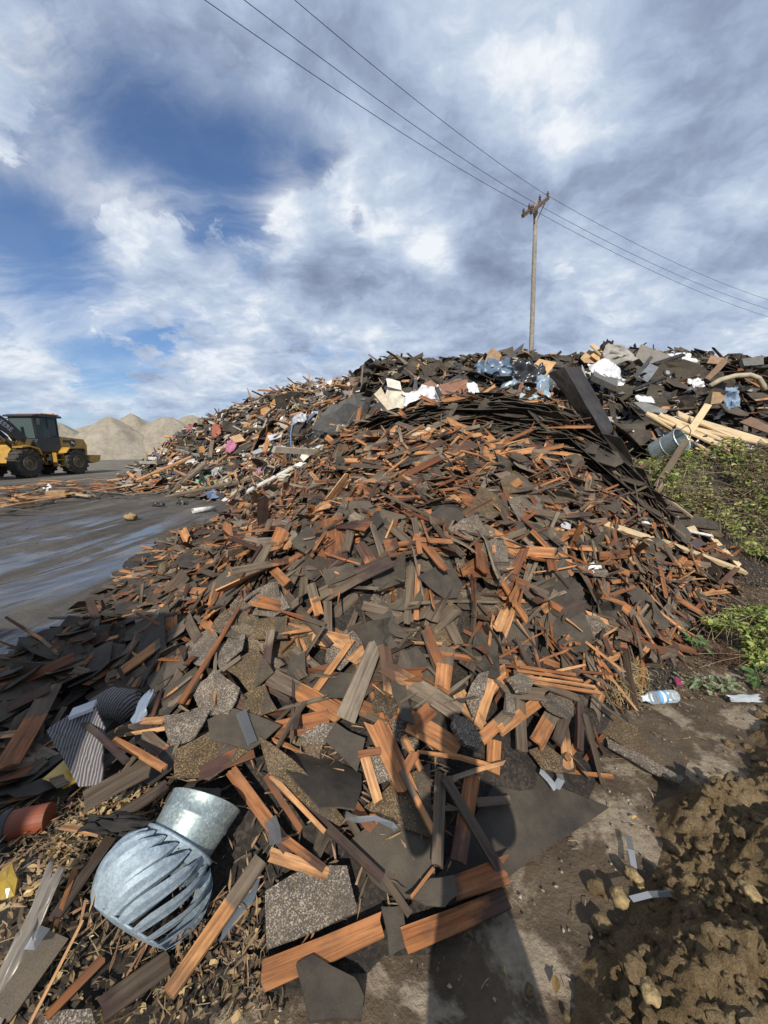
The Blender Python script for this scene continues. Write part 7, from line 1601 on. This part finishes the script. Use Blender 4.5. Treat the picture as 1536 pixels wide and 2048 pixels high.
pts = [(0, 0, .95, .135, .11), (0, 0, 1.12, .118, .10), (0, .01, 1.30, .138, .105), (0, .01, 1.42, .11, .085), (0, .015, 1.50, .058, .058), (0, .04, 1.56, .072, .082), (0, .045, 1.66, .078, .095), (0, .035, 1.73, .055, .06)]
ed = [(i, i + 1) for i in range(7)]
for s_ in (-1, 1):
    b = len(pts); pts += [(s_ * .095, 0, .86, .095, .10), (s_ * .11, .015, .50, .062, .065), (s_ * .115, -.02, .12, .045, .05), (s_ * .12, .0, .05, .045, .04), (s_ * .135, .14, .035, .042, .03)]; ed += [(0, b), (b, b + 1), (b + 1, b + 2), (b + 2, b + 3), (b + 3, b + 4)]
    b = len(pts); hx_ = -PX + s_ * .055; pts += [(s_ * .155, .02, 1.39, .058, .056), (s_ * .185, .11, 1.18, .044, .045), (hx_, .20, 1.44, .032, .034), (hx_, .235, 1.49, .026, .034)]; ed += [(3, b), (b, b + 1), (b + 1, b + 2), (b + 2, b + 3)]
    # five fingers closing on the phone
    for f in range(5):
        q = len(pts); zf = 1.505 + .021 * f; lf = (.6, .85, 1, .9, .75)[f]; pts += [(hx_ - s_ * .002, .262, zf, .0095), (hx_ - s_ * .010 * lf, .290, zf + .004, .0088), (hx_ - s_ * .030 * lf, .312, zf + .006, .0075)]; ed += [(b + 3, q), (q, q + 1), (q + 1, q + 2)]
body = skin('person', pts, ed, M_JKT, 0); body.location = (PX, PY, 0); body.data.materials.append(M_SKIN); body.data.materials.append(M_BOOT)
for p in body.data.polygons:
    c = p.center
    p.material_index = 1 if (c.z > 1.485 and c.y < .18) or (c.y > .215 and c.z > 1.46) else 2 if c.z < .11 else 0
tag(body, 'person in a dark jacket photographing the heap, seen only by the shadow', 'person')
bm = bmesh.new(); bmesh.ops.create_uvsphere(bm, u_segments=20, v_segments=12, radius=1); V = np.array([v.co[:] for v in bm.verts]); bm.verts.index_update(); F = [tuple(v.index for v in f.verts) for f in bm.faces]; bm.free()
V = V * (.092, .108, .10) + (0, .022, 1.685); V[:, 1] = np.minimum(V[:, 1], .085 + (V[:, 2] - 1.70) * .3); V[:, 2] = np.maximum(V[:, 2], 1.60); a = Acc(); a.add(V, F); a.obj('hair', M_HAIR, body, True)
for s_ in (-1, 1):
    a = Acc(); bb, ff = bevbox(.02, .012, .012, (s_ * .032, .128, 1.645), .004); a.add(bb, ff); a.obj('eye', M_BLK, body); a = Acc(); bb, ff = bevbox(.018, .03, .055, (s_ * .083, .035, 1.635), .007); a.add(bb, ff); a.obj('ear', M_SKIN, body)
a = Acc(); V, F = prism([(.125, 1.66), (.158, 1.615), (.125, 1.605)], -.014, .014); V = V[:, [1, 0, 2]]; a.add(V, F); a.obj('nose', M_SKIN, body); a = Acc(); bb, ff = bevbox(.045, .012, .014, (0, .118, 1.575), .005); a.add(bb, ff); a.obj('mouth', M_RIM, body)
a = Acc(); bb, ff = bevbox(.074, .008, .15, (0, 0, 0), .003); a.add(bb, ff); o = a.obj('smartphone', M_BLK); o.location = (0, -.035, 1.555); tag(o, 'black smartphone held up by the person taking the picture', 'phone')

# ------------------------------------------------------------------ box truck parked to the left behind the camera: its shade lies over the left hollow
trk = empty('box_truck', (-2.72, -.62, 0), 0, 'white box truck parked behind the left hollow, known by its shade', 'box truck')
M_WHT = m_plain('truck_white', (.62, .62, .60), .45, 0, .12, 2, .35)
def kp(name, mat, pieces, parent=None):
    a = Acc()
    for V, F in pieces: a.add(V, F)
    return a.obj(name, mat, parent or trk)
kp('cargo_box', M_WHT, [bevbox(2.3, 4.3, 2.15, (0, -2.15, 1.80), .03)]); kp('chassis', M_BLK, [box(1.0, 6.4, .22, (0, -3.2, .60))])
for s_ in (-1, 1):
    d_ = kp('rear_door', M_WHT, [bevbox(1.06, .04, 1.95, (s_ * .55, .022, 1.78), .012)]); kp('door_handle', M_CHROME, [bevbox(.03, .03, .5, (s_ * .08, .06, 1.5), .01)], d_)
    kp('tail_light', M_ORG, [bevbox(.16, .04, .10, (s_ * .95, .02, .62), .01)])
kp('rear_bumper', M_BLK, [bevbox(2.2, .14, .16, (0, .03, .45), .02)])
kp('cab', M_WHT, [(lambda V, F: (V[:, [1, 0, 2]] * (1, 1, 1), [f[::-1] for f in F]))(*prism([(-4.4, .55), (-4.4, 2.2), (-5.2, 2.2), (-5.8, 1.5), (-6.5, 1.3), (-6.6, .55)], -.98, .98))])
kp('windscreen', M_BLK, [(lambda V, F: (V[:, [1, 0, 2]], [f[::-1] for f in F]))(*prism([(-5.24, 2.15), (-5.80, 1.53), (-5.83, 1.55), (-5.27, 2.18)], -.9, .9))])
for x_ in (-.92, .92):
    for y_ in (-.95, -5.5):
        V, F = lathe([(0, -.13), (.28, -.13), (.38, -.10), (.40, 0), (.38, .10), (.28, .13), (0, .13)], 20); Q = np.array(Matrix.Rotation(R(90), 3, 'Y')); kp('wheel', M_TYRE, [(V @ Q.T + np.array((x_, y_, .40)), F)])
# ------------------------------------------------------------------ link the loose pieces: the 300 that show largest of a kind are things
INFO = dict(wood_shake=('wood shake', 'wood shakes on the near heap', 'wooden shake'), wood_splinter=('splinter', 'wood splinters on the near heap', 'wood splinter'), shingle_piece=('roof shingle', 'torn roof shingles on the near heap', 'torn roof shingle'),
            broken_board=('board', 'broken boards on the far heap', 'broken board'), roofing_scrap=('roofing scrap', 'roofing scraps on the far heap', 'roofing scrap'), plastic_scrap=('plastic scrap', 'plastic scraps on the far heap', 'plastic scrap'), pale_strip=('pale strip', 'pale painted strips on the far heap', 'painted strip'), dirt_clod=('dirt clod', 'clods on the earth heap', 'clod of earth'), panel_scrap=('panel scrap', 'panel scraps on the far heap', 'flat panel scrap'))
MANY = dict(wood_shake='wood_shakes', wood_splinter='wood_splinters', shingle_piece='shingle_pieces', broken_board='broken_boards', roofing_scrap='roofing_scraps', plastic_scrap='plastic_scraps', panel_scrap='panel_scraps', dirt_clod='dirt_clods', pale_strip='pale_strips')
LMu = np.array([l[0] for l in LM]); LMv = np.array([l[1] for l in LM])
def where(u, v, used, text):
    o = np.argsort((LMu - u) ** 2 + (LMv - v) ** 2)[:60]
    best = None
    for i in o:
        du, dv = u - LMu[i], v - LMv[i]
        rel = ('right of' if du > 0 else 'left of') if abs(du) > abs(dv) else ('below' if dv > 0 else 'above')
        if abs(du) < 14 and abs(dv) < 14: rel = 'against'
        for pre in ('just ' if math.hypot(du, dv) < 70 else '', 'diagonally ' if abs(abs(du) - abs(dv)) < .5 * max(abs(du), abs(dv)) else ''):
            s_ = f'{text} {pre}{rel} {LM[i][2]}'
            if len(s_.split()) > 16: continue
            if best is None: best = s_
            if s_ not in used and len(s_.split()) <= 16: return s_
    return best
used = set()
bykind = {}
for it in ITEMS: bykind.setdefault(it['kind'], []).append(it)
for kd, its in bykind.items():
    for it in its:
        n = it['M'][:3, 2]; c = it['M'][:3, 3]; vw = np.array([0, 0, CAM_H]) - c; vw /= np.linalg.norm(vw)
        inside = 5 < it['u'] < 1531 and 5 < it['v'] < 2043
        it['score'] = it['px'] * (abs(n.dot(vw)) + .1) * (1 if inside else 0)
    its.sort(key=lambda q: -q['score'])
    cat, grp, noun = INFO[kd]; med = np.median([q['L'] for q in its[:300]])
    for it in its[:290]:
        a = Acc(); V, F, U, T = it['s']; a.add(V, F, U, T); o = a.obj(kd, it['mat'], None, False, it['M'])
        ax = it['M'][:3, 0]; p = it['M'][:3, 3]; e0 = proj(p - ax * .05); e1 = proj(p + ax * .05); sl = math.degrees(math.atan2(-(e1[1] - e0[1]), e1[0] - e0[0])) % 180
        ori = 'lying level' if sl < 18 or sl > 162 else 'rising to the right' if sl < 68 else 'standing upright in view' if sl < 112 else 'rising to the left'
        if it['L'] < 1.6 * it['W'] and kd not in ('wood_splinter', 'broken_board', 'pale_strip'): ori = 'lying'
        size = 'long' if it['L'] > 1.35 * med else 'short' if it['L'] < .72 * med else 'medium'
        text = f"{size} {it['look']} {noun} {ori}"
        lb = where(it['u'], it['v'], used, text); used.add(lb)
        tag(o, lb, cat, grp)
    rest = its[290:]
    if rest:
        a = Acc()
        for it in rest:
            V, F, U, T = it['s']; a.add(V, F, U, T, it['M'])
        tag(a.obj(MANY[kd], rest[0]['mat']), 'many more ' + MANY[kd].replace('_', ' ') + ' filling the ' + ('near' if kd in ('wood_shake', 'wood_splinter', 'shingle_piece') else 'earth' if kd == 'dirt_clod' else 'far') + ' heap', cat, None, 'stuff')
print('ITEMS', {k: len(v) for k, v in bykind.items()}, 'meshes', len(bpy.data.meshes))
